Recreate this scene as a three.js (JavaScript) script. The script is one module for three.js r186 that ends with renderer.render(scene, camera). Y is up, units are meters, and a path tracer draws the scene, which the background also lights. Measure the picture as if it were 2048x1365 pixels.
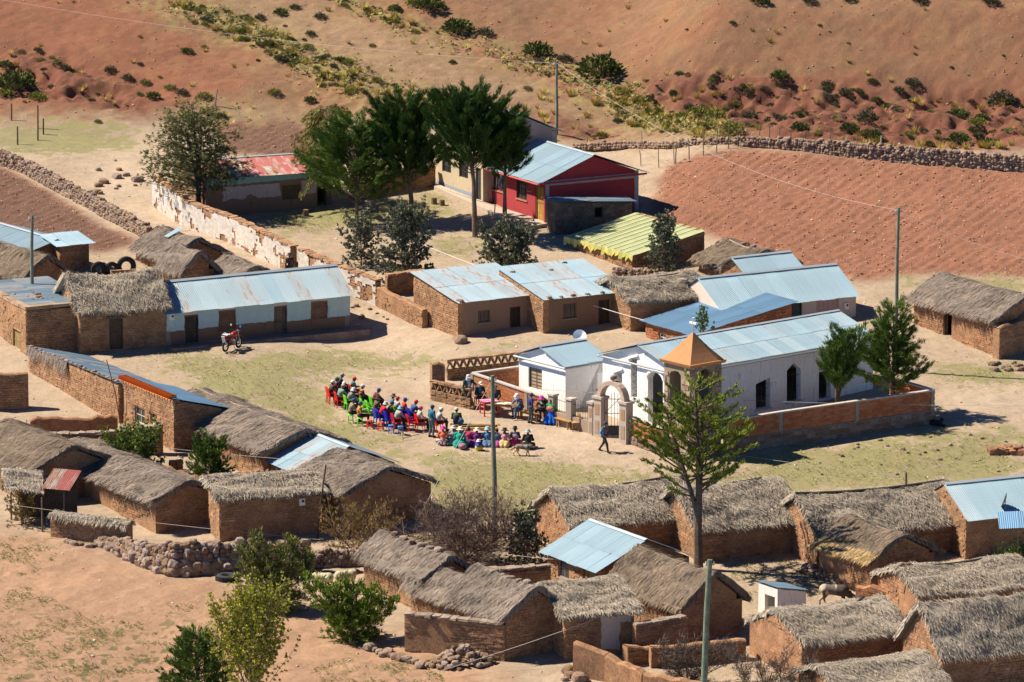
import * as THREE from 'three';
import { mergeGeometries, mergeVertices } from 'three/addons/utils/BufferGeometryUtils.js';
import { MarchingCubes } from 'three/addons/objects/MarchingCubes.js';
import { Sky } from 'three/addons/objects/Sky.js';

// ---------------------------------------------------------------- camera, sky, sun, exposure
const scene = new THREE.Scene();
const PW = 2048, PH = 1365, FPX = 11400, DIST = 310, PITCH = 11.5 * Math.PI / 180;
const camera = new THREE.PerspectiveCamera(2 * Math.atan(PH / 2 / FPX) * 180 / Math.PI, PW / PH, 1, 3000);
camera.position.set(0, DIST * Math.sin(PITCH), DIST * Math.cos(PITCH));
camera.lookAt(0, 0, 0); camera.updateMatrixWorld(true); camera.updateProjectionMatrix();
const SUN = new THREE.Vector3(-0.85, 1, -0.16).normalize();
const sky = new Sky(); sky.scale.setScalar(2000); sky.name = 'sky';
Object.assign(sky.userData, { kind: 'structure' });
const su = sky.material.uniforms;
su.sunPosition.value.copy(SUN); su.turbidity.value = 1.4; su.rayleigh.value = 0.65; su.mieCoefficient.value = 0.002; su.mieDirectionalG.value = 0.8;
if (su.cloudCoverage) su.cloudCoverage.value = 0.0;
scene.add(sky);
scene.environmentIntensity = 0.1;
const sun = new THREE.DirectionalLight(0xfff0d8, 5);
sun.position.copy(SUN).multiplyScalar(150); sun.castShadow = true;
sun.shadow.mapSize.set(4096, 4096);
Object.assign(sun.shadow.camera, { left: -60, right: 60, top: 60, bottom: -60, near: 10, far: 400 });
scene.add(sun); scene.add(sun.target);
const renderer = new THREE.WebGLRenderer({ antialias: true });
renderer.toneMapping = THREE.LinearToneMapping; renderer.toneMappingExposure = 1.9;
renderer.shadowMap.enabled = true;

// ---------------------------------------------------------------- small helpers
let seed = 12345;
function reseed(n) { seed = (n * 2654435761) >>> 0 || 1; }
function R() { seed = (seed + 0x6d2b79f5) | 0; let t = Math.imul(seed ^ (seed >>> 15), 1 | seed); t = (t + Math.imul(t ^ (t >>> 7), 61 | t)) ^ t; return ((t ^ (t >>> 14)) >>> 0) / 4294967296; }
const rr = (a, b) => a + (b - a) * R();
const V = (x, y, z) => new THREE.Vector3(x, y, z);
const lerp = (a, b, t) => a + (b - a) * t, clamp = (x, a = 0, b = 1) => Math.min(b, Math.max(a, x));
const smooth = (a, b, x) => { const t = clamp((x - a) / (b - a)); return t * t * (3 - 2 * t); };
const NT = new Float32Array(65536); reseed(7); for (let i = 0; i < 65536; i++) NT[i] = R();
function vn(x, y) {
  const xi = Math.floor(x), yi = Math.floor(y); let fx = x - xi, fy = y - yi; fx = fx * fx * (3 - 2 * fx); fy = fy * fy * (3 - 2 * fy);
  const a = xi & 255, b = (xi + 1) & 255, c = (yi & 255) << 8, d = ((yi + 1) & 255) << 8;
  return (NT[a + c] * (1 - fx) + NT[b + c] * fx) * (1 - fy) + (NT[a + d] * (1 - fx) + NT[b + d] * fx) * fy;
}
function fbm(x, y, o = 4) { let s = 0, a = 0.5, t = 0; for (let i = 0; i < o; i++) { s += a * vn(x, y); t += a; a *= 0.5; x = x * 2.03 + 17.1; y = y * 2.03 + 5.7; } return s / t; }
const used = {};
function numbered(n) { const k = used[n] = (used[n] ?? -1) + 1; return k ? n + '_' + String(k).padStart(3, '0') : n; }
function shadows(o) { o.traverse((m) => { if (m.isMesh) { m.castShadow = true; m.receiveShadow = true; } }); return o; }
function tag(o, label, category, group, kind) { Object.assign(o.userData, { label, category }); if (group) o.userData.group = group; if (kind) o.userData.kind = kind; return o; }
function thing(name, label, category, pos, turn = 0, group) {
  const g = new THREE.Group(); g.name = numbered(name); if (pos) g.position.copy(pos); g.rotation.y = turn; scene.add(g); return tag(g, label, category, group);
}
function part(name, geo, mat, parent, label) { const m = new THREE.Mesh(geo, mat); m.name = name; m.castShadow = m.receiveShadow = true; parent.add(m); if (label) m.userData.label = label; return m; }
function stuff(m) { m.userData.kind = 'stuff'; return m; }
function struct(name, geo, mat) { const m = new THREE.Mesh(geo, mat); m.name = numbered(name); m.userData.kind = 'structure'; m.castShadow = m.receiveShadow = true; scene.add(m); return m; }
function copyOf(o, pos, turn, label) { const c = o.clone(); c.userData = { ...o.userData }; c.name = numbered(o.name.replace(/_\d{3}$/, '')); c.position.copy(pos); if (turn !== undefined) c.rotation.y = turn; if (label) c.userData.label = label; scene.add(c); return c; }
// mesh builder: loose triangles with colour and metre uv
class MB {
  constructor() { this.p = []; this.c = []; this.k = [1, 1, 1]; }
  col(r, g, b) { this.k = g === undefined ? r : [r, g, b]; return this; }
  tri(a, b, c) { this.p.push(a.x, a.y, a.z, b.x, b.y, b.z, c.x, c.y, c.z); const k = this.k; this.c.push(k[0], k[1], k[2], k[0], k[1], k[2], k[0], k[1], k[2]); return this; }
  quad(a, b, c, d) { return this.tri(a, b, c).tri(a, c, d); }
  // box from centre, three half-axis vectors; skip one face (0..5: +u -u +v -v +w -w)
  box(o, u, v, w, j = 0, skip = -1) {
    const q = []; for (let i = 0; i < 8; i++) { const s = (i & 1 ? 1 : -1), t = (i & 2 ? 1 : -1), r = (i & 4 ? 1 : -1); q.push(V(o.x + u.x * s + v.x * t + w.x * r + (j ? rr(-j, j) : 0), o.y + u.y * s + v.y * t + w.y * r + (j ? rr(-j, j) : 0), o.z + u.z * s + v.z * t + w.z * r + (j ? rr(-j, j) : 0))); }
    const F = [[1, 3, 7, 5], [0, 4, 6, 2], [2, 6, 7, 3], [0, 1, 5, 4], [4, 5, 7, 6], [0, 2, 3, 1]];
    F.forEach((f, i) => { if (i !== skip) this.quad(q[f[0]], q[f[1]], q[f[2]], q[f[3]]); }); return this;
  }
  abox(x, y, z, sx, sy, sz, j = 0) { return this.box(V(x, y, z), V(sx / 2, 0, 0), V(0, sy / 2, 0), V(0, 0, sz / 2), j); }
  // tapered bar between two points
  bar(a, b, ra, rb = ra, n = 6, cap = true) {
    const d = b.clone().sub(a).normalize(), u = Math.abs(d.y) > 0.9 ? V(1, 0, 0) : V(0, 1, 0), e = u.clone().cross(d).normalize(), f = d.clone().cross(e);
    const P = (o, r, k) => { const t = k / n * 6.28318; return o.clone().addScaledVector(e, Math.cos(t) * r).addScaledVector(f, Math.sin(t) * r); };
    for (let k = 0; k < n; k++) { const a0 = P(a, ra, k), a1 = P(a, ra, k + 1), b0 = P(b, rb, k), b1 = P(b, rb, k + 1); this.quad(a0, a1, b1, b0); if (cap) { this.tri(b, b0, b1); this.tri(a, a1, a0); } }
    return this;
  }
  path(pts, r0, r1, n = 6) { for (let i = 0; i + 1 < pts.length; i++) { const t0 = i / (pts.length - 1), t1 = (i + 1) / (pts.length - 1); this.bar(pts[i], pts[i + 1], lerp(r0, r1, t0), lerp(r0, r1, t1), n, i === 0 || i + 2 === pts.length); } return this; }
  geo(uvs = 1) {
    const g = new THREE.BufferGeometry(), P = new Float32Array(this.p);
    g.setAttribute('position', new THREE.BufferAttribute(P, 3)); g.setAttribute('color', new THREE.BufferAttribute(new Float32Array(this.c), 3));
    g.computeVertexNormals(); return boxUV(g, uvs);
  }
}
function boxUV(g, s = 1) {
  const P = g.attributes.position, N = g.attributes.normal, uv = new Float32Array(P.count * 2);
  for (let i = 0; i < P.count; i++) {
    const x = P.getX(i), y = P.getY(i), z = P.getZ(i), nx = Math.abs(N.getX(i)), ny = Math.abs(N.getY(i)), nz = Math.abs(N.getZ(i));
    if (ny > 0.75) { uv[2 * i] = x / s; uv[2 * i + 1] = z / s; } else { uv[2 * i] = (nx > nz ? z : x) / s + 0.37 * (nx > nz ? x : z) / s; uv[2 * i + 1] = y / s; }
  }
  g.setAttribute('uv', new THREE.BufferAttribute(uv, 2)); return g;
}
const plainGeo = (g) => { const q = g.index ? g.toNonIndexed() : g; for (const k of Object.keys(q.attributes)) if (!['position', 'normal', 'uv', 'color'].includes(k)) q.deleteAttribute(k); return q; };
function tint(g, c) { const n = g.attributes.position.count, a = new Float32Array(n * 3); for (let i = 0; i < n; i++) { a[3 * i] = c[0]; a[3 * i + 1] = c[1]; a[3 * i + 2] = c[2]; } g.setAttribute('color', new THREE.BufferAttribute(a, 3)); return g; }
const merge = (list) => mergeGeometries(list.map(plainGeo));

// ---------------------------------------------------------------- terrain: the village stands on a slope, hills rise behind it
const GX0 = -75, GX1 = 75, GZ0 = -190, GZ1 = 95, GN = 0.5;
const gnx = Math.round((GX1 - GX0) / GN) + 1, gnz = Math.round((GZ1 - GZ0) / GN) + 1, GH = new Float32Array(gnx * gnz);
function slope(x, z) {
  let s = 0.075;
  const right = smooth(4, 14, x);
  s = lerp(s, 0.16, right * smooth(-14, -22, z) * (1 - smooth(-39, -42, z)));       // ploughed field on the right
  s = lerp(s, 0.05, smooth(-6, -14, x) * smooth(-20, -26, z) * (1 - smooth(-34, -40, z)));
  s = lerp(s, 0.27, smooth(-44, -54, z) * (1 - right));                                // bare hillside on the left
  s = lerp(s, -0.03, right * smooth(-41, -43, z) * (1 - smooth(-48, -50, z)));         // dip behind the field wall
  s = lerp(s, 0.62, right * smooth(-49, -51, z) * (1 - smooth(-57, -60, z)));          // gully bank on the right
  s = lerp(s, 0.28, right * smooth(-57, -60, z));                                      // field above the bank
  return s;
}
for (let i = 0; i < gnx; i++) {
  const x = GX0 + i * GN; let k0 = Math.round((0 - GZ0) / GN), h = 0;
  GH[i + k0 * gnx] = 0;
  for (let k = k0 - 1; k >= 0; k--) { h += slope(x, GZ0 + (k + 0.5) * GN) * GN; GH[i + k * gnx] = h; }
  h = 0; for (let k = k0 + 1; k < gnz; k++) { h -= slope(x, GZ0 + (k - 0.5) * GN) * GN; GH[i + k * gnx] = h; }
}
function gy0(x, z) {
  const fx = clamp((x - GX0) / GN, 0, gnx - 1.001), fz = clamp((z - GZ0) / GN, 0, gnz - 1.001), i = Math.floor(fx), k = Math.floor(fz), u = fx - i, v = fz - k, a = i + k * gnx;
  return (GH[a] * (1 - u) + GH[a + 1] * u) * (1 - v) + (GH[a + gnx] * (1 - u) + GH[a + gnx + 1] * u) * v;
}
function gy(x, z) { return gy0(x, z) + (fbm(x * 0.12 + 40, z * 0.12 + 90, 2) - 0.5) * 0.35 - 0.8 * Math.exp(-(((x + 8.2) / 4) ** 2) - ((z + 1.5) / 6) ** 2); }   // the road dips beside the painted house
// pixel of the photograph -> ray -> ground; and back
const RO = camera.position, _v = V(0, 0, 0);
function ray(px, py) { return V(px / PW * 2 - 1, 1 - py / PH * 2, 0.5).unproject(camera).sub(RO).normalize(); }
function G(px, py) {
  const d = ray(px, py); let t0 = 180, t = t0;
  const f = (t) => RO.y + d.y * t - gy(RO.x + d.x * t, RO.z + d.z * t);
  while (t < 620 && f(t) > 0) { t0 = t; t += 1.5; }
  let a = t0, b = t; for (let i = 0; i < 24; i++) { const m = (a + b) / 2; if (f(m) > 0) a = m; else b = m; }
  return V(RO.x + d.x * a, RO.y + d.y * a, RO.z + d.z * a);
}
function S(p) { _v.copy(p).project(camera); return [(_v.x + 1) / 2 * PW, (1 - _v.y) / 2 * PH]; }
function hitPlane(px, py, o, n) { const d = ray(px, py); return RO.clone().addScaledVector(d, o.clone().sub(RO).dot(n) / d.dot(n)); }
const ppm = (p) => FPX / p.distanceTo(RO);                                             // photo pixels per metre at a place
const up = (p, py) => { const h0 = 1, y0 = S(p)[1], y1 = S(V(p.x, p.y + h0, p.z))[1]; return (y0 - py) / (y0 - y1); };   // metres above p at photo row py

// ---------------------------------------------------------------- textures and materials
function vnP(x, y, per, off = 0) {
  const xi = Math.floor(x), yi = Math.floor(y); let fx = x - xi, fy = y - yi; fx = fx * fx * (3 - 2 * fx); fy = fy * fy * (3 - 2 * fy);
  const w = (a) => ((a % per) + per) % per, a = w(xi) + off & 255, b = w(xi + 1) + off & 255, c = (w(yi) + off & 255) << 8, d = (w(yi + 1) + off & 255) << 8;
  return (NT[a + c] * (1 - fx) + NT[b + c] * fx) * (1 - fy) + (NT[a + d] * (1 - fx) + NT[b + d] * fx) * fy;
}
function tf(u, v, per, o = 5, off = 0) { let s = 0, a = 0.5, t = 0; for (let i = 0; i < o && per <= 256; i++) { s += a * vnP(u * per, v * per, per, off + i * 37); t += a; a *= 0.55; per *= 2; } return s / t; }
function tex(w, h, fn, srgb = true, rep = true) {
  const d = new Uint8Array(w * h * 4); for (let y = 0; y < h; y++) for (let x = 0; x < w; x++) { const c = fn(x / w, y / h), k = 4 * (x + y * w); d[k] = clamp(c[0]) * 255; d[k + 1] = clamp(c[1]) * 255; d[k + 2] = clamp(c[2]) * 255; d[k + 3] = 255; }
  const t = new THREE.DataTexture(d, w, h); t.magFilter = THREE.LinearFilter; t.minFilter = THREE.LinearMipmapLinearFilter; t.generateMipmaps = true;
  if (srgb) t.colorSpace = THREE.SRGBColorSpace; if (rep) t.wrapS = t.wrapT = THREE.RepeatWrapping; t.needsUpdate = true; return t;
}
const sr = (l) => Math.pow(clamp(l), 1 / 2.2);
// earth: mottled clay; uv unit = 2 m
const T_earth = tex(512, 512, (u, v) => { const a = tf(u, v, 4, 6), b = tf(u, v, 32, 3, 90), c = tf(u, v, 128, 1, 30); const k = 0.62 + 0.5 * (a - 0.5) + 0.55 * (b - 0.5) + 0.2 * (c - 0.5) + 0.08; return [sr(k), sr(k * (0.98 + 0.06 * (a - 0.5))), sr(k * (0.96 + 0.1 * (b - 0.5)))]; });
const T_earthB = tex(512, 512, (u, v) => { const k = 0.45 * tf(u, v, 8, 5) + 0.35 * tf(u, v, 64, 2, 55) + 0.2 * tf(u, v, 256, 1, 11); return [k, k, k]; }, false);
// plaster: fine speckle with drips and stains
const T_plaster = tex(512, 512, (u, v) => { const a = tf(u, v, 4, 5, 20), b = tf(u, v, 64, 2, 70), d = vnP(u * 48, v * 3, 256, 5); const k = 0.68 + 0.16 * (a - 0.5) + 0.14 * (b - 0.5) - 0.2 * smooth(0.6, 0.95, d) * smooth(0.42, 0.66, a); return [sr(k), sr(k * 0.995), sr(k * (0.97 + 0.05 * a))]; });
// rust: u across sheet (0.8 m), v along it; amount by level
function rustTex(level, off, base = [0.62, 0.66, 0.7]) {
  return tex(256, 512, (u, v) => {
    const st = tf(u * 2, v * 0.2, 16, 4, off), bl = tf(u, v, 4, 5, off + 9), fine = tf(u, v, 64, 2, off + 50);
    const r = smooth(1 - level, 1.16 - level, st * 0.55 + bl * 0.45 + 0.25 * (fine - 0.5)), k = 1 + 0.24 * (st - 0.5) + 0.16 * (fine - 0.5), ru = base[3] ?? [0.34 + 0.16 * (fine - 0.5), 0.115 + 0.05 * fine, 0.065];
    return [0, 1, 2].map((i) => sr(lerp(base[i] * k, ru[i], r)));
  });
}
const mat = (o) => new THREE.MeshStandardMaterial(o);
const vc = (o) => mat({ vertexColors: true, side: THREE.DoubleSide, ...o });
const lin = (r, g, b) => new THREE.Color().setRGB(r, g, b);
const M = {
  adobe: vc({ map: T_earth, bumpMap: T_earthB, bumpScale: 0.03, roughness: 0.95 }),
  plaster: vc({ map: T_plaster, bumpMap: T_earthB, bumpScale: 0.006, roughness: 0.9 }),
  thatch: vc({ roughness: 0.9 }), plain: vc({ roughness: 0.75 }), matte: vc({ roughness: 0.95 }), gloss: vc({ roughness: 0.35 }),
  stone: vc({ map: T_earth, bumpMap: T_earthB, bumpScale: 0.02, roughness: 0.9 }),
  leaf: new THREE.MeshPhysicalMaterial({ vertexColors: true, roughness: 0.75, side: THREE.DoubleSide, transmission: 0.25, thickness: 0, specularIntensity: 0.3 }),
  wood: vc({ map: T_earth, roughness: 0.85 }), cloth: vc({ roughness: 0.92 }), bark: vc({ map: T_earth, bumpMap: T_earthB, bumpScale: 0.03, roughness: 0.95 }),
  glass: mat({ color: lin(0.025, 0.03, 0.035), roughness: 0.15 }),
  concrete: vc({ map: T_plaster, bumpMap: T_earthB, bumpScale: 0.01, roughness: 0.9 }),
};
const metals = {};
function metal(kind, i) {
  const D = { clean: [0.1, [0.29, 0.42, 0.52]], light: [0.33, [0.33, 0.44, 0.52]], streak: [0.45, [0.34, 0.42, 0.48]], rusty: [0.62, [0.46, 0.46, 0.46]], blue: [0.06, [0.18, 0.34, 0.52]], dull: [0.36, [0.2, 0.3, 0.39]], red: [0.66, [0.48, 0.48, 0.47, [0.4, 0.12, 0.1]]] }[kind];
  const k = kind + (i % 3); if (!metals[k]) metals[k] = mat({ map: rustTex(D[0], 11 + 31 * (i % 3) + kind.length * 7, D[1].map((c) => Array.isArray(c) ? c : c * (0.94 + 0.05 * (i % 3)))), roughness: 0.5, metalness: 0.45, side: THREE.DoubleSide });
  return metals[k];
}

// ---------------------------------------------------------------- ground: what grows and lies where, as outlines on the ground
const MX0 = -44, MX1 = 44, MZ0 = -90, MZ1 = 62, MW = 1024, MH = 1024;
const masks = {};
function mask(name, polys, blur = 0) {
  const cv = document.createElement('canvas'); cv.width = MW; cv.height = MH; const c = cv.getContext('2d'); c.fillStyle = '#000'; c.fillRect(0, 0, MW, MH); c.fillStyle = '#fff';
  for (const poly of polys) { c.beginPath(); poly.forEach(([px, py], i) => { const p = G(px, py), x = (p.x - MX0) / (MX1 - MX0) * MW, y = (p.z - MZ0) / (MZ1 - MZ0) * MH; if (i) c.lineTo(x, y); else c.moveTo(x, y); }); c.closePath(); c.fill(); }
  const d = c.getImageData(0, 0, MW, MH).data; let a = new Float32Array(MW * MH); for (let i = 0; i < a.length; i++) a[i] = d[4 * i] / 255;
  for (let pass = 0; pass < (blur ? 2 : 0); pass++) for (const [st, n, other, ost] of [[1, MW, MH, MW], [MW, MH, MW, 1]]) {
    const b = new Float32Array(a.length); for (let j = 0; j < other; j++) { let s = 0; const o = j * ost; for (let i = -blur; i < n + blur; i++) { if (i + blur < n) s += a[o + Math.max(0, i + blur) * st]; if (i - blur - 1 >= 0) s -= a[o + (i - blur - 1) * st]; if (i >= 0 && i < n) b[o + i * st] = s / (2 * blur + 1); } } a = b;
  }
  masks[name] = a;
}
function mk(name, x, z) { const i = Math.round((x - MX0) / (MX1 - MX0) * MW), k = Math.round((z - MZ0) / (MZ1 - MZ0) * MH); if (i < 0 || k < 0 || i >= MW || k >= MH) return 0; return masks[name][i + k * MW]; }
mask('field', [[[1300, 420], [1330, 335], [1400, 308], [1500, 300], [1640, 306], [1800, 322], [2130, 345], [2150, 560], [1850, 548], [1720, 566], [1600, 535], [1450, 480], [1330, 450]],
  [[-100, 330], [0, 330], [100, 385], [200, 455], [285, 485], [190, 505], [0, 450], [-100, 440]], [[430, 243], [600, 247], [640, 300], [600, 315], [455, 305]],
  [[890, 78], [1000, 108], [1120, 137], [1235, 188], [1180, 196], [1050, 152], [930, 112]]], 4);
mask('dark', [[[-100, 330], [0, 330], [100, 385], [200, 455], [285, 485], [190, 505], [0, 450], [-100, 440]], [[430, 243], [600, 247], [640, 300], [600, 315], [455, 305]]], 4);
mask('grass', [[[640, 700], [860, 700], [860, 730], [700, 745], [540, 730]], [[280, 715], [520, 735], [640, 800], [560, 850], [470, 800]], [[840, 930], [1330, 960], [1560, 985], [1560, 1010], [1100, 1030], [860, 1020]], [[1330, 930], [1480, 940], [2060, 930], [2060, 975], [1560, 985], [1330, 965]], [[230, 704], [500, 708], [700, 720], [880, 735], [700, 750], [450, 762], [330, 745]], [[470, 740], [700, 735], [600, 760], [640, 800], [700, 860], [860, 885], [760, 920], [640, 890], [540, 830]],
  [[1480, 905], [1700, 890], [1865, 866], [2060, 850], [2060, 960], [1800, 968], [1560, 962], [1480, 945]], [[1830, 745], [1900, 720], [2060, 715], [2060, 775], [1900, 775]],
  [[870, 912], [1060, 908], [1210, 930], [1320, 962], [1100, 990], [870, 985]], [[500, 432], [680, 410], [860, 380], [940, 420], [760, 440], [560, 480]],
  [[-60, 240], [200, 238], [330, 262], [280, 292], [100, 305], [-60, 300]], [[860, 478], [990, 468], [970, 520], [860, 515]], [[960, 690], [1060, 690], [1040, 720], [930, 715]], [[1800, 556], [2060, 550], [2060, 600], [1800, 590]]], 14);
mask('weed', [[[0, 1170], [60, 1180], [150, 1250], [230, 1290], [200, 1310], [80, 1270], [0, 1250]], [[150, 1270], [380, 1200], [430, 1260], [360, 1365], [100, 1380]], [[0, 1060], [90, 1080], [140, 1130], [0, 1150]], [[640, 1330], [900, 1340], [900, 1400], [560, 1400]], [[0, 1280], [240, 1290], [300, 1400], [0, 1400]], [[1440, 1130], [1640, 1120], [1720, 1180], [1500, 1200]]], 18);
mask('red', [[[-200, -80], [160, -60], [380, 85], [520, 180], [300, 222], [0, 210], [-200, 200]], [[1230, 150], [1340, 150], [1460, 140], [1700, 165], [2150, 190], [2150, 300], [1480, 298], [1330, 235]], [[1040, 215], [1200, 250], [1230, 285], [1050, 240]]], 8);
mask('cut', [[[0, 92], [150, 128], [300, 190], [345, 210], [300, 225], [110, 205], [0, 150]], [[1260, 160], [1600, 175], [2100, 200], [2100, 280], [1640, 288], [1420, 250]], [[640, 178], [800, 200], [900, 228], [860, 232], [700, 205]], [[1050, 218], [1200, 250], [1230, 282], [1080, 240]]], 8);
mask('green', [[[280, -10], [420, 30], [560, 90], [700, 150], [640, 160], [500, 95], [360, 40], [250, 0]], [[600, 165], [800, 195], [1010, 232], [990, 245], [780, 215], [600, 185]], [[1200, 140], [1300, 190], [1480, 262], [1500, 285], [1360, 262], [1220, 190]], [[400, 0], [560, 60], [760, 150], [900, 205], [1040, 235], [900, 215], [700, 160], [520, 75], [360, 20]], [[640, -40], [760, 20], [900, 75], [1130, 130], [1300, 205], [1480, 280], [1400, 285], [1180, 200], [1000, 130], [820, 70], [650, 10]], [[330, 215], [560, 235], [640, 240], [460, 250], [340, 245]]], 10);
mask('tan', [[[520, -20], [700, 30], [900, 100], [1100, 160], [1300, 250], [1400, 285], [1180, 280], [1000, 240], [700, 165], [520, 80], [380, 0]], [[340, 200], [640, 225], [900, 245], [640, 248], [330, 240]], [[0, 205], [110, 215], [330, 240], [0, 240]]], 12);
mask('front', [[[-100, 1060], [70, 1060], [480, 1170], [800, 1280], [1010, 1345], [1010, 1420], [-100, 1420]]], 10);
mask('hill', [[[-400, -300], [2500, -300], [2500, 290], [1480, 288], [1180, 290], [1000, 250], [640, 245], [330, 238], [-400, 236]]], 10);
mask('pale', [[[1060, 905], [1330, 925], [1500, 950], [1640, 958], [1640, 966], [1480, 962], [1300, 945], [1040, 925]], [[230, 716], [520, 726], [860, 712], [860, 722], [520, 738], [230, 726]], [[700, 600], [800, 640], [900, 690], [880, 700], [760, 680], [690, 640]], [[880, 740], [1010, 760], [1000, 790], [900, 800], [820, 790]], [[620, 640], [860, 680], [870, 740], [760, 760], [640, 740]], [[1870, 765], [2060, 775], [2060, 840], [1880, 845]], [[880, 830], [1250, 830], [1250, 930], [1100, 905], [880, 905]], [[130, 310], [290, 300], [420, 470], [580, 560], [560, 580], [300, 450]], [[0, 305], [60, 330], [230, 440], [290, 480], [220, 460], [0, 330]]], 10);
const ploughDir = [Math.cos(0.5), Math.sin(0.5)];
function micro(x, z) {               // relief of the soil itself
  const f = mk('field', x, z), c = mk('cut', x, z), h = mk('hill', x, z); let d = (fbm(x * 1.3, z * 1.3, 3) - 0.5) * 0.07;
  if (f > 0.02) { const s = (x * ploughDir[0] + z * ploughDir[1]) * 9.5 + 2.2 * fbm(x * 0.2, z * 0.2, 2); d += f * (0.03 * Math.sin(s) * (0.3 + fbm(x * 0.5, z * 0.5 + 9, 2)) + 0.05 * Math.max(0, fbm(x * 4.1, z * 4.1 + 3, 2) - 0.5) + 0.15 * (fbm(x * 2.6 + 9, z * 2.6, 3) - 0.5) + 0.11 * (vn(x * 6.3, z * 6.3) - 0.5)); }
  if (c > 0.02) d += c * (1.5 * (fbm(x * 0.45, z * 0.6, 4) - 0.5) - 1.6 * Math.abs(fbm(x * 0.9 + 5, z * 0.7, 3) - 0.5) + 0.35 * (fbm(x * 2.6, z * 2.6, 3) - 0.5));
  if (h > 0.02) d += h * (0.5 * (fbm(x * 0.16 + 3, z * 0.2, 3) - 0.5) + 0.16 * (fbm(x * 1.7, z * 1.7, 3) - 0.5)) + mk('green', x, z) * (0.5 * (fbm(x * 0.9, z * 0.9, 3) - 0.4));
  const fr = mk('front', x, z); if (fr > 0.02) d += fr * (0.5 * (fbm(x * 0.3, z * 0.35, 3) - 0.45) + 0.16 * (fbm(x * 1.6, z * 1.6, 3) - 0.5));
  return d;
}
const groundY = (x, z) => gy(x, z) + micro(x, z);
function onG(px, py) { const p = G(px, py); p.y = groundY(p.x, p.z); return p; }
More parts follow.
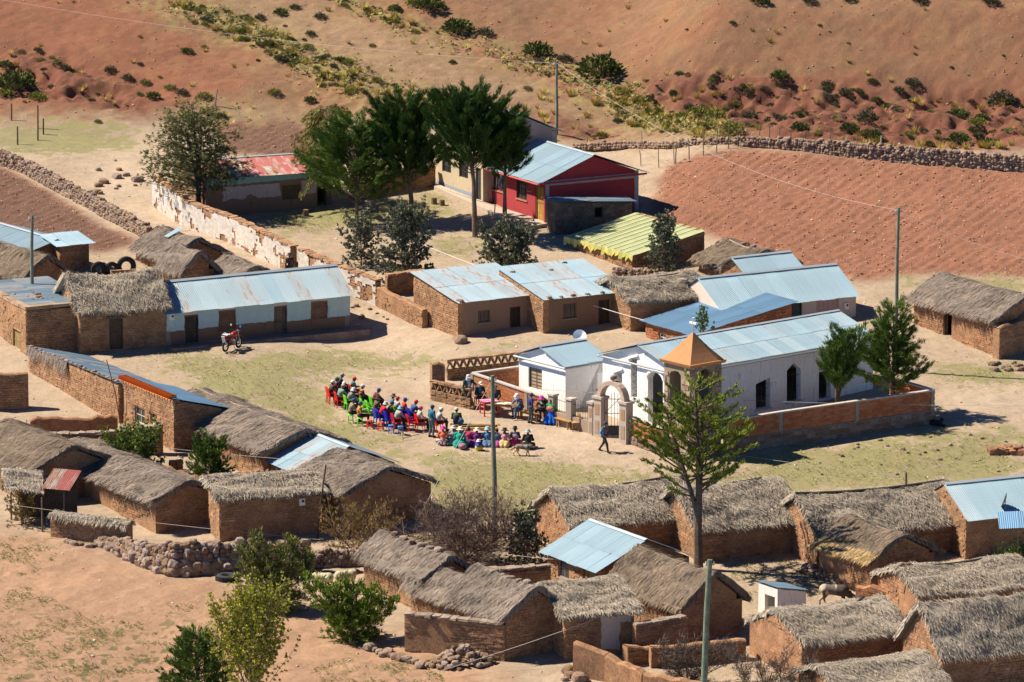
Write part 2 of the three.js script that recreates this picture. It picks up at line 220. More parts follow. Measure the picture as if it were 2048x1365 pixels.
{
  const xs = [], zs = []; for (let x = -300; x < -44; x += 16) xs.push(x); for (let x = -44; x < 44; x += 0.22) xs.push(x); for (let x = 44; x <= 300; x += 16) xs.push(x);
  for (let z = -400; z < -86; z += 14) zs.push(z); for (let z = -86; z < 62; z += 0.22) zs.push(z); for (let z = 62; z <= 190; z += 12) zs.push(z);
  const nx = xs.length, nz = zs.length, P = new Float32Array(nx * nz * 3), U = new Float32Array(nx * nz * 2), I = new Uint32Array((nx - 1) * (nz - 1) * 6);
  let q = 0; for (let k = 0; k < nz; k++) for (let i = 0; i < nx; i++) { const x = xs[i], z = zs[k], a = i + k * nx; P[3 * a] = x; P[3 * a + 1] = groundY(x, z) + (z < -190 ? (-190 - z) * 0.25 : 0); P[3 * a + 2] = z; U[2 * a] = (x - MX0) / (MX1 - MX0); U[2 * a + 1] = (z - MZ0) / (MZ1 - MZ0); if (i + 1 < nx && k + 1 < nz) { I[q++] = a; I[q++] = a + nx; I[q++] = a + 1; I[q++] = a + 1; I[q++] = a + nx; I[q++] = a + nx + 1; } }
  const g = new THREE.BufferGeometry(); g.setAttribute('position', new THREE.BufferAttribute(P, 3)); g.setAttribute('uv', new THREE.BufferAttribute(U, 2)); g.setIndex(new THREE.BufferAttribute(I, 1)); g.computeVertexNormals();
  const C = { dirt: [0.56, 0.435, 0.315], front: [0.52, 0.315, 0.195], pale: [0.66, 0.52, 0.39], grass: [0.3, 0.29, 0.1], lush: [0.17, 0.22, 0.05], weed: [0.13, 0.135, 0.04], field: [0.37, 0.16, 0.092], dark: [0.2, 0.1, 0.065], hill: [0.31, 0.16, 0.083], tan: [0.38, 0.25, 0.145], red: [0.31, 0.12, 0.06], cut: [0.2, 0.065, 0.04], straw: [0.4, 0.32, 0.12] };
  const mixc = (a, b, t) => [lerp(a[0], b[0], t), lerp(a[1], b[1], t), lerp(a[2], b[2], t)];
  const map = tex(2048, 2048, (u, v) => {
    const x0 = MX0 + u * (MX1 - MX0), z0 = MZ0 + v * (MZ1 - MZ0), w1 = fbm(x0 * 0.9, z0 * 0.9, 3) - 0.5, w2 = fbm(x0 * 0.9 + 50, z0 * 0.9 + 50, 3) - 0.5, x = x0 + w1 * 2.4, z = z0 + w2 * 3.4;
    const n1 = fbm(x0 * 0.33, z0 * 0.33, 3), n2 = fbm(x0 * 2.1 + 7, z0 * 2.1, 3), n3 = vn(x0 * 11, z0 * 8), n4 = vn(x0 * 4.2 + 31, z0 * 3.1);
    let c = mixc(C.dirt, C.front, mk('front', x, z)); c = mixc(c, C.pale, mk('pale', x, z) * 0.75);
    const hl = mk('hill', x, z); c = mixc(c, mixc(C.hill, C.red, smooth(0.45, 0.7, n1) * 0.45), hl);
    c = mixc(c, C.tan, mk('tan', x, z) * (0.6 + 0.5 * n2)); c = mixc(c, C.red, mk('red', x, z)); c = mixc(c, C.cut, mk('cut', x, z) * (0.45 + 0.55 * smooth(0.35, 0.6, n2)));
    const f = mk('field', x0 + w1 * 0.6, z0 + w2 * 0.6); c = mixc(c, C.field, f); c = mixc(c, C.dark, mk('dark', x0 + w1 * 0.6, z0 + w2 * 0.6));
    const gr = mk('grass', x, z), gg = smooth(0.3, 0.56, gr * 0.8 + 0.75 * (n2 - 0.5) + 0.55 * (n1 - 0.5)); c = mixc(c, mixc(C.grass, C.lush, smooth(0.54, 0.74, n1) * 0.5 * gr), gg * (0.5 + 0.5 * n3) * (gr > 0.01 ? 1 : 0.0));
    const wd = mk('weed', x, z); c = mixc(c, C.weed, wd * smooth(0.58, 0.72, n4 * 0.55 + n2 * 0.5) * 0.85);
    const hg = mk('green', x, z); c = mixc(c, C.straw, hg * smooth(0.4, 0.62, n2 * 0.6 + n4 * 0.4) * 0.9); c = mixc(c, C.lush, hg * smooth(0.55, 0.68, n4) * 0.5);
    if (hl > 0.01) c = mixc(c, C.straw, hl * 0.12 * smooth(0.56, 0.72, fbm(x0 * 0.6 + 80, z0 * 0.6, 3)));
    const k = 0.69 * (0.8 + 0.28 * n1 + 0.3 * (n2 - 0.5) + 0.22 * (n3 - 0.5)); return [sr(c[0] * k), sr(c[1] * k), sr(c[2] * k)];
  }, true, false);
  const bump = T_earthB.clone(); bump.repeat.set(40, 70); bump.needsUpdate = true;
  struct('ground', g, mat({ map, bumpMap: bump, bumpScale: 0.06, roughness: 1 }));
}

// ---------------------------------------------------------------- builders for walls, roofs, doors, windows
const UP = V(0, 1, 0);
const jit = (c, a = 0.12) => { const k = 1 + rr(-a, a), w = rr(-a, a) * 0.25; return [c[0] * k * (1 + w), c[1] * k, c[2] * k * (1 - w)]; };
// a slab of wall: outline in (u along D, v up), holes, thickness inward
function slab(O, D, inw, outline, holes, th, color, round = 0) {
  const sh = new THREE.Shape(outline.map(([u, v]) => new THREE.Vector2(u, v)));
  for (const h of holes) sh.holes.push(new THREE.Path(h.map(([u, v]) => new THREE.Vector2(u, v))));
  let g = new THREE.ExtrudeGeometry(sh, { depth: th, bevelEnabled: round > 0, bevelSize: round, bevelThickness: round, bevelSegments: 2, bevelOffset: -round, steps: 1 });
  const Z = D.clone().cross(UP), sgn = Z.dot(inw) > 0 ? 0 : -th;
  g.translate(0, 0, sgn); g = plainGeo(g);
  const m = new THREE.Matrix4().makeBasis(D, UP, Z).setPosition(O); g.applyMatrix4(m); tint(g, color); return boxUV(g, 2);
}
function bricksOn(mb, O, D, N, len, top, holes, color, o = {}) {
  const bw = o.bw ?? 0.4, bh = o.bh ?? 0.125, gap = 0.022, seedo = rr(0, 90);
  for (let v = -0.5, r = 0; v < 6; v += bh, r++) {
    for (let u = -(r % 2) * bw / 2 + rr(-0.05, 0.05); u < len; ) {
      const w = bw * rr(0.75, 1.12), u0 = Math.max(0, u) + gap / 2, u1 = Math.min(len, u + w) - gap / 2; u += w;
      if (u1 - u0 < 0.05) continue; const um = (u0 + u1) / 2, v1 = v + bh - gap;
      if (v1 > Math.min(top(u0), top(u1)) - 0.02) continue;
      if (holes.some(([a, b, c, d]) => u1 > a - 0.02 && u0 < b + 0.02 && v1 > c && v < d)) continue;
      if (fbm(um * 0.55 + seedo, v * 0.8 + seedo, 3) > (o.bare ?? 0.62)) continue;
      const pr = rr(0.008, 0.036); mb.col(jit(color, 0.2));
      mb.box(O.clone().addScaledVector(D, um).addScaledVector(UP, v + (bh - gap) / 2 + rr(-0.008, 0.008)).addScaledVector(N, pr / 2), D.clone().multiplyScalar((u1 - u0) / 2), V(0, (bh - gap) / 2, 0), N.clone().multiplyScalar(pr / 2 + 0.01), 0.007, 5);
    }
  }
}
// corrugated sheets over a slope: O eave corner, E along the eave, U up the slope
const sheetCache = {};
function sheetGeo(w, l) {
  const k = w.toFixed(2) + '|' + l.toFixed(2); if (sheetCache[k]) return sheetCache[k];
  const n = Math.round(w / 0.1) * 4, ny = 4, P = [], U = [], I = [];
  for (let j = 0; j <= ny; j++) for (let i = 0; i <= n; i++) { P.push(i / n * w, j / ny * l, 0.016 * Math.sin(i / n * Math.round(w / 0.1) * 6.28318)); U.push(i / n, j / ny * l / 2.6); }
  for (let j = 0; j < ny; j++) for (let i = 0; i < n; i++) { const a = i + j * (n + 1); I.push(a, a + 1, a + n + 2, a, a + n + 2, a + n + 1); }
  const g = new THREE.BufferGeometry(); g.setAttribute('position', new THREE.Float32BufferAttribute(P, 3)); g.setAttribute('uv', new THREE.Float32BufferAttribute(U, 2)); g.setIndex(I); g.computeVertexNormals(); return sheetCache[k] = g;
}
function sheets(parent, O, E, U, kind) {
  const e = E.clone().normalize(); U = U.clone().addScaledVector(e, -U.dot(e)); const el = E.length(), ul = U.length(), u = U.clone().normalize(), n = e.clone().cross(u).normalize(); if (n.y < 0) n.negate();
  const ne = Math.max(1, Math.round(el / 0.82)), rows = Math.max(1, Math.ceil(ul / 3.0)), w = el / ne + 0.05, l = ul / rows + (rows > 1 ? 0.12 : 0), g = sheetGeo(w, l), kinds = Array.isArray(kind) ? kind : [kind];
  for (let j = 0; j < rows; j++) for (let i = 0; i < ne; i++) {
    const kd = kinds[kinds.length === ne * rows ? i + j * ne : Math.floor(R() * kinds.length)];
    const m = part('roof_sheet', g, metal(kd, Math.floor(R() * 3)), parent);
    m.matrixAutoUpdate = true; const b = new THREE.Matrix4().makeBasis(e, u, e.clone().cross(u)); m.quaternion.setFromRotationMatrix(b); m.rotateZ(rr(-0.004, 0.004)); m.rotateY(rr(-0.006, 0.006));
    m.position.copy(O).addScaledVector(e, i / ne * el + rr(-0.008, 0.008)).addScaledVector(u, j * ul / rows - (rows > 1 && j ? 0.06 : 0) + rr(-0.03, 0.03)).addScaledVector(n, 0.03 + 0.006 * (i % 2) + 0.012 * j);
  }
}
// thatch: P(s,q) gives a point of the roof surface, s along the ridge 0..1, q from -1 (eave) over 0 (ridge) to 1 (eave)
const TH = { grey: [0.245, 0.2, 0.17], brown: [0.21, 0.16, 0.118], blond: [0.36, 0.31, 0.255], dark: [0.15, 0.115, 0.085] };
function thatch(parent, Pf, opts = {}) {
  const tone = TH[opts.tone ?? 'grey'], shag = opts.shag ?? 0.35, q0 = opts.q0 ?? -1, q1 = opts.q1 ?? 1, thk = opts.thick ?? 0.2, so = rr(0, 50);
  const len = Pf(0, q0).distanceTo(Pf(1, q0)), wid = Pf(0.5, q0).distanceTo(Pf(0.5, (q0 + q1) / 2)) + Pf(0.5, q1).distanceTo(Pf(0.5, (q0 + q1) / 2));
  const ax = Pf(1, q0).sub(Pf(0, q0)).normalize(), ns = Math.max(6, Math.round(len / 0.3)), nq = Math.max(8, Math.round(wid / 0.25));
  const lump = (s, q) => 0.32 * (fbm(s * len * 0.8 + so, q * 4 + so, 3) - 0.5) + 0.05 * (fbm(s * len * 3 + so, q * 9, 2) - 0.5);
  const nrm = (s, q) => { const d = Pf(s, Math.min(q1, q + 0.03)).sub(Pf(s, Math.max(q0, q - 0.03))).normalize(), n = d.cross(ax); if (n.y < 0) n.negate(); return n.normalize(); };
  const core = new MB(), pt = (i, j, k) => { const s = i / ns, q = lerp(q0, q1, j / nq), p = Pf(s, q); p.addScaledVector(nrm(s, q), k ? -thk : lump(s, q)); if (j === 0 || j === nq) p.y += rr(-0.02, 0.02); return p; };
  const A = [], B = []; for (let i = 0; i <= ns; i++) { A.push([]); B.push([]); for (let j = 0; j <= nq; j++) { A[i].push(pt(i, j, 0)); B[i].push(pt(i, j, 1)); } }
  for (let i = 0; i < ns; i++) for (let j = 0; j < nq; j++) { core.col(jit(tone.map((c) => c * 0.62), 0.2)); core.quad(A[i][j], A[i][j + 1], A[i + 1][j + 1], A[i + 1][j]); core.quad(B[i][j], B[i + 1][j], B[i + 1][j + 1], B[i][j + 1]); }
  for (let i = 0; i < ns; i++) for (const j of [0, nq]) core.quad(A[i][j], A[i + 1][j], B[i + 1][j], B[i][j]);
  for (let j = 0; j < nq; j++) for (const i of [0, ns]) core.quad(A[i][j], B[i][j], B[i][j + 1], A[i][j + 1]);
  const roof = part('roof', core.geo(), M.thatch, parent);
  const t = new MB(), N = Math.round(len * wid * (opts.dens ?? 210));
  const tuft = (p, dir, n, L, w, c) => {
    const side = dir.clone().cross(n).normalize().multiplyScalar(w / 2), m = p.clone().addScaledVector(dir, L * 0.55).addScaledVector(n, 0.018 + shag * 0.07 * R()), e = p.clone().addScaledVector(dir, L).addScaledVector(n, rr(-0.03, 0.01 + 0.13 * shag));
    t.col(c); t.quad(p.clone().sub(side), p.clone().add(side), m.clone().add(side), m.clone().sub(side)); t.col(c.map((x) => x * 1.06)); t.tri(m.clone().sub(side), m.clone().add(side), e);
  };
  const colr = (pt = 0.5) => { const k = R(); let c = k < 0.2 + 0.5 * smooth(0.55, 0.75, pt) ? tone.map((x) => x * 0.4) : k > 0.92 ? [tone[0] * 1.45, tone[1] * 1.38, tone[2] * 1.2] : tone; return jit(c, 0.22); };
  for (let i = 0; i < N; i++) {
    const s = R(), q = lerp(q0, q1, R()), n = nrm(s, q), sg = q < (opts.ridge ?? 0) ? -1 : 1, dn = Pf(s, clamp(q + 0.05 * sg, q0, q1)).sub(Pf(s, clamp(q - 0.05 * sg, q0, q1))).normalize();
    const dir = dn.addScaledVector(ax, rr(-1, 1) * (0.12 + shag * 0.55) + 0.25 * (fbm(s * len * 0.5 + so, q * 2, 2) - 0.5)).normalize(), p = Pf(s, q).addScaledVector(n, lump(s, q) + 0.012);
    const tn = 0.62 + 0.76 * fbm(s * len * 0.4 + so + 60, q * 1.6 + so, 3); let c = colr(fbm(s * len * 0.7 + so + 20, q * 3 + so, 3)).map((x) => x * tn); if (opts.fresh && Math.abs(q) > 0.72 && R() < 0.6) c = jit([0.5, 0.34, 0.12], 0.2);
    tuft(p, dir, n, rr(0.18, 0.55), rr(0.009, 0.03), c);
  }
  for (const q of [q0, q1]) { if (opts.noFringe === q) continue; const sg = q < 0 ? -1 : 1, F = Math.round(len * 34); for (let i = 0; i < F; i++) { const s = R(), n = nrm(s, q), dn = Pf(s, q).sub(Pf(s, q - sg * 0.06)).normalize(); const dir = dn.add(V(0, rr(-0.9, -0.1), 0)).addScaledVector(ax, rr(-0.35, 0.35)).normalize(); tuft(Pf(s, q).addScaledVector(n, rr(-thk, 0.02)), dir, n, rr(0.1, 0.27) * (0.6 + 0.9 * vn(s * len * 1.7 + so, 3)), rr(0.02, 0.05), opts.fresh && R() < 0.6 ? jit([0.5, 0.34, 0.12], 0.2) : colr()); } }
  for (const s of [0, 1]) { const F = Math.round(wid * 34), out = ax.clone().multiplyScalar(s ? 1 : -1); for (let i = 0; i < F; i++) { const q = lerp(q0, q1, R()), n = nrm(s, q); const dir = out.clone().multiplyScalar(0.25).add(V(0, rr(-0.9, -0.25), 0)).addScaledVector(Pf(s, Math.min(q1, Math.abs(q) + 0.05) * Math.sign(q || 1)).sub(Pf(s, q)).normalize(), rr(0, 0.9)).normalize(); const p = Pf(s, q).addScaledVector(n, rr(-thk, 0.03)); tuft(p, dir, out, rr(0.12, 0.3), rr(0.02, 0.05), colr()); } }
  stuff(part('straw', t.geo(), M.thatch, parent)); return roof;
}
// doors and windows set in a hole of a wall: local frame O + D*u + UP*v, N outward
function doorIn(parent, O, D, N, u0, u1, v0, v1, o = {}) {
  const d = new THREE.Group(); d.name = 'door'; parent.add(d); const c = o.col ?? [0.16, 0.1, 0.06], P = (u, v, n) => O.clone().addScaledVector(D, u).addScaledVector(UP, v).addScaledVector(N, n), w = u1 - u0, h = v1 - v0, fr = new MB().col(jit(c.map((x) => x * 0.85)));
  const bx = (mb, ua, ub, va, vb, na, nb) => mb.box(P((ua + ub) / 2, (va + vb) / 2, (na + nb) / 2), D.clone().multiplyScalar((ub - ua) / 2), V(0, (vb - va) / 2, 0), N.clone().multiplyScalar((nb - na) / 2));
  bx(fr, u0, u0 + 0.06, v0, v1 - 0.06, -0.16, -0.04); bx(fr, u1 - 0.06, u1, v0, v1 - 0.06, -0.16, -0.04); bx(fr, u0, u1, v1 - 0.06, v1, -0.16, -0.037); part('door_frame', fr.geo(), M.wood, d);
  if (o.open) { const a = D.clone().multiplyScalar(0.25).addScaledVector(N, -0.97), w0 = w - 0.13; part('door_leaf', new MB().col(jit(c, 0.2)).box(P(u0 + 0.07, (v0 + v1) / 2, -0.16).addScaledVector(a, w0 / 2), a.clone().multiplyScalar(w0 / 2), V(0, h / 2 - 0.06, 0), a.clone().cross(UP).multiplyScalar(0.02)).geo(), M.wood, d); return d; }
  const n = o.planks ?? 4; for (let i = 0; i < n; i++) { const a = u0 + 0.065 + (w - 0.13) * i / n, b = u0 + 0.065 + (w - 0.13) * (i + 1) / n - 0.012; part('plank', bx(new MB().col(jit(c, 0.25)), a, b, v0 + 0.02, v1 - 0.065, -0.15 + rr(0, 0.01), -0.1 + rr(0, 0.01)).geo(), o.metal ? M.plain : M.wood, d); }
  part('rail', bx(new MB().col(jit(c.map((x) => x * 0.8))), u0 + 0.07, u1 - 0.07, v0 + h * 0.52, v0 + h * 0.58, -0.1, -0.08).geo(), M.wood, d); return d;
}
function windowIn(parent, O, D, N, u0, u1, v0, v1, o = {}) {
  const d = new THREE.Group(); d.name = 'window'; parent.add(d); const c = o.col ?? [0.14, 0.09, 0.06], P = (u, v, n) => O.clone().addScaledVector(D, u).addScaledVector(UP, v).addScaledVector(N, n);
  const bx = (mb, ua, ub, va, vb, na, nb) => mb.box(P((ua + ub) / 2, (va + vb) / 2, (na + nb) / 2), D.clone().multiplyScalar((ub - ua) / 2), V(0, (vb - va) / 2, 0), N.clone().multiplyScalar((nb - na) / 2));
  if (o.blocked) { part('mud_infill', bx(new MB().col(o.blocked), u0, u1, v0, v1, -0.2, -0.05).geo(2), M.adobe, d); return d; }
  const nx = o.nx ?? 2, ny = o.ny ?? 2, f = 0.05, dp = -0.14; const fr = new MB().col(c); bx(fr, u0, u0 + f, v0, v1, dp, dp + 0.07); bx(fr, u1 - f, u1, v0, v1, dp, dp + 0.07); bx(fr, u0 + f, u1 - f, v1 - f, v1, dp, dp + 0.068); bx(fr, u0 + f, u1 - f, v0, v0 + f, dp, dp + 0.068);
  for (let i = 1; i < nx; i++) { const u = lerp(u0, u1, i / nx); bx(fr, u - 0.015, u + 0.015, v0 + f, v1 - f, dp, dp + 0.05); } for (let i = 1; i < ny; i++) { const v = lerp(v0, v1, i / ny); bx(fr, u0 + f, u1 - f, v - 0.015, v + 0.015, dp, dp + 0.047); }
  part('window_frame', fr.geo(), M.plain, d);
  for (let i = 0; i < nx; i++) for (let j = 0; j < ny; j++) part('pane', bx(new MB(), lerp(u0, u1, i / nx) + 0.02, lerp(u0, u1, (i + 1) / nx) - 0.02, lerp(v0, v1, j / ny) + 0.02, lerp(v0, v1, (j + 1) / ny) - 0.02, dp + 0.015, dp + 0.025).geo(), o.paneMat ?? M.glass, d);
  if (o.sill !== 0) part('sill', bx(new MB().col(o.sill ?? [0.4, 0.3, 0.22]), u0 - 0.06, u1 + 0.06, v0 - 0.07, v0 - 0.004, -0.18, 0.06).geo(), M.concrete, d);
  return d;
}
// ---- a house standing on its nearest corner: c ground pixel of that corner, lx / rx pixel columns of the far ends of its left and right faces
const houses = {};
function house(name, label, o) {
  const th = (o.th ?? 60) * Math.PI / 180, C = o.at ?? onG(...o.c), L = V(-Math.cos(th), 0, -Math.sin(th)), Rr = V(Math.sin(th), 0, -Math.cos(th));
  const ext = (D, px) => { let t = 4; for (let i = 0; i < 8; i++) { const a = S(C.clone().addScaledVector(D, t))[0], b = S(C.clone().addScaledVector(D, t + 0.1))[0]; t += (px - a) / ((b - a) / 0.1); } return Math.max(0.6, t); };
  const a = o.a ?? ext(L, o.lx), b = o.b ?? ext(Rr, o.rx), h = o.h ?? up(C, o.ty), rf = o.rf ?? 0.5, mode = o.axis ?? 'L', apexAt = C.clone().addScaledVector(mode === 'L' ? Rr : L, (mode === 'L' ? b : a) * rf), rise = o.apy ? Math.max(0.35, up(apexAt, o.apy) - h - (o.roof === 'thatch' ? 0.3 : 0.06)) : o.rise ?? 1;
  const Hf = (s, t) => mode === 'L' ? h + rise * (t / b < rf ? t / b / rf : (1 - t / b) / (1 - rf)) : mode === 'R' ? h + rise * (s / a < rf ? s / a / rf : (1 - s / a) / (1 - rf)) : mode === 's' ? h + rise * s / a : h + rise * t / b;
  const g = thing(name, label, o.cat ?? 'house', C, 0, o.group); const wallM = o.plaster ? M.plaster : M.adobe, wc = o.col ?? [0.47, 0.27, 0.145];
  const Z0 = V(0, 0, 0), info = { g, C, L, R: Rr, a, b, h, Hf, th, o }; const T = o.t ?? 0.32, fnd = o.fnd ?? 0.9;
  const faces = { L: [Z0, L, Rr.clone().negate(), a, (u) => Hf(u, 0)], R: [Z0, Rr, L.clone().negate(), b, (u) => Hf(0, u)], L2: [Rr.clone().multiplyScalar(b), L, Rr, a, (u) => Hf(u, b)], R2: [L.clone().multiplyScalar(a), Rr, L, b, (u) => Hf(a, u)] };
  const toUV = (f, px, py) => { const [O, D, N] = faces[f], p = hitPlane(px, py, O.clone().add(C), N).sub(C).sub(O); return [p.dot(D), p.y]; };
  info.toUV = toUV; info.faces = faces;
  const ops = { L: [], R: [], L2: [], R2: [] };
  for (const w of o.ops ?? []) {
    const f = w.f ?? 'L', [x0, y0, x1, y1] = w.px, A = toUV(f, x0, (y0 + y1) / 2)[0], B = toUV(f, x1, (y0 + y1) / 2)[0], mx = (x0 + x1) / 2; let u0 = Math.min(A, B), u1 = Math.max(A, B), v1 = toUV(f, mx, y0)[1], v0 = toUV(f, mx, y1)[1];
    const len = faces[f][3]; u0 = clamp(u0, 0.12, len - 0.3); u1 = clamp(u1, u0 + 0.2, len - 0.1); const topv = Math.min(faces[f][4](u0), faces[f][4](u1)) - 0.1; v1 = Math.min(v1, topv); v0 = Math.min(v0, v1 - 0.25); if (w.t === 'door') v0 = Math.max(-0.25, v0);
    ops[f].push({ ...w, u0, u1, v0, v1, poly: w.poly ? w.poly.map(([px, py]) => toUV(f, px, py)) : [[u0, v0], [u1, v0], [u1, v1], [u0, v1]] });
  }
  const bm = new MB(), dz = { L: 0, R: T, L2: 0, R2: T };
  for (const f of Object.keys(faces)) {
    if (o.noFace && o.noFace.includes(f)) continue;
    const [O, D, N, len, top] = faces[f], inset = dz[f]; const ns = f[0] === 'L' ? (mode === 'R') : (mode === 'L'); const out = [[inset, -fnd], [len - inset, -fnd]];
    const topPts = []; const nT = o.rough ? 14 : (ns ? 2 : 1); if (ns && !o.rough) topPts.push([len - inset, top(len - inset)], [len * rf, top(len * rf)], [inset, top(inset)]); else for (let i = 0; i <= nT; i++) { const u = lerp(len - inset, inset, i / nT); topPts.push([u, top(u) - (o.rough ?? 0) * R()]); }
    const dn = o.roof === 'none' ? 0 : 0.03; out.push(...topPts.map(([u, v]) => [u, v - dn]));
    const col = o['col' + f] ?? wc; part('wall', slab(O, D, N.clone().negate(), out, ops[f].map((w) => w.poly), T, col), o['plaster' + f] ? M.plaster : wallM, g);
    if ((f === 'L' || f === 'R') && !o.plaster && !o['plaster' + f]) bricksOn(bm, O, D, N, len, (u) => top(u) - 0.04, ops[f].map((w) => [w.u0, w.u1, w.v0, w.v1]).concat((o.panels ?? []).filter((q) => (q.f ?? 'L') === f && !q.over).map((q) => { const xs = (q.poly ?? [[q.px[0], q.px[1]], [q.px[2], q.px[3]]]).map(([x, y]) => toUV(f, x, y)), A = [Math.min(...xs.map((p) => p[0])), Math.min(...xs.map((p) => p[1]))], B = [Math.max(...xs.map((p) => p[0])), Math.max(...xs.map((p) => p[1]))]; return [Math.min(A[0], B[0]), Math.max(A[0], B[0]), Math.min(A[1], B[1]), Math.max(A[1], B[1])]; })), o.brick ?? wc, { bare: o.bare?.[f] ?? (f === 'L' ? 0.66 : 0.52), ...(o.bs ?? {}) });
    for (const w of ops[f]) {
      const ar = [g, O, D, N, w.u0, w.u1, w.v0, w.v1, w]; if (w.t === 'door') doorIn(...ar); else if (w.t === 'window') windowIn(...ar);;
      if (w.lintel) part('lintel', new MB().col(w.lintelCol ?? [0.2, 0.14, 0.1]).box(O.clone().addScaledVector(D, (w.u0 + w.u1) / 2).addScaledVector(UP, w.v1 + 0.06).addScaledVector(N, 0.02), D.clone().multiplyScalar((w.u1 - w.u0) / 2 + 0.15), V(0, 0.055, 0), N.clone().multiplyScalar(0.09), 0.01).geo(), M.wood, g);
    }
  }
  if (bm.p.length) stuff(part('adobe_bricks', bm.geo(2), M.adobe, g));
  for (const q of o.panels ?? []) {                                  // painted or plastered areas lying on a wall
    const f = q.f ?? 'L', [O, D, N] = faces[f]; let pts;
    if (q.poly) pts = q.poly.map(([x, y]) => toUV(f, x, y)); else { const [x0, y0, x1, y1] = q.px, A = toUV(f, x0, y1), B = toUV(f, x1, y0); pts = [[A[0], A[1]], [B[0], A[1]], [B[0], B[1]], [A[0], B[1]]]; }
    const rough = []; for (let i = 0; i < pts.length; i++) { const p0 = pts[i], p1 = pts[(i + 1) % pts.length], n = Math.max(2, Math.ceil(Math.hypot(p1[0] - p0[0], p1[1] - p0[1]) / 0.2)); for (let k = 0; k < n; k++) rough.push([lerp(p0[0], p1[0], k / n) + (q.ragged ?? 0.01) * rr(-1, 1), lerp(p0[1], p1[1], k / n) + (q.ragged ?? 0.01) * rr(-1, 1)]); }
    const hs = ops[f].filter((w) => rough.some(() => true) && w.u0 > Math.min(...pts.map((p) => p[0])) && w.u1 < Math.max(...pts.map((p) => p[0])) && w.v0 > Math.min(...pts.map((p) => p[1])) && w.v1 < Math.max(...pts.map((p) => p[1]))).map((w) => w.poly);
    part('plaster_panel', slab(O.clone().addScaledVector(N, 0.002 + (q.proud ?? 0.012)), D, N.clone().negate(), rough, hs, q.proud ?? 0.012, q.col), M.plaster, g, q.label);
  }
  // roof
  const oh = o.oh ?? 0.3, pos = (s, t) => L.clone().multiplyScalar(s).addScaledVector(Rr, t).setY(0);
  if (o.roof === 'metal') {
    const rg = new THREE.Group(); rg.name = 'roof'; g.add(rg); const ohe = o.ohe ?? oh, at = (s, t) => pos(s, t).setY(Hf(clamp(s, 0, a), clamp(t, 0, b)) + (mode === 'L' ? (t < 0 ? t * rise / b / rf : t > b ? -(t - b) * rise / b / (1 - rf) : 0) : mode === 'R' ? (s < 0 ? s * rise / a / rf : s > a ? -(s - a) * rise / a / (1 - rf) : 0) : mode === 's' ? (s < 0 ? s * rise / a : s > a ? (s - a) * rise / a : 0) : (t < 0 ? t * rise / b : t > b ? (t - b) * rise / b : 0)) + 0.03);
    const strip = (A, B, Cc, kd) => sheets(rg, A, B.clone().sub(A), Cc.clone().sub(A), kd);
    if (mode === 'L') { strip(at(-oh, -ohe), at(a + oh, -ohe), at(-oh, b * rf), o.kind); strip(at(a + oh, b + ohe), at(-oh, b + ohe), at(a + oh, b * rf), o.kind2 ?? o.kind); }
    else if (mode === 'R') { strip(at(-ohe, b + oh), at(-ohe, -oh), at(a * rf, b + oh), o.kind); strip(at(a + ohe, -oh), at(a + ohe, b + oh), at(a * rf, -oh), o.kind2 ?? o.kind); }
    else if (mode === 's') strip(at(-ohe, b + oh), at(-ohe, -oh), at(a + ohe, b + oh), o.kind); else strip(at(-oh, -ohe), at(a + oh, -ohe), at(-oh, b + ohe), o.kind);
    if ((mode === 'L' || mode === 'R') && o.ridgeCap !== 0) { const A = mode === 'L' ? at(-oh, b * rf) : at(a * rf, -oh), B = mode === 'L' ? at(a + oh, b * rf) : at(a * rf, b + oh), m = new MB().col([0.42, 0.5, 0.56]), n2 = mode === 'L' ? Rr : L, k = 0.16, dr = mode === 'L' ? rise / (b * rf) : rise / (a * rf); A.y += 0.09; B.y += 0.09; for (const s of [-1, 1]) { const e = n2.clone().multiplyScalar(s * k); e.y = -k * dr; m.quad(A, B, B.clone().add(e), A.clone().add(e)); } part('ridge_cap', m.geo(), M.ridge ??= vc({ roughness: 0.5, metalness: 0.4 }), rg); }
    info.roofAt = (s, t) => at(s, t).add(C);
    if (o.fascia) { const m = new MB().col(o.fascia); for (const [A, B] of [[at(-oh, -ohe), at(a + oh, -ohe)], [at(-oh, -oh), at(-oh, b + oh)]]) m.bar(A.clone().add(V(0, -0.06, 0)), B.clone().add(V(0, -0.06, 0)), 0.06, 0.06, 4); part('fascia', m.geo(), M.plain, rg); }
  } else if (o.roof === 'thatch') {
    const cv = o.round ?? 0.14, tk = o.thick ?? 0.2; let Pf;
    if (mode === 'L' || mode === 'R') { const W = mode === 'L' ? b : a, l = mode === 'L' ? a : b, ax = mode === 'L' ? L : Rr, cx = mode === 'L' ? Rr : L, sl = rise / (W * 0.5), sag = o.sag ?? rr(0.08, 0.2);
      Pf = (s, q) => { const x = (rf + q * (q < 0 ? rf : 1 - rf)) * W + q * (o.ohe ?? 0.35), y = h + rise + 0.08 + tk * 0.8 - rise * Math.pow(Math.abs(q), 1.0) * (1 + (o.ohe ?? 0.35) / (W * 0.5)) + cv * (1 - Math.pow(Math.abs(q), 2)) * rise * 0.6 - cv * rise * 0.5 * Math.pow(1 - Math.min(1, Math.abs(q) * 3), 2) - sag * Math.sin(Math.PI * s) * (1 - Math.abs(q) * 0.5) ; return ax.clone().multiplyScalar(lerp(-oh, l + oh, s)).addScaledVector(cx, x).setY(y); };
      info.roofAt = (s, t) => { const q = mode === 'L' ? (t / b - rf) / (t / b < rf ? rf : 1 - rf) : (s / a - rf) / (s / a < rf ? rf : 1 - rf), k = ((mode === 'L' ? s : t) + oh) / (l + 2 * oh); return Pf(k, q).add(C); };
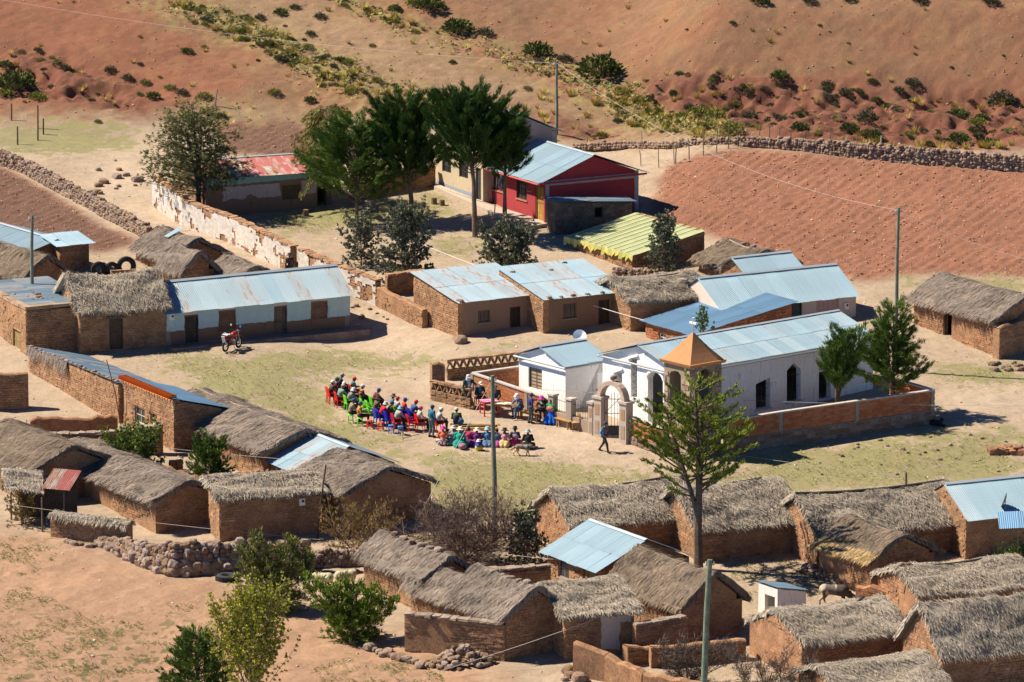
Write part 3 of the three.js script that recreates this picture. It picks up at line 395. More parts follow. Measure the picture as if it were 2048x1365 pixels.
      thatch(g, Pf, { ...o.tt, thick: tk });
    } else { const W = mode === 's' ? a : b, l = mode === 's' ? b : a, ax = mode === 's' ? Rr : L, cx = mode === 's' ? L : Rr; Pf = (s, q) => { const k = (q + 1) / 2, x = lerp(-0.35, W + 0.3, k); return ax.clone().multiplyScalar(lerp(-oh, l + oh, s)).addScaledVector(cx, x).setY(h + 0.12 + tk * 0.7 + rise * x / W + cv * Math.sin(k * Math.PI)); }; thatch(g, Pf, { ridge: 9, ...o.tt, thick: tk }); info.roofAt = (s, t) => Pf(((mode === 's' ? t : s) + oh) / (l + 2 * oh), ((mode === 's' ? s : t) / W) * 2 - 1).add(C); }
  }
  if (o.id) houses[o.id] = info; return info;
}

// ---------------------------------------------------------------- the houses of the village
const ADOBE = [0.47, 0.27, 0.145];
reseed(101);
const th1 = (tone, shag, x = {}) => ({ tone, shag, ...x });
// upper left cluster
house('adobe_house', 'dark adobe house under a pale metal gable roof beside the left power pole', { apy: 479, id: 'ul', c: [66, 545], lx: -40, rx: 156, ty: 500, th: 55, axis: 'L', rise: 0.75, roof: 'metal', kind: 'clean', col: ADOBE, oh: 0.25 });
house('adobe_shed', 'small dark adobe shed with a narrow metal roof behind the tractor tyres', { c: [120, 545], lx: 100, rx: 178, ty: 492, th: 60, axis: 's', rise: 0.25, roof: 'metal', kind: 'clean', col: ADOBE, a: 1.8 });
house('thatched_hut', 'low thatched hut with a sagging straw roof at the foot of the left power pole', { c: [50, 600], lx: -60, rx: 135, ty: 556, th: 56, axis: 'L', rise: 1.0, roof: 'thatch', tt: th1('brown', 0.4), col: ADOBE });
house('thatched_hut', 'thatched hut with a metal patch near its ridge, beside the tractor tyres', { apy: 472, id: 'patch', c: [338, 552], lx: 272, rx: 450, ty: 520, th: 60, axis: 'L', rise: 1.15, roof: 'thatch', tt: th1('grey', 0.15) });
house('thatched_hut', 'smallest thatched hut, squeezed between two larger straw roofs', { apy: 497, c: [368, 590], lx: 347, rx: 428, ty: 543, th: 60, axis: 'L', rise: 0.8, roof: 'thatch', tt: th1('grey', 0.15), a: 2.6 });
house('thatched_hut', 'thatched hut by the path directly behind the blue and white house', { apy: 525, c: [470, 600], lx: 410, rx: 556, ty: 566, th: 60, axis: 'L', rise: 1.2, roof: 'thatch', tt: th1('grey', 0.1), a: 3.4 });
// the row at the left of the square
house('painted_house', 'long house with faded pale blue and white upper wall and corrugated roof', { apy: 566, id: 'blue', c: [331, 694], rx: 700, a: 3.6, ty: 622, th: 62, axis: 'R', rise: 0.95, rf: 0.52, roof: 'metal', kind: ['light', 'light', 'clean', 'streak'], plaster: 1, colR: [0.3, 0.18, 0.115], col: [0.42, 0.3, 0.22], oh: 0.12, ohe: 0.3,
  ops: [{ f: 'R', t: 'door', px: [370, 632, 396, 690], col: [0.12, 0.08, 0.055] }, { f: 'R', t: 'window', px: [437, 624, 471, 662], blocked: [0.24, 0.14, 0.09] }, { f: 'R', t: 'door', px: [547, 614, 574, 684], col: [0.2, 0.14, 0.1] }, { f: 'R', t: 'window', px: [621, 606, 655, 638], blocked: [0.26, 0.15, 0.1] }],
  panels: [[333, 368, 622, 664], [396, 437, 616, 658], [471, 547, 606, 650], [574, 621, 602, 643], [655, 700, 590, 635]].map(([x0, x1, y0, y1]) => ({ f: 'R', poly: [[x0, y0], [x1, y0 - (x1 - x0) * 0.1], [x1, y1 - (x1 - x0) * 0.1], [x0, y1]], col: [0.66, 0.88, 0.86], ragged: 0.025 })).concat([[368, 396, 618, 631], [437, 471, 612, 622], [547, 574, 600, 613], [621, 655, 592, 604]].map(([x0, x1, y0, y1]) => ({ f: 'R', poly: [[x0, y0], [x1, y0 - (x1 - x0) * 0.1], [x1, y1 - (x1 - x0) * 0.1], [x0, y1]], col: [0.95, 0.76, 0.68], ragged: 0.01, proud: 0.008 }))) });
house('thatched_house', 'thatched adobe house with a plank door joined to the blue and white house', { apy: 545, id: 'thL', c: [160, 708], rx: 330, a: 4.6, ty: 622, th: 72, axis: 'R', rise: 1.25, roof: 'thatch', tt: th1('blond', 0.9), col: ADOBE, ops: [{ f: 'R', t: 'door', px: [218, 637, 246, 699], lintel: 1 }] });
house('adobe_house', 'adobe house with parapets and loose stones on its flat metal roof', { id: 'para', c: [53, 712], lx: -50, rx: 204, ty: 622, th: 66, axis: 't', rise: 0.0, roof: 'metal', kind: ['dull', 'streak'], oh: -0.15, col: [0.47, 0.27, 0.145], ops: [{ f: 'L', t: 'door', px: [25, 660, 40, 727], col: [0.34, 0.24, 0.09] }] });
house('adobe_house', 'long adobe house with a straw fringe along its lit wall and rusty sloping roof', { id: 'fringe', c: [238, 848], lx: 58, b: 3.4, ty: 768, th: 60, axis: 't', rise: -0.9, roof: 'metal', kind: ['dull', 'streak', 'dull'], oh: 0.1, ohe: 0.12, bare: { L: 0.9, R: 0.6 }, ops: [{ f: 'L', t: 'door', px: [60, 764, 69, 812], open: 1 }] });
house('adobe_house', 'adobe house with an orange tile edge and a blue metal roof', { id: 'orange', c: [349, 905], lx: 245, b: 3.0, ty: 800, th: 60, axis: 't', rise: -0.8, roof: 'metal', kind: 'blue', oh: 0.05, ohe: 0.05, bare: { L: 0.6, R: 0.6 }, ops: [{ f: 'L', t: 'window', px: [269, 816, 289, 848], col: [0.5, 0.45, 0.4] }, { f: 'L', t: 'window', px: [300, 828, 313, 850], col: [0.5, 0.45, 0.2] }] });
// left foreground yards
house('thatched_house', 'largest thatched house of the left yard with two long ridge poles', { apy: 853, id: 'big', c: [528, 968], lx: 322, b: 4.4, ty: 905, th: 59, axis: 'L', rise: 1.35, roof: 'thatch', tt: th1('grey', 0.12), oh: 0.35, ops: [{ f: 'L', t: 'door', px: [373, 884, 386, 934] }, { f: 'L', t: 'door', px: [425, 900, 437, 940], open: 1 }] });
house('metal_roof_house', 'adobe house with a worn bluish metal gable roof between two thatched houses', { apy: 893, c: [602, 1000], lx: 520, b: 5.3, ty: 948, th: 60, axis: 'L', rise: 0.8, roof: 'metal', kind: ['light', 'clean', 'streak'], oh: 0.2, ops: [{ f: 'L', t: 'door', px: [525, 926, 541, 965], open: 1 }] });
house('thatched_house', 'thatched adobe house with a grey plank door facing the dry hedge', { apy: 929, id: 'door', c: [690, 1066], lx: 612, rx: 862, ty: 990, th: 57, axis: 'L', rise: 1.5, roof: 'thatch', tt: th1('grey', 0.2), oh: 0.25, a: 4.6 });
house('thatched_house', 'long thatched adobe house with sunlit side wall and dark gable', { apy: 958, id: 'mid', c: [311, 1068], lx: 100, rx: 440, ty: 1003, th: 58, axis: 'L', rise: 1.3, roof: 'thatch', tt: th1('grey', 0.12), oh: 0.3, bare: { L: 0.55, R: 0.6 } });
house('thatched_shed', 'low thatched shed with an electric meter on its dark mud wall', { id: 'meter', c: [440, 1086], rx: 640, a: 2.0, ty: 1002, th: 72, axis: 's', rise: 0.45, roof: 'thatch', tt: th1('blond', 0.6) });
house('thatched_house', 'thatched house with a slumped dark straw roof beside the open lean-to shed', { apy: 885, c: [62, 1010], lx: -60, b: 4.6, ty: 948, th: 58, axis: 'L', rise: 1.3, roof: 'thatch', tt: th1('brown', 0.12), oh: 0.3 });
// front row, centre
house('thatched_hut', 'thatched hut with flat stones on its ridge behind the two sheep', { apy: 1105, id: 'sheep', c: [850, 1230], lx: 728, rx: 940, ty: 1158, th: 57, axis: 'L', rise: 1.3, roof: 'thatch', tt: th1('grey', 0.15), oh: 0.35 });
house('thatched_hut', 'low thatched lean-to with a blue door between two straw roofs', { apy: 1148, id: 'lean', c: [905, 1266], lx: 822, b: 2.3, ty: 1204, th: 57, axis: 'L', rise: 0.9, roof: 'thatch', tt: th1('grey', 0.15), bare: { L: 0.8, R: 0.6 }, ops: [{ f: 'L', t: 'door', px: [886, 1204, 894, 1240], col: [0.35, 0.45, 0.5] }] });
house('thatched_hut', 'thatched hut with dark gable and stones along its straw ridge by the boundary wall', { apy: 1168, id: 'gab', c: [1012, 1322], lx: 905, rx: 1128, ty: 1236, th: 57, axis: 'L', rise: 1.3, roof: 'thatch', tt: th1('grey', 0.15, { fresh: 0 }), oh: 0.3 });
house('thatched_shed', 'low thatched shed with a square of pale plaster on its wall', { id: 'plas', c: [1130, 1322], rx: 1268, a: 2.6, ty: 1238, th: 70, axis: 's', rise: 0.7, roof: 'thatch', tt: th1('blond', 0.5), panels: [{ f: 'R', poly: [[1202, 1234], [1262, 1228], [1262, 1243], [1240, 1246], [1238, 1300], [1203, 1300]], col: [0.82, 0.64, 0.54], ragged: 0.05, label: 'patch of pale plaster' }] });
house('thatched_hut', 'thatched hut with stick ends along its rake in front of the new metal roof', { apy: 1138, id: 'stick', c: [1366, 1290], lx: 1225, rx: 1484, ty: 1215, th: 57, axis: 'L', rise: 1.4, roof: 'thatch', tt: th1('brown', 0.08), oh: 0.3 });
house('metal_roof_house', 'adobe house with a new pale blue metal roof and yellow door in the front row', { apy: 1078, id: 'newm', c: [1195, 1212], lx: 1096, rx: 1378, ty: 1140, th: 58, axis: 'L', rise: 1.15, roof: 'metal', kind: 'clean', oh: 0.3, bare: { L: 0.9, R: 0.7 }, ops: [{ f: 'L', t: 'window', px: [1116, 1118, 1138, 1158], col: [0.25, 0.25, 0.3] }, { f: 'L', t: 'door', px: [1165, 1136, 1179, 1180], col: [0.42, 0.24, 0.06] }] });
// front row, right
house('thatched_house', 'long shaggy thatched house whose lit gable faces the square', { apy: 973, id: 'shagA', c: [1142, 1118], lx: 1097, rx: 1396, a: 4.2, ty: 1052, th: 66, axis: 'R', rise: 1.35, roof: 'thatch', tt: th1('blond', 1.0), oh: 0.2, col: [0.5, 0.275, 0.15] });
house('thatched_house', 'shaggy thatched house with pale new straw at its corner behind the tall cypress', { apy: 968, id: 'shagB', c: [1398, 1126], rx: 1592, a: 4.8, ty: 1058, th: 68, axis: 'R', rise: 1.3, roof: 'thatch', tt: th1('blond', 1.0), oh: 0.3 });
house('thatched_house', 'thatched house with a black pole laid along its ridge next to a metal roof', { apy: 985, id: 'pole', c: [1634, 1142], lx: 1603, rx: 1928, ty: 1068, th: 68, axis: 'R', rise: 1.3, roof: 'thatch', tt: th1('blond', 1.0), col: [0.5, 0.275, 0.15], oh: 0.2, a: 4.6 });
house('metal_roof_house', 'house with a striped metal roof and satellite dish at the edge of the square', { apy: 968, id: 'dish', c: [1932, 1120], rx: 2110, a: 4.4, ty: 1036, th: 66, axis: 'R', rise: 1.1, roof: 'metal', kind: ['light', 'clean'], oh: 0.05, ohe: 0.3 });
house('thatched_hut', 'small thatched hut with yellow straw eaves over a deeply scored mud wall', { apy: 1062, id: 'yel', c: [1743, 1196], lx: 1638, rx: 1868, ty: 1124, th: 56, axis: 'L', rise: 1.1, roof: 'thatch', tt: th1('brown', 0.12, { fresh: 1 }), col: [0.5, 0.275, 0.15], oh: 0.25, bare: { L: 0.5, R: 0.6 } });
house('thatched_house', 'grey thatched house with stones and a dark pole on its ridge behind the calf', { apy: 1130, id: 'grA', c: [1838, 1270], lx: 1800, rx: 2070, ty: 1192, th: 67, axis: 'R', rise: 1.35, roof: 'thatch', tt: th1('blond', 0.6), col: [0.5, 0.275, 0.15], oh: 0.2, a: 4.2 });
house('thatched_house', 'grey thatched house with a brick coursed gable cut by the frame edge', { apy: 1203, id: 'grB', c: [1885, 1400], lx: 1806, rx: 2100, ty: 1310, th: 66, axis: 'R', rise: 1.5, roof: 'thatch', tt: th1('blond', 0.6), col: [0.5, 0.275, 0.15], oh: 0.25, bare: { L: 0.9, R: 0.6 } });
house('thatched_hut', 'thatched hut with a forked branch lying on its straw and a rounded mud gable', { apy: 1216, id: 'fork', c: [1603, 1368], lx: 1486, rx: 1818, ty: 1290, th: 62, axis: 'R', rise: 1.35, roof: 'thatch', tt: th1('blond', 0.5), col: [0.5, 0.275, 0.15], oh: 0.02, bare: { L: 0.45, R: 0.5 }, a: 4.6 });
house('thatched_hut', 'thatched roof rising at the bottom edge below the forked branch hut', { apy: 1324, id: 'bot', c: [1690, 1470], lx: 1620, rx: 1885, ty: 1392, th: 64, axis: 'R', rise: 1.4, roof: 'thatch', tt: th1('blond', 0.6), a: 4.2 });
house('privy', 'tiny white shed with a metal lid roof between mud houses', { cat: 'shed', c: [1555, 1240], lx: 1517, rx: 1612, ty: 1178, th: 55, axis: 't', rise: -0.35, roof: 'metal', kind: 'clean', plaster: 1, col: [1.08, 1.06, 1.04], oh: 0.08, t: 0.18, ops: [{ f: 'L', t: 'void', px: [1530, 1192, 1550, 1236] }] });
// middle of the square
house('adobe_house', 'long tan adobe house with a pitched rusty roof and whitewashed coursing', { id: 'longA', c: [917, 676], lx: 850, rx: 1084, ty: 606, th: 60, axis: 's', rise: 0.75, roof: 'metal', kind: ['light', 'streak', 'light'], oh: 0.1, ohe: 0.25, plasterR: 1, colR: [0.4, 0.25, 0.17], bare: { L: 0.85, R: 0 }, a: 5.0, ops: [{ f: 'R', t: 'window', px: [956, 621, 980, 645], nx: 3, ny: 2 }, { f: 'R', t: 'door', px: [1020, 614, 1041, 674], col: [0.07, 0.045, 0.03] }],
  panels: [] });
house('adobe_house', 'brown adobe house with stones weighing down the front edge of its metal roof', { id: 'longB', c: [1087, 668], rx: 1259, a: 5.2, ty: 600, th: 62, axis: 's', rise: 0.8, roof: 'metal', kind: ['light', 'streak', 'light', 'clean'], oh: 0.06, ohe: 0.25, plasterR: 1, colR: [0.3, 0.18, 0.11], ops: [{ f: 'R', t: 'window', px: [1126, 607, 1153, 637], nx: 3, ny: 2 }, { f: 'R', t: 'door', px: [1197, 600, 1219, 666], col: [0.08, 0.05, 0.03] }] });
house('thatched_house', 'shaggy thatched house with a tin door joined to the house with stones on its roof', { apy: 552, id: 'tin', c: [1262, 664], rx: 1412, a: 4.4, ty: 604, th: 64, axis: 'R', rise: 1.1, roof: 'thatch', tt: th1('blond', 0.9), ops: [{ f: 'R', t: 'door', px: [1263, 612, 1287, 665], col: [0.4, 0.42, 0.4], metal: 1 }] });
house('thatched_hut', 'thatched hut with pale boards on its ridge at the edge of the red field', { apy: 494, id: 'ridgeb', c: [1468, 570], lx: 1398, rx: 1590, ty: 542, th: 58, axis: 'L', rise: 1.25, roof: 'thatch', tt: th1('brown', 0.1), oh: 0.3 });
house('metal_roof_house', 'pink walled house with a broad pale metal roof behind the chapel', { apy: 556, id: 'pink', c: [1440, 672], rx: 1712, a: 4.6, ty: 616, th: 62, axis: 'R', rise: 0.8, roof: 'metal', kind: 'clean', plaster: 1, col: [0.84, 0.7, 0.6], oh: 0.1, ohe: 0.3, ops: [{ f: 'R', t: 'window', px: [1512, 606, 1546, 640], blocked: [0.25, 0.17, 0.11] }, { f: 'R', t: 'door', px: [1580, 604, 1604, 652], col: [0.1, 0.13, 0.13] }, { f: 'R', t: 'window', px: [1633, 598, 1678, 632], col: [0.6, 0.4, 0.36], nx: 5, ny: 1, paneMat: mat({ color: lin(0.45, 0.3, 0.28), roughness: 0.8 }) }] });
house('metal_roof_shed', 'shed with a pale metal roof between the pink walled house and a thatched hut', { cat: 'shed', c: [1500, 600], rx: 1600, a: 3.0, ty: 550, th: 60, axis: 'R', rise: 0.7, roof: 'metal', kind: 'clean', col: ADOBE });
house('brick_house', 'brick house with a blue metal roof between the chapel and the thatched houses', { id: 'brick', c: [1384, 712], lx: 1292, rx: 1600, ty: 670, th: 57, axis: 't', rise: 1.0, roof: 'metal', kind: 'blue', col: [0.42, 0.16, 0.075], brick: [0.5, 0.2, 0.09], bs: { bw: 0.25, bh: 0.16 }, bare: { L: 2, R: 2 }, oh: 0.25, b: 6.6, ops: [{ f: 'L', t: 'window', px: [1318, 668, 1332, 684], col: [0.6, 0.6, 0.58] }] });
house('thatched_hut', 'mud walled thatched hut standing alone on the grass beyond the chapel', { apy: 585, id: 'alone', c: [1990, 712], lx: 1828, rx: 2110, ty: 642, th: 58, axis: 'L', rise: 1.4, roof: 'thatch', tt: th1('grey', 0.12), col: [0.5, 0.275, 0.15], oh: 0.3, bare: { L: 0.5, R: 0.6 }, ops: [{ f: 'L', t: 'door', px: [1887, 626, 1904, 687], open: 1 }] });


// ---------------------------------------------------------------- chapel, its yard, school, outbuildings
reseed(202);
const WHITE = [1.13, 1.14, 1.15], CLAY = [0.62, 0.22, 0.09], STONE = [0.42, 0.31, 0.22];
const box = (o, D, N, w, h, d, col) => new MB().col(col).box(o, D.clone().multiplyScalar(w / 2), V(0, h / 2, 0), N.clone().multiplyScalar(d / 2)).geo(2);
const chapel = house('chapel', 'white chapel with a long corrugated roof, arched doorway and pointed side windows', { cat: 'church', id: 'chapel', c: [1357, 874], lx: 1205, rx: 1746, ty: 744, th: 50, axis: 'R', apy: 689, roof: 'metal', kind: ['clean', 'light', 'clean'], plaster: 1, col: WHITE, oh: 0.25, ohe: 0.15, t: 0.35, fascia: [0.3, 0.33, 0.35],
  ops: [{ f: 'L', t: 'void', px: [1262, 716, 1274, 794], poly: [[1262, 794], [1274, 797], [1274, 719], [1262, 716]] }, { f: 'L', t: 'void', px: [1232, 744, 1244, 774], poly: [[1232, 772], [1244, 775], [1244, 747], [1232, 744]] },
    { f: 'L', t: 'void', px: [1296, 742, 1326, 850], poly: [[1296, 850], [1326, 857], [1326, 762], [1323, 752], [1316, 745], [1309, 744], [1301, 748], [1296, 756]] },
    { f: 'R', t: 'void', px: [1512, 755, 1541, 816], poly: [[1512, 820], [1541, 815], [1541, 755], [1512, 769]] }, { f: 'R', t: 'void', px: [1574, 726, 1602, 802], poly: [[1574, 806], [1602, 801], [1602, 739], [1588, 726], [1574, 742]] }, { f: 'R', t: 'void', px: [1638, 745, 1662, 800], poly: [[1638, 800], [1662, 796], [1662, 740], [1638, 745]] }] });
{ // iron lattice in the chapel openings and raised trims
  const { g, faces, toUV } = chapel; const put = (f, list, n, name, r = 0.012, col = [0.03, 0.03, 0.035]) => { const [O, D, N] = faces[f], m = new MB().col(col); for (const [a, b] of list) { const A = toUV(f, ...a), B = toUV(f, ...b), P = (q) => O.clone().addScaledVector(D, q[0]).addScaledVector(UP, q[1]).addScaledVector(N, n); m.bar(P(A), P(B), r, r, 5); } return part(name, m.geo(), M.plain, g); };
  for (let i = 0; i < 5; i++) { const y = 722 + i * 14; put('L', [[[1262, y], [1274, y + 9]], [[1274, y + 9], [1262, y + 14]]], -0.12, 'window_lattice'); }
  put('L', [[[1232, 748], [1244, 762]], [[1244, 762], [1232, 772]]], -0.12, 'window_lattice');
  for (const [x0, x1, y0, y1] of [[1512, 1541, 772, 817], [1574, 1602, 745, 802], [1638, 1662, 748, 798]]) { put('R', [[[(x0 + x1) / 2, y0], [(x0 + x1) / 2, y1]], [[x0, (y0 + y1) / 2 + 3], [x1, (y0 + y1) / 2 - 2]], [[x0, y0 + 10], [x1, y0 + 5]]], -0.12, 'window_lattice'); put('R', [[[x0 - 3, y1 + 6], [x1 + 3, y1 - 1]]], 0.02, 'sill', 0.05, [0.5, 0.46, 0.44]); }
  put('L', [[[1256, 717], [1277, 711]]], 0.05, 'lintel', 0.06, WHITE); put('L', [[[1226, 745], [1246, 738]]], 0.05, 'lintel', 0.06, WHITE);
  const arch = []; for (let i = 0; i < 8; i++) { const t0 = Math.PI * i / 8, t1 = Math.PI * (i + 1) / 8, P = (t) => [1311 - Math.cos(t) * 17, 758 - Math.sin(t) * 15 + (Math.cos(t) * -17) * 0.2]; arch.push([P(t0), P(t1)]); } put('L', arch, 0.03, 'door_arch', 0.06, WHITE);
}
house('white_house', 'white house with a pale metal roof and louvred window joined to the chapel', { id: 'annex', c: [1131, 824], lx: 1038, rx: 1212, ty: 732, th: 51, axis: 'R', apy: 693, roof: 'metal', kind: 'clean', plaster: 1, col: WHITE, oh: 0.2, ohe: 0.2, fascia: [0.35, 0.4, 0.42], ops: [{ f: 'L', t: 'window', px: [1057, 737, 1084, 778], col: [0.12, 0.1, 0.08], nx: 2, ny: 6, sill: 0, paneMat: mat({ color: lin(0.4, 0.28, 0.18), roughness: 0.8 }) }, { f: 'R', t: 'window', px: [1195, 746, 1206, 778], col: [0.2, 0.12, 0.09] }] });
// bell tower
const tower = house('bell_tower', 'stone bell tower with an orange pyramid roof and white cross', { cat: 'tower', id: 'tower', c: [1380, 920], lx: 1328, rx: 1442, ty: 733, th: 50, axis: 's', rise: 0, roof: 'none', plaster: 1, col: [0.4, 0.31, 0.23], t: 0.3,
  ops: [{ f: 'L', t: 'arch', px: [1339, 742, 1362, 800], poly: [[1339, 800], [1362, 806], [1362, 752], [1357, 744], [1350, 742], [1343, 743], [1339, 748]] }, { f: 'R', t: 'arch', px: [1398, 740, 1425, 800], poly: [[1398, 804], [1425, 800], [1425, 746], [1419, 740], [1411, 738], [1403, 742], [1398, 750]] }] });
{
  const { g, L, R: Rr, a, b, h, faces, toUV } = tower; let n = 0;
  for (const f of ['L', 'R']) { const [O, D, N, len] = faces[f]; const hole = f === 'L' ? [[1339, 800], [1362, 740]] : [[1398, 804], [1425, 738]], A = toUV(f, ...hole[0]), B = toUV(f, ...hole[1]);
    const u0 = Math.min(A[0], B[0]) - 0.05, u1 = Math.max(A[0], B[0]) + 0.05, v0 = A[1] - 0.05, v1 = B[1] + 0.12;
    for (let v = 0.05, r = 0; v < h - 0.2; v += 0.27, r++) for (let u = 0.02 - (r % 2) * 0.2; u < len; ) { const w = rr(0.28, 0.52), p0 = Math.max(0.02, u), p1 = Math.min(len - 0.02, u + w - 0.045); u += w; if (p1 - p0 < 0.1) continue; if (p1 > u0 && p0 < u1 && v + 0.23 > v0 && v < v1) continue; n++;
      part('stone_block', new MB().col(jit(R() < 0.3 ? [0.5, 0.3, 0.2] : [0.5, 0.4, 0.3], 0.2)).box(O.clone().addScaledVector(D, (p0 + p1) / 2).addScaledVector(UP, v + 0.115).addScaledVector(N, 0.02), D.clone().multiplyScalar((p1 - p0) / 2), V(0, 0.11, 0), N.clone().multiplyScalar(0.022), 0.012).geo(2), M.stone, g); } }
  const c = L.clone().multiplyScalar(a / 2).addScaledVector(Rr, b / 2), e = 0.2, K = (s, t, y, k) => c.clone().addScaledVector(L, s * (a / 2 + k)).addScaledVector(Rr, t * (b / 2 + k)).setY(y), q = [[-1, -1], [1, -1], [1, 1], [-1, 1]];
  const co = new MB().col([0.62, 0.3, 0.13]); for (let i = 0; i < 4; i++) { const [s, t] = q[i], [s2, t2] = q[(i + 1) % 4]; co.quad(K(s, t, h - 0.1, e - 0.06), K(s2, t2, h - 0.1, e - 0.06), K(s2, t2, h + 0.06, e), K(s, t, h + 0.06, e)); } co.quad(...q.map(([s, t]) => K(s, t, h - 0.1, e - 0.06))); co.quad(...q.map(([s, t]) => K(s, t, h + 0.06, e))); part('cornice', co.geo(2), M.plaster, g);
  const py = new MB().col([0.66, 0.3, 0.12]), ap = c.clone().setY(h + 0.06 + 1.42); for (let i = 0; i < 4; i++) { const [s, t] = q[i], [s2, t2] = q[(i + 1) % 4], A = K(s, t, h + 0.064, e - 0.1), B = K(s2, t2, h + 0.064, e - 0.1); for (let k = 0; k < 6; k++) { const f0 = k / 6, f1 = (k + 1) / 6, cu = (f) => 1 - Math.pow(1 - f, 1.25) * 0 - f, W = (P, f) => { const r = P.clone().lerp(ap, f); r.y -= 0.06 * Math.sin(f * Math.PI); return r; }; py.quad(W(A, f0), W(B, f0), W(B, f1), W(A, f1)); } } part('pyramid_roof', py.geo(2), M.plaster, g);
  const cr = new MB().col([0.9, 0.9, 0.9]); cr.abox(ap.x, ap.y + 0.3, ap.z, 0.09, 0.85, 0.09); cr.box(V(ap.x, ap.y + 0.45, ap.z), L.clone().multiplyScalar(0.25), V(0, 0.045, 0), Rr.clone().multiplyScalar(0.042)); part('cross', cr.geo(), M.plain, g);
  const be = new THREE.LatheGeometry([[0.02, 0], [0.1, -0.03], [0.14, -0.2], [0.22, -0.4], [0.2, -0.41]].map(([x, y]) => new THREE.Vector2(x, y)), 14); const bm = part('bell', tint(be, [0.2, 0.16, 0.08]), M.gloss, g); bm.position.copy(c).setY(h - 0.5); part('bell_beam', new MB().col([0.12, 0.08, 0.05]).bar(K(-1, 0, h - 0.46, -0.1), K(1, 0, h - 0.46, -0.1), 0.05).geo(), M.wood, g);
}
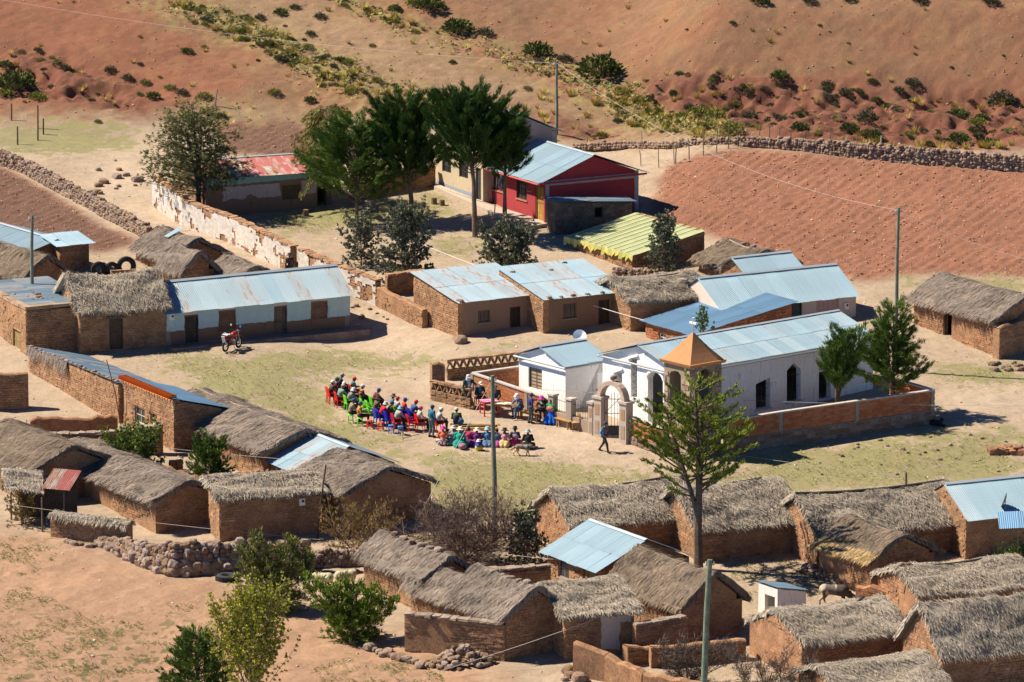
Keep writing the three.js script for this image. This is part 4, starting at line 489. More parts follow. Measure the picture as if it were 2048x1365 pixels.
// ---- walls that run over the ground: base pixels, height in metres
function wallRun(name, label, o) {
  const pts = o.at ?? o.pts.map(([x, y]) => onG(x, y)), g = thing(name, label, o.cat ?? 'wall', pts[0], 0, o.group), t = o.t ?? 0.35, rel = pts.map((p) => p.clone().sub(pts[0])); const bm = new MB();
  for (let i = 0; i + 1 < rel.length; i++) {
    const A = rel[i], B = rel[i + 1], d = B.clone().sub(A), D = d.clone().setY(0).normalize(), len = d.clone().setY(0).length(); let N = V(D.z, 0, -D.x); if (N.z < 0) N.negate(); const sl = d.y / len, h0 = o.hs ? o.hs[i] : o.h, h1 = o.hs ? o.hs[i + 1] : o.h, n = Math.max(1, Math.round(len / 0.35)), mb = new MB(), W = (u, v, k) => A.clone().addScaledVector(D, u).addScaledVector(N, k).setY(A.y + sl * u + v), rough = o.rough ?? 0.05, top = [];
    for (let k = 0; k <= n; k++) top.push(lerp(h0, h1, k / n) * (1 - rough * 1.2 * (o.ruin ?? 0) * fbm(k * 0.35 + i * 9, 4, 3) * 3) + rough * rr(-1, 1));
    for (let k = 0; k < n; k++) { mb.col(jit(o.col ?? [0.47, 0.27, 0.145], 0.1)); const u0 = len * k / n, u1 = len * (k + 1) / n, a = top[k], b = top[k + 1], r = Math.min(0.07, t / 4), f = t / 2;
      mb.quad(W(u0, -0.6, f), W(u1, -0.6, f), W(u1, b - r, f), W(u0, a - r, f)); mb.quad(W(u0, a - r, f), W(u1, b - r, f), W(u1, b, f - r), W(u0, a, f - r)); mb.quad(W(u0, a, f - r), W(u1, b, f - r), W(u1, b, r - f), W(u0, a, r - f)); mb.quad(W(u0, a, r - f), W(u1, b, r - f), W(u1, b - r, -f), W(u0, a - r, -f)); mb.quad(W(u0, a - r, -f), W(u1, b - r, -f), W(u1, -0.6, -f), W(u0, -0.6, -f)); }
    for (const [u, a] of [[0, top[0]], [len, top[n]]]) mb.quad(W(u, -0.6, -t / 2), W(u, -0.6, t / 2), W(u, a - 0.04, t / 2), W(u, a - 0.04, -t / 2));
    part('wall', mb.geo(2), M.adobe, g);
    const fO = W(0, 0, t / 2), fD = B.clone().sub(A).normalize(), fl = B.distanceTo(A);
    if (o.bricks !== 0) bricksOn(bm, fO, fD, N, fl, (u) => Math.min(...top) - 0.03 + 0 * u, [], o.col ?? [0.47, 0.27, 0.145], { bare: o.bare ?? 0.6 });
    if (o.white) { const pm = new MB(), c0 = 0.22; for (let u = 0; u < len; u += c0) for (let v = -0.1; v < Math.min(h0, h1) - 0.12; v += 0.16) { if (fbm(u * 1.1 + i * 13, v * 1.6, 3) + 0.25 * (vn(u * 7, v * 4) - 0.5) < (o.wt ?? 0.4) + 0.12 * smooth(0.5, 0, v)) continue; pm.col(jit([0.78, 0.72, 0.66], 0.12)); const j = () => rr(-0.05, 0.05); pm.quad(W(u + j(), v + j() * 0.6, t / 2 + 0.05), W(Math.min(len, u + c0 * 1.15) + j(), v + j() * 0.6, t / 2 + 0.05 + rr(0, 0.01)), W(Math.min(len, u + c0 * 1.15) + j(), v + 0.19 + j(), t / 2 + 0.052), W(u + j(), v + 0.19 + j(), t / 2 + 0.05)); } stuff(part('whitewash', pm.geo(2), M.plaster, g)); }
    if (o.cap === 'mud' || o.cap === 'stone') { const cw = t / 2 + 0.09; for (let u = 0; u < len - 0.1; ) { const w = rr(0.3, 0.6), u1 = Math.min(len, u + w - 0.03), k = Math.min(n, Math.round(u / len * n)), v = lerp(h0, h1, u / len) + (o.ruin ? -0.05 : 0) + 0.04, m = new MB().col(jit(o.cap === 'mud' ? [0.5, 0.29, 0.165] : [0.42, 0.33, 0.27], 0.16)); m.box(W((u + u1) / 2, v, rr(-0.03, 0.03)), D.clone().multiplyScalar((u1 - u) / 2).setY(sl * (u1 - u) / 2), V(0, rr(0.04, 0.065), 0), N.clone().multiplyScalar(cw * rr(0.85, 1.05)), 0.03); part('coping', m.geo(2), M.adobe, g); u += w; } }
    if (o.cap === 'concrete') part('coping', new MB().col([0.66, 0.6, 0.55]).box(W(len / 2, (h0 + h1) / 2 + 0.035, 0), D.clone().multiplyScalar(len / 2 + 0.02).setY((sl * len + h1 - h0) / 2), V(0, 0.035, 0), N.clone().multiplyScalar(t / 2 + 0.05)).geo(2), M.concrete, g);
    if (o.cap === 'thatch') { const s0 = W(0, h0, 0), s1 = W(len, h1, 0); thatch(g, (s, q) => s0.clone().lerp(s1, s).addScaledVector(N, q * (t / 2 + 0.2)).add(V(0, 0.16 - 0.14 * Math.abs(q) * Math.abs(q), 0)), { tone: 'blond', shag: 0.4, thick: 0.08 }); }
  }
  if (bm.p.length) stuff(part('adobe_bricks', bm.geo(2), M.adobe, g)); return g;
}
// loose stones
const stoneG = []; for (let v = 0; v < 6; v++) { const g = plainGeo(new THREE.IcosahedronGeometry(0.5, 1)), P = g.attributes.position; const o = v * 13.7; for (let i = 0; i < P.count; i++) { const x = P.getX(i), y = P.getY(i), z = P.getZ(i), k = 0.72 + 0.62 * vn(x * 2.1 + o + 9, y * 2.1 + z * 1.7 + o); P.setXYZ(i, clamp(x * k * 1.15, -0.47, 0.47), clamp(y * k, -0.4, 0.38), clamp(z * k, -0.43, 0.43)); } g.computeVertexNormals(); stoneG.push(boxUV(g, 0.8)); }
const stoneM = [[0.38, 0.26, 0.19], [0.48, 0.35, 0.27], [0.32, 0.19, 0.13], [0.42, 0.33, 0.28], [0.5, 0.4, 0.35], [0.34, 0.23, 0.14]].map((c) => mat({ color: lin(...c), map: T_earth, bumpMap: T_earthB, bumpScale: 0.03, roughness: 0.92 }));
function stoneMesh(parent, p, sx, sy, sz, name = 'stone') { const m = part(name, stoneG[Math.floor(R() * 6)], stoneM[Math.floor(R() * 6)], parent); m.position.copy(p); m.scale.set(sx, sy, sz); m.rotation.set(rr(-0.35, 0.35), rr(0, 6.3), rr(-0.35, 0.35)); return m; }
function stoneWall(name, label, pts, hs, o = {}) {
  const P = pts.map(([x, y]) => onG(x, y)), g = thing(name, label, 'wall', P[0], 0, o.group), size = o.size ?? 0.3, list = [];
  const core = new MB().col([0.2, 0.14, 0.1]);
  for (let i = 0; i + 1 < P.length; i++) { const A = P[i], B = P[i + 1], d = B.clone().sub(A), len = Math.hypot(d.x, d.z), D = d.clone().setY(0).normalize(), N = V(D.z, 0, -D.x); if (N.z < 0) N.negate();
    core.box(A.clone().lerp(B, 0.5).sub(P[0]).add(V(0, (hs[i] + hs[i + 1]) / 4 - 0.25, 0)), d.clone().multiplyScalar(0.5), V(0, Math.max(0.1, (hs[i] + hs[i + 1]) / 4 + 0.05), 0), N.clone().multiplyScalar(0.12));
    for (let u = 0; u < len; u += size * 0.78) { const h = lerp(hs[i], hs[i + 1], u / len) * rr(0.88, 1.1); for (let v = 0; v < h; v += size * 0.6) for (const k of v + size * 0.6 >= h ? [0.12, -0.14] : [0.18, -0.2]) { const s = size * rr(0.75, 1.4) * (o.bigLow && v < h * 0.4 ? 1.5 : 1); const x = A.x + D.x * u + N.x * k * (1 - v / h * 0.4) + rr(-0.04, 0.04), z = A.z + D.z * u + N.z * k * (1 - v / h * 0.4) + rr(-0.04, 0.04); list.push([V(x, A.y + d.y * u / len + v + size * 0.22, z), s, k]); } } }
  part('rubble_core', core.geo(2), M.stone, g); list.sort((a, b) => (b[2] > 0) - (a[2] > 0) || b[0].y - a[0].y);
  const rest = []; list.forEach(([p, s, k], i) => { p.sub(P[0]); if (i < (o.max ?? 290)) stoneMesh(g, p, s * rr(0.9, 1.35), s * rr(0.7, 1), s * rr(0.8, 1.1)); else rest.push([p, s]); });
  if (rest.length) { const gs = rest.map(([p, s]) => { const q = stoneG[Math.floor(R() * 6)].clone(); q.applyMatrix4(new THREE.Matrix4().compose(p, new THREE.Quaternion().setFromEuler(new THREE.Euler(rr(-0.3, 0.3), rr(0, 6), rr(-0.3, 0.3))), V(s * 1.1, s * 0.8, s))); return tint(q, jit([0.43, 0.31, 0.23], 0.25)); }); stuff(part('stones', mergeGeometries(gs), M.stone, g)); }
  return g;
}
// whitewashed wall of the school yard, in three runs
wallRun('whitewashed_wall', 'peeling whitewashed mud wall closing the corner of the school yard above the path', { pts: [[372, 452], [311, 412]], h: 1.75, white: 1, wt: 0.22, cap: 'mud', cat: 'wall' });
wallRun('whitewashed_wall', 'long peeling whitewashed wall running down beside the dirt path to the gap', { pts: [[588, 545], [470, 488], [372, 452]], h: 1.5, white: 1, wt: 0.26, cap: 'mud' });
wallRun('whitewashed_wall', 'whitewashed wall below the gap, ending at bare adobe beside the tan house', { pts: [[757, 610], [680, 580], [603, 546]], h: 1.35, white: 1, wt: 0.33, cap: 'mud' });
wallRun('adobe_wall', 'low bare adobe wall between the whitewash and the long tan house', { pts: [[850, 655], [757, 610]], h: 1.05 });
wallRun('adobe_wall', 'shaded adobe cross wall behind the low bare wall', { pts: [[772, 590], [850, 580]], h: 1.1, cap: 'mud', col: ADOBE });
wallRun('adobe_wall', 'short shaded wall stub at the back of the school yard', { pts: [[700, 400], [868, 372]], h: 1.1, col: ADOBE, cap: 'mud' });
// courtyard walls in front
wallRun('thatch_topped_wall', 'low dark mud wall with a straw coping in the left yard', { pts: [[104, 1070], [262, 1092]].map((q) => q), h: 1.05, cap: 'thatch', col: ADOBE });
wallRun('boundary_wall', 'mud boundary wall with a row of stones on top beside the green bushes', { pts: [[812, 1305], [1012, 1322]], h: 1.7, cap: 'stone', col: ADOBE, t: 0.4 });
wallRun('boundary_wall', 'lit rounded mud wall in front of the foreground pole', { pts: [[1150, 1352], [1215, 1362], [1290, 1385], [1440, 1410]], hs: [1.55, 1.2, 0.95, 0.8], t: 0.5, rough: 0.08, bare: 0.4, col: [0.5, 0.28, 0.15] });
wallRun('boundary_wall', 'broken mud wall stub beside the pale plaster patch', { pts: [[1250, 1330], [1300, 1322]], hs: [0.9, 0.75], t: 0.5, rough: 0.12, bare: 0.4 });
wallRun('boundary_wall', 'shaded mud wall behind the dry brush at the foreground pole', { pts: [[1300, 1335], [1490, 1318]], h: 0.95, col: ADOBE, t: 0.4 });
wallRun('boundary_wall', 'mud wall joining the sheds below the stick ended thatch', { pts: [[1268, 1318], [1372, 1300]], h: 1.55, col: ADOBE, cap: 'stone' });
wallRun('ruined_wall', 'ruined rough mud wall next to the lone thatched hut', { pts: [[1992, 718], [2060, 700]], hs: [1.7, 2.0], t: 0.5, rough: 0.12, bare: 0.4, col: [0.5, 0.29, 0.16] });
wallRun('ruined_wall', 'crumbling red mud wall below the orange edged house', { pts: [[60, 868], [235, 860]], hs: [0.8, 0.7], t: 0.4, rough: 0.12, bare: 0.3, col: [0.4, 0.2, 0.11] });
wallRun('yard_wall', 'low yard wall with stones and hanging straw between the left houses', { pts: [[80, 905], [205, 905], [325, 908]], hs: [0.9, 1.0, 1.5], t: 0.35, cap: 'stone', col: ADOBE });
wallRun('yard_wall', 'low mud wall in front of the green bush in the left yard', { pts: [[330, 962], [420, 985], [520, 985]], hs: [0.7, 0.6, 1.2], t: 0.35, rough: 0.1, bare: 0.3 });
wallRun('yard_wall', 'dark mud wall at the left edge beside the house with parapets', { pts: [[-30, 820], [56, 815]], h: 1.9, col: ADOBE, t: 0.4 });
wallRun('yard_wall', 'red mud wall under the straw lean-to behind the forked branch hut', { pts: [[1715, 1215], [1830, 1235]], hs: [1.1, 1.2], t: 0.4, rough: 0.1, bare: 0.35, col: [0.45, 0.22, 0.12] });
wallRun('yard_wall', 'dark adobe wall left of the new metal roof', { pts: [[975, 1205], [1100, 1195]], h: 1.5, col: ADOBE, cap: 'stone' });
stoneWall('dry_stone_wall', 'long dry stone wall descending beside the left ploughed field', [[-20, 318], [60, 350], [140, 394], [210, 432], [300, 478]], [0.75, 0.75, 0.8, 0.8, 0.7], { size: 0.24 });
stoneWall('dry_stone_wall', 'long dry stone wall along the top of the red ploughed field', [[1150, 300], [1260, 294], [1340, 296], [1500, 291], [1600, 300], [1700, 312], [1850, 327], [2070, 345]], [0.4, 0.4, 0.4, 0.45, 0.62, 0.82, 0.9, 0.85], { size: 0.24 });
stoneWall('stone_retaining_wall', 'stone retaining wall of big rounded blocks above the flat tyre', [[205, 1090], [290, 1128], [350, 1148], [480, 1147], [620, 1142]], [0.35, 0.95, 1.5, 1.5, 1.2], { size: 0.36, bigLow: 1 });
stoneWall('dry_stone_wall', 'short wall of white topped stones behind the two sheep', [[600, 1135], [745, 1128]], [0.7, 0.8], { size: 0.22 });
stoneWall('dry_stone_wall', 'low stone row at the foot of the scored mud wall', [[1610, 1145], [1690, 1170], [1740, 1185]], [0.4, 0.35, 0.2], { size: 0.22 });
stoneWall('dry_stone_wall', 'broken stone wall beside the yellow greenhouse', [[1230, 555], [1300, 560], [1350, 555]], [0.5, 0.5, 0.5], { size: 0.25 });
{ // pile of stones
  const c = onG(925, 1328), g = thing('stone_pile', 'heap of loose field stones in front of the boundary wall', 'stone pile', c); for (let i = 0; i < 110; i++) { const a = rr(0, 6.28), r = Math.sqrt(R()), x = Math.cos(a) * r * 1.55, z = Math.sin(a) * r * 0.9; const hmax = Math.max(0, 0.85 * (1 - r) + 0.1 * R()), y = groundY(c.x + x, c.z + z) - c.y + hmax * (0.5 + 0.5 * R()); const s = rr(0.18, 0.36); stoneMesh(g, V(x, y + s * 0.2, z), s * 1.2, s * 0.85, s); }
}
// ---- brick and stone wall of the chapel yard
const brickG = new THREE.BoxGeometry(0.275, 0.145, 0.05), brickM = [[0.62, 0.2, 0.075], [0.68, 0.25, 0.1], [0.55, 0.17, 0.065], [0.66, 0.29, 0.13]].map((c) => mat({ color: lin(...c), map: T_earth, roughness: 0.9 }));
function brickRun(label, pts, h, base, o = {}) {
  const P = pts.map(([x, y]) => onG(x, y)), g = thing('brick_wall', label, 'wall', P[0]); let count = 0; const rest = [];
  for (let i = 0; i + 1 < P.length; i++) {
    const A = P[i].clone().sub(P[0]), B = P[i + 1].clone().sub(P[0]), d = B.clone().sub(A), len = Math.hypot(d.x, d.z), sl = d.y / len, D = d.clone().setY(0).normalize(), N = V(D.z, 0, -D.x); if (N.z < 0) N.negate(); const W = (u, v, k) => A.clone().addScaledVector(D, u).addScaledVector(N, k).setY(A.y + sl * u + v), Ds = d.clone().normalize();
    part('mortar_core', new MB().col([0.42, 0.34, 0.28]).box(W(len / 2, h / 2 - 0.2, 0), d.clone().multiplyScalar(0.5), V(0, h / 2 + 0.2, 0), N.clone().multiplyScalar(0.06)).geo(2), M.concrete, g);
    part('coping', new MB().col([0.68, 0.63, 0.58]).box(W(len / 2, h + 0.034, 0), d.clone().multiplyScalar(0.5), V(0, 0.034, 0), N.clone().multiplyScalar(0.13)).geo(2), M.concrete, g);
    if (base > 0) { part('stone_base', new MB().col([0.36, 0.29, 0.24]).box(W(len / 2, base / 2 - 0.3, 0), d.clone().multiplyScalar(0.5), V(0, base / 2 + 0.3, 0), N.clone().multiplyScalar(0.13)).geo(2), M.stone, g); for (let v = 0.02; v < base - 0.08; v += 0.24) for (let u = 0.1; u < len - 0.15; ) { const w = rr(0.25, 0.55); const m = part('base_stone', stoneG[Math.floor(R() * 6)], stoneM[Math.floor(R() * 6)], g); m.position.copy(W(u + w / 2, v + 0.1, 0.11)); m.scale.set(w * 1.05, 0.27, 0.13); m.rotation.y = -Math.atan2(D.z, D.x); u += w; } }
    const sides = o.both ? [1, -1] : [1];
    for (const sd of sides) for (let v = base + 0.03, r = 0; v < h - 0.1; v += 0.165, r++) for (let u = 0.02 + (r % 2) * 0.145; u < len - 0.2; u += 0.293) { count++; const m = part('brick', brickG, brickM[Math.floor(R() * 4)], g); m.position.copy(W(u + 0.14, v + 0.075, sd * (0.055 + rr(0, 0.008)))); m.quaternion.setFromRotationMatrix(new THREE.Matrix4().makeBasis(Ds, Ds.clone().cross(N).negate(), N)); if (Ds.clone().cross(N).y > 0) m.quaternion.setFromRotationMatrix(new THREE.Matrix4().makeBasis(Ds.clone().negate(), Ds.clone().cross(N), N)); }
    for (let u = o.p0 ?? 0; u <= len + 0.01; u += o.ps ?? 4.2) part('concrete_post', new MB().col([0.45, 0.38, 0.33]).box(W(Math.min(u, len), h / 2 - 0.15, 0), D.clone().multiplyScalar(0.1), V(0, h / 2 + 0.17, 0), N.clone().multiplyScalar(0.11)).geo(2), M.concrete, g);
  }
  return g;
}
brickRun('orange brick wall of the chapel yard behind the meeting table', [[946, 790], [1106, 844]], 1.12, 0.15);
brickRun('orange brick cross wall running back to the white house', [[946, 790], [1042, 776]], 1.12, 0.1, { p0: 99 });
brickRun('long orange brick wall on a stone base along the chapel side', [[1452, 911], [1560, 892], [1866, 848]], 1.75, 0.75, { ps: 4.4 });
brickRun('orange brick end wall with weeds on its coping behind the chapel', [[1866, 848], [1780, 822]], 1.75, 0.6, { p0: 99, both: 0 });
brickRun('orange brick wall between the arched gate and the bell tower', [[1264, 888], [1330, 912]], 1.35, 0.45, { p0: 99 });
// gate with arch, and the railing beside it
{
  const A = onG(1201, 872), B = onG(1252, 886), g = thing('arched_gateway', 'stone arched gateway with a half open iron gate before the chapel', 'gate', A), d = B.clone().sub(A), D = d.clone().setY(0).normalize(), N = V(D.z, 0, -D.x); if (N.z < 0) N.negate(); const gl = d.clone().setY(0).length(), Cp = [0.62, 0.52, 0.44];
  const pil = (u, w, h, n) => { part(n, box(D.clone().multiplyScalar(u).add(V(0, h / 2 - 0.2, 0)), D, N, w, h + 0.4, 0.5, Cp), M.concrete, g); part('pillar_cap', box(D.clone().multiplyScalar(u).add(V(0, h + 0.06, 0)), D, N, w + 0.14, 0.12, 0.62, [0.6, 0.53, 0.47]), M.concrete, g); part('clay_panel', box(D.clone().multiplyScalar(u).add(V(0, h * 0.72, 0)).addScaledVector(N, 0.25), D, N, w * 0.55, h * 0.28, 0.03, [0.5, 0.3, 0.18]), M.plaster, g); part('clay_panel', box(D.clone().multiplyScalar(u).add(V(0, h * 0.26, 0)).addScaledVector(N, 0.25), D, N, w * 0.55, h * 0.34, 0.03, [0.48, 0.36, 0.28]), M.plaster, g); };
  pil(0, 0.55, 2.0, 'pillar'); pil(gl, 0.5, 2.0, 'pillar'); pil(-0.5, 0.3, 1.65, 'pillar');
  const R0 = gl / 2 - 0.15, cx = gl / 2, am = new MB(); for (let i = 0; i < 12; i++) { const t0 = Math.PI * i / 12, t1 = Math.PI * (i + 1) / 12, P = (t, r, k) => D.clone().multiplyScalar(cx - Math.cos(t) * r).add(V(0, 2.1 + Math.sin(t) * r * 0.95, 0)).addScaledVector(N, k); am.col(jit([0.66, 0.52, 0.41], 0.1)); const q = [P(t0, R0, 0.2), P(t1, R0, 0.2), P(t1, R0 + 0.22, 0.2), P(t0, R0 + 0.22, 0.2)], w = [P(t0, R0, -0.2), P(t1, R0, -0.2), P(t1, R0 + 0.22, -0.2), P(t0, R0 + 0.22, -0.2)]; am.quad(...q); am.quad(w[3], w[2], w[1], w[0]); am.quad(q[0], w[0], w[1], q[1]); am.quad(q[3], q[2], w[2], w[3]); } part('arch', am.geo(2), M.concrete, g);
  const kst = stoneMesh(g, D.clone().multiplyScalar(cx).add(V(0, 2.1 + R0 * 0.95 + 0.38, 0)), 0.32, 0.3, 0.35, 'keystone');
  const iron = new MB().col([0.04, 0.04, 0.045]), ga = D.clone().multiplyScalar(0.75).addScaledVector(N, -0.65).normalize(), h0 = D.clone().multiplyScalar(0.3); for (let i = 0; i <= 6; i++) { const p = h0.clone().addScaledVector(ga, i * 0.17); iron.bar(p.clone().add(V(0, 0.1, 0)), p.clone().add(V(0, 2.05 + 0.3 * Math.sin(i / 6 * 3.1), 0)), 0.013, 0.013, 5); } for (const y of [0.12, 0.6, 1.25, 2.0]) iron.bar(h0.clone().add(V(0, y, 0)), h0.clone().addScaledVector(ga, 1.02).add(V(0, y, 0)), 0.018, 0.018, 5); iron.bar(h0.clone().add(V(0, 1.25, 0)), h0.clone().addScaledVector(ga, 1.02).add(V(0, 2.3, 0)), 0.014, 0.014, 5); iron.box(h0.clone().addScaledVector(ga, 0.51).add(V(0, 0.36, 0)), ga.clone().multiplyScalar(0.5), V(0, 0.24, 0), ga.clone().cross(UP).multiplyScalar(0.008)); part('gate_leaf', iron.geo(), M.plain, g, 'half open iron gate leaf');
  const F = [[1106, 846], [1142, 857], [1180, 866]].map(([x, y]) => onG(x, y)), f = thing('iron_railing', 'spiked iron railing on a low stone wall left of the arched gate', 'fence', F[0]);
  for (let i = 0; i < 2; i++) { const a = F[i].clone().sub(F[0]), b = F[i + 1].clone().sub(F[0]), e = b.clone().sub(a), Dh = e.clone().setY(0).normalize(), Nh = V(Dh.z, 0, -Dh.x); part('low_wall', new MB().col([0.48, 0.36, 0.28]).box(a.clone().lerp(b, 0.5).add(V(0, 0.15, 0)), e.clone().multiplyScalar(0.5), V(0, 0.5, 0), Nh.clone().multiplyScalar(0.13)).geo(2), M.concrete, f); for (let k = 1; k < 8; k++) { const p = a.clone().lerp(b, k / 8), m = new MB().col([0.05, 0.05, 0.055]); m.bar(p.clone().add(V(0, 0.6, 0)), p.clone().add(V(0, 1.42 + (k % 3 === 1 ? 0.16 : 0), 0)), 0.012, 0.006, 5); part('bar', m.geo(), M.plain, f); } const m = new MB().col([0.05, 0.05, 0.055]); for (const y of [0.72, 1.28]) m.bar(a.clone().add(V(0, y, 0)), b.clone().add(V(0, y, 0)), 0.014, 0.014, 5); part('rail', m.geo(), M.plain, f); }
  for (const [i, hh] of [[0, 1.45], [1, 1.5]]) { const a = F[i].clone().sub(F[0]); part('post', box(a.clone().add(V(0, hh / 2 - 0.2, 0)), D, N, 0.36, hh + 0.4, 0.36, [0.44, 0.38, 0.34]), M.concrete, f); part('post_cap', box(a.clone().add(V(0, hh + 0.04, 0)), D, N, 0.46, 0.09, 0.46, [0.68, 0.62, 0.56]), M.concrete, f); }
}
// ---- school
const RED = [0.5, 0.045, 0.055];
house('school_building', 'red school with grey bands, barred windows, yellow door and metal gable roof', { cat: 'school', id: 'school', c: [1090, 453], lx: 968, rx: 1277, ty: 360, th: 60, axis: 'L', apy: 309, roof: 'metal', kind: 'clean', plaster: 1, col: RED, oh: 0.35, ohe: 0.55, fascia: [0.45, 0.05, 0.05],
  ops: [{ f: 'L', t: 'window', px: [983, 343, 1007, 381], nx: 3, ny: 4, col: [0.04, 0.04, 0.045], sill: [0.55, 0.25, 0.12] }, { f: 'L', t: 'window', px: [1033, 360, 1054, 399], nx: 3, ny: 4, col: [0.04, 0.04, 0.045], sill: [0.55, 0.25, 0.12] }, { f: 'L', t: 'door', px: [1071, 374, 1087, 444], col: [0.55, 0.3, 0.06], planks: 4 }],
  panels: [{ f: 'R', poly: [[1098, 362], [1269, 346], [1269, 356], [1098, 372]], col: [0.5, 0.46, 0.45] }, { f: 'R', poly: [[1091, 450], [1098, 449], [1098, 362], [1091, 360]], col: [0.52, 0.49, 0.47], proud: 0.015 }, { f: 'R', poly: [[1269, 430], [1277, 429], [1277, 340], [1269, 341]], col: [0.52, 0.49, 0.47], proud: 0.015 }, { f: 'L', poly: [[968, 408], [1066, 441], [1066, 447], [968, 414]], col: [0.4, 0.3, 0.27], proud: 0.02 }] });
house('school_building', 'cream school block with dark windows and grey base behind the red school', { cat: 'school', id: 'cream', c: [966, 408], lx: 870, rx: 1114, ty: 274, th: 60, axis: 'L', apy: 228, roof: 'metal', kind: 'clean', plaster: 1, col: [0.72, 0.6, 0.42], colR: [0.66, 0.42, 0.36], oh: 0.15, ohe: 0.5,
  ops: [{ f: 'L', t: 'window', px: [884, 305, 902, 345], nx: 2, ny: 3, col: [0.05, 0.04, 0.035], sill: 0 }, { f: 'L', t: 'window', px: [918, 318, 936, 356], nx: 2, ny: 3, col: [0.05, 0.04, 0.035], sill: 0 }, { f: 'L', t: 'door', px: [951, 336, 962, 400], col: [0.06, 0.06, 0.07] }], panels: [{ f: 'L', poly: [[870, 372], [948, 400], [948, 388], [870, 360]], col: [0.42, 0.47, 0.56] }] });
{ const q = [[868, 380], [1052, 462], [1102, 453], [968, 412], [872, 374]].map(([x, y]) => G(x, y)), y = Math.max(...q.map((p) => p.y)); const o = q[0].clone(), g = thing('concrete_walkway', 'pale concrete walkway along the front of the school', 'walkway', o); const m = new MB().col([0.62, 0.52, 0.43]); const hi = q.map((p) => V(p.x - o.x, p.y - o.y + 0.22, p.z - o.z)), lo = hi.map((p) => p.clone().setY(p.y - 0.7)); for (let i = 1; i + 1 < hi.length; i++) m.tri(hi[0], hi[i], hi[i + 1]); for (let i = 0; i < hi.length; i++) { const j = (i + 1) % hi.length; m.quad(lo[i], lo[j], hi[j], hi[i]); } part('slab', m.geo(2), M.concrete, g); }
house('old_classroom', 'old classroom with a red rusted roof and peeling turquoise and pink plaster', { cat: 'school', id: 'old', c: [412, 436], lx: 352, rx: 664, ty: 358, th: 68, axis: 'R', rise: 0.6, roof: 'metal', kind: ['red', 'red', 'rusty', 'streak'], plaster: 1, col: [0.36, 0.22, 0.14], oh: 0.15, ohe: 0.3, a: 5.4, ops: [{ f: 'R', t: 'door', px: [419, 388, 439, 432], col: [0.1, 0.22, 0.3] }, { f: 'R', t: 'window', px: [564, 370, 601, 399], blocked: [0.16, 0.1, 0.06] }, { f: 'R', t: 'door', px: [634, 372, 652, 412], open: 1 }],
  panels: [{ f: 'R', poly: [[413, 359], [660, 340], [660, 352], [413, 374]], col: [0.42, 0.66, 0.6], ragged: 0.03 }, { f: 'R', poly: [[445, 376], [560, 366], [560, 392], [520, 397], [500, 389], [486, 401], [468, 396], [445, 404]], col: [0.7, 0.56, 0.5], ragged: 0.06 }, { f: 'R', poly: [[603, 362], [632, 360], [632, 386], [603, 389]], col: [0.66, 0.52, 0.46], ragged: 0.05 }] });
house('stone_hut', 'dark stone hut with a bent blue metal roof against the red school gable', { cat: 'hut', id: 'sthut', c: [1112, 470], rx: 1264, a: 1.2, ty: 404, th: 66, axis: 't', rise: -0.35, roof: 'metal', kind: ['dull', 'blue', 'streak'], col: [0.22, 0.16, 0.12], brick: [0.26, 0.19, 0.14], bs: { bw: 0.35, bh: 0.17 }, bare: { L: 2, R: 2 }, oh: 0.25, ohe: 0.2, ops: [{ f: 'R', t: 'void', px: [1190, 415, 1206, 434] }] });
{ const gh = house('greenhouse', 'adobe greenhouse covered with yellow plastic film on thin battens', { cat: 'greenhouse', id: 'green', c: [1264, 542], lx: 1138, rx: 1388, ty: 510, th: 57, axis: 't', rise: 0.95, roof: 'none', bare: { L: 0.7, R: 0.6 }, b: 5.0 });
  const { g, L, R: Rr, a, b, Hf } = gh, film = new MB(), n = 12, P = (s, t, k = 0) => L.clone().multiplyScalar(s).addScaledVector(Rr, t).setY(Hf(clamp(s, 0, a), clamp(t, 0, b)) + 0.06 + k - 0.035 * Math.abs(Math.sin(s / a * 9 * Math.PI)) * (k ? 0 : 1));
  for (let i = 0; i < 54; i++) for (let j = 0; j < n; j++) { film.col(jit([0.5, 0.55, 0.29], 0.1)); const s0 = -0.3 + (a + 0.6) * i / 54, s1 = -0.3 + (a + 0.6) * (i + 1) / 54, t0 = -0.15 + b * j / n, t1 = -0.15 + b * (j + 1) / n; film.quad(P(s0, t0), P(s1, t0), P(s1, t1), P(s0, t1)); }
  for (let i = 0; i < 20; i++) { film.col(jit([0.52, 0.5, 0.14], 0.2)); const s0 = -0.3 + (a + 0.6) * i / 20, s1 = -0.3 + (a + 0.6) * (i + 1) / 20, y = () => V(0, -rr(0.15, 0.5), 0); film.quad(P(s0, -0.15), P(s1, -0.15), P(s1, -0.2).add(y()), P(s0, -0.2).add(y())); }
  part('plastic_film', film.geo(), new THREE.MeshPhysicalMaterial({ vertexColors: true, roughness: 0.35, transmission: 0.2, thickness: 0, side: THREE.DoubleSide }), g);
  for (let i = 0; i < 10; i++) { const s = a * (i + 0.5) / 10; part('batten', new MB().col([0.14, 0.12, 0.08]).bar(P(s, -0.15, 0.03), P(s, b * 0.98, 0.03), 0.018, 0.018, 5).geo(), M.wood, g); }
}
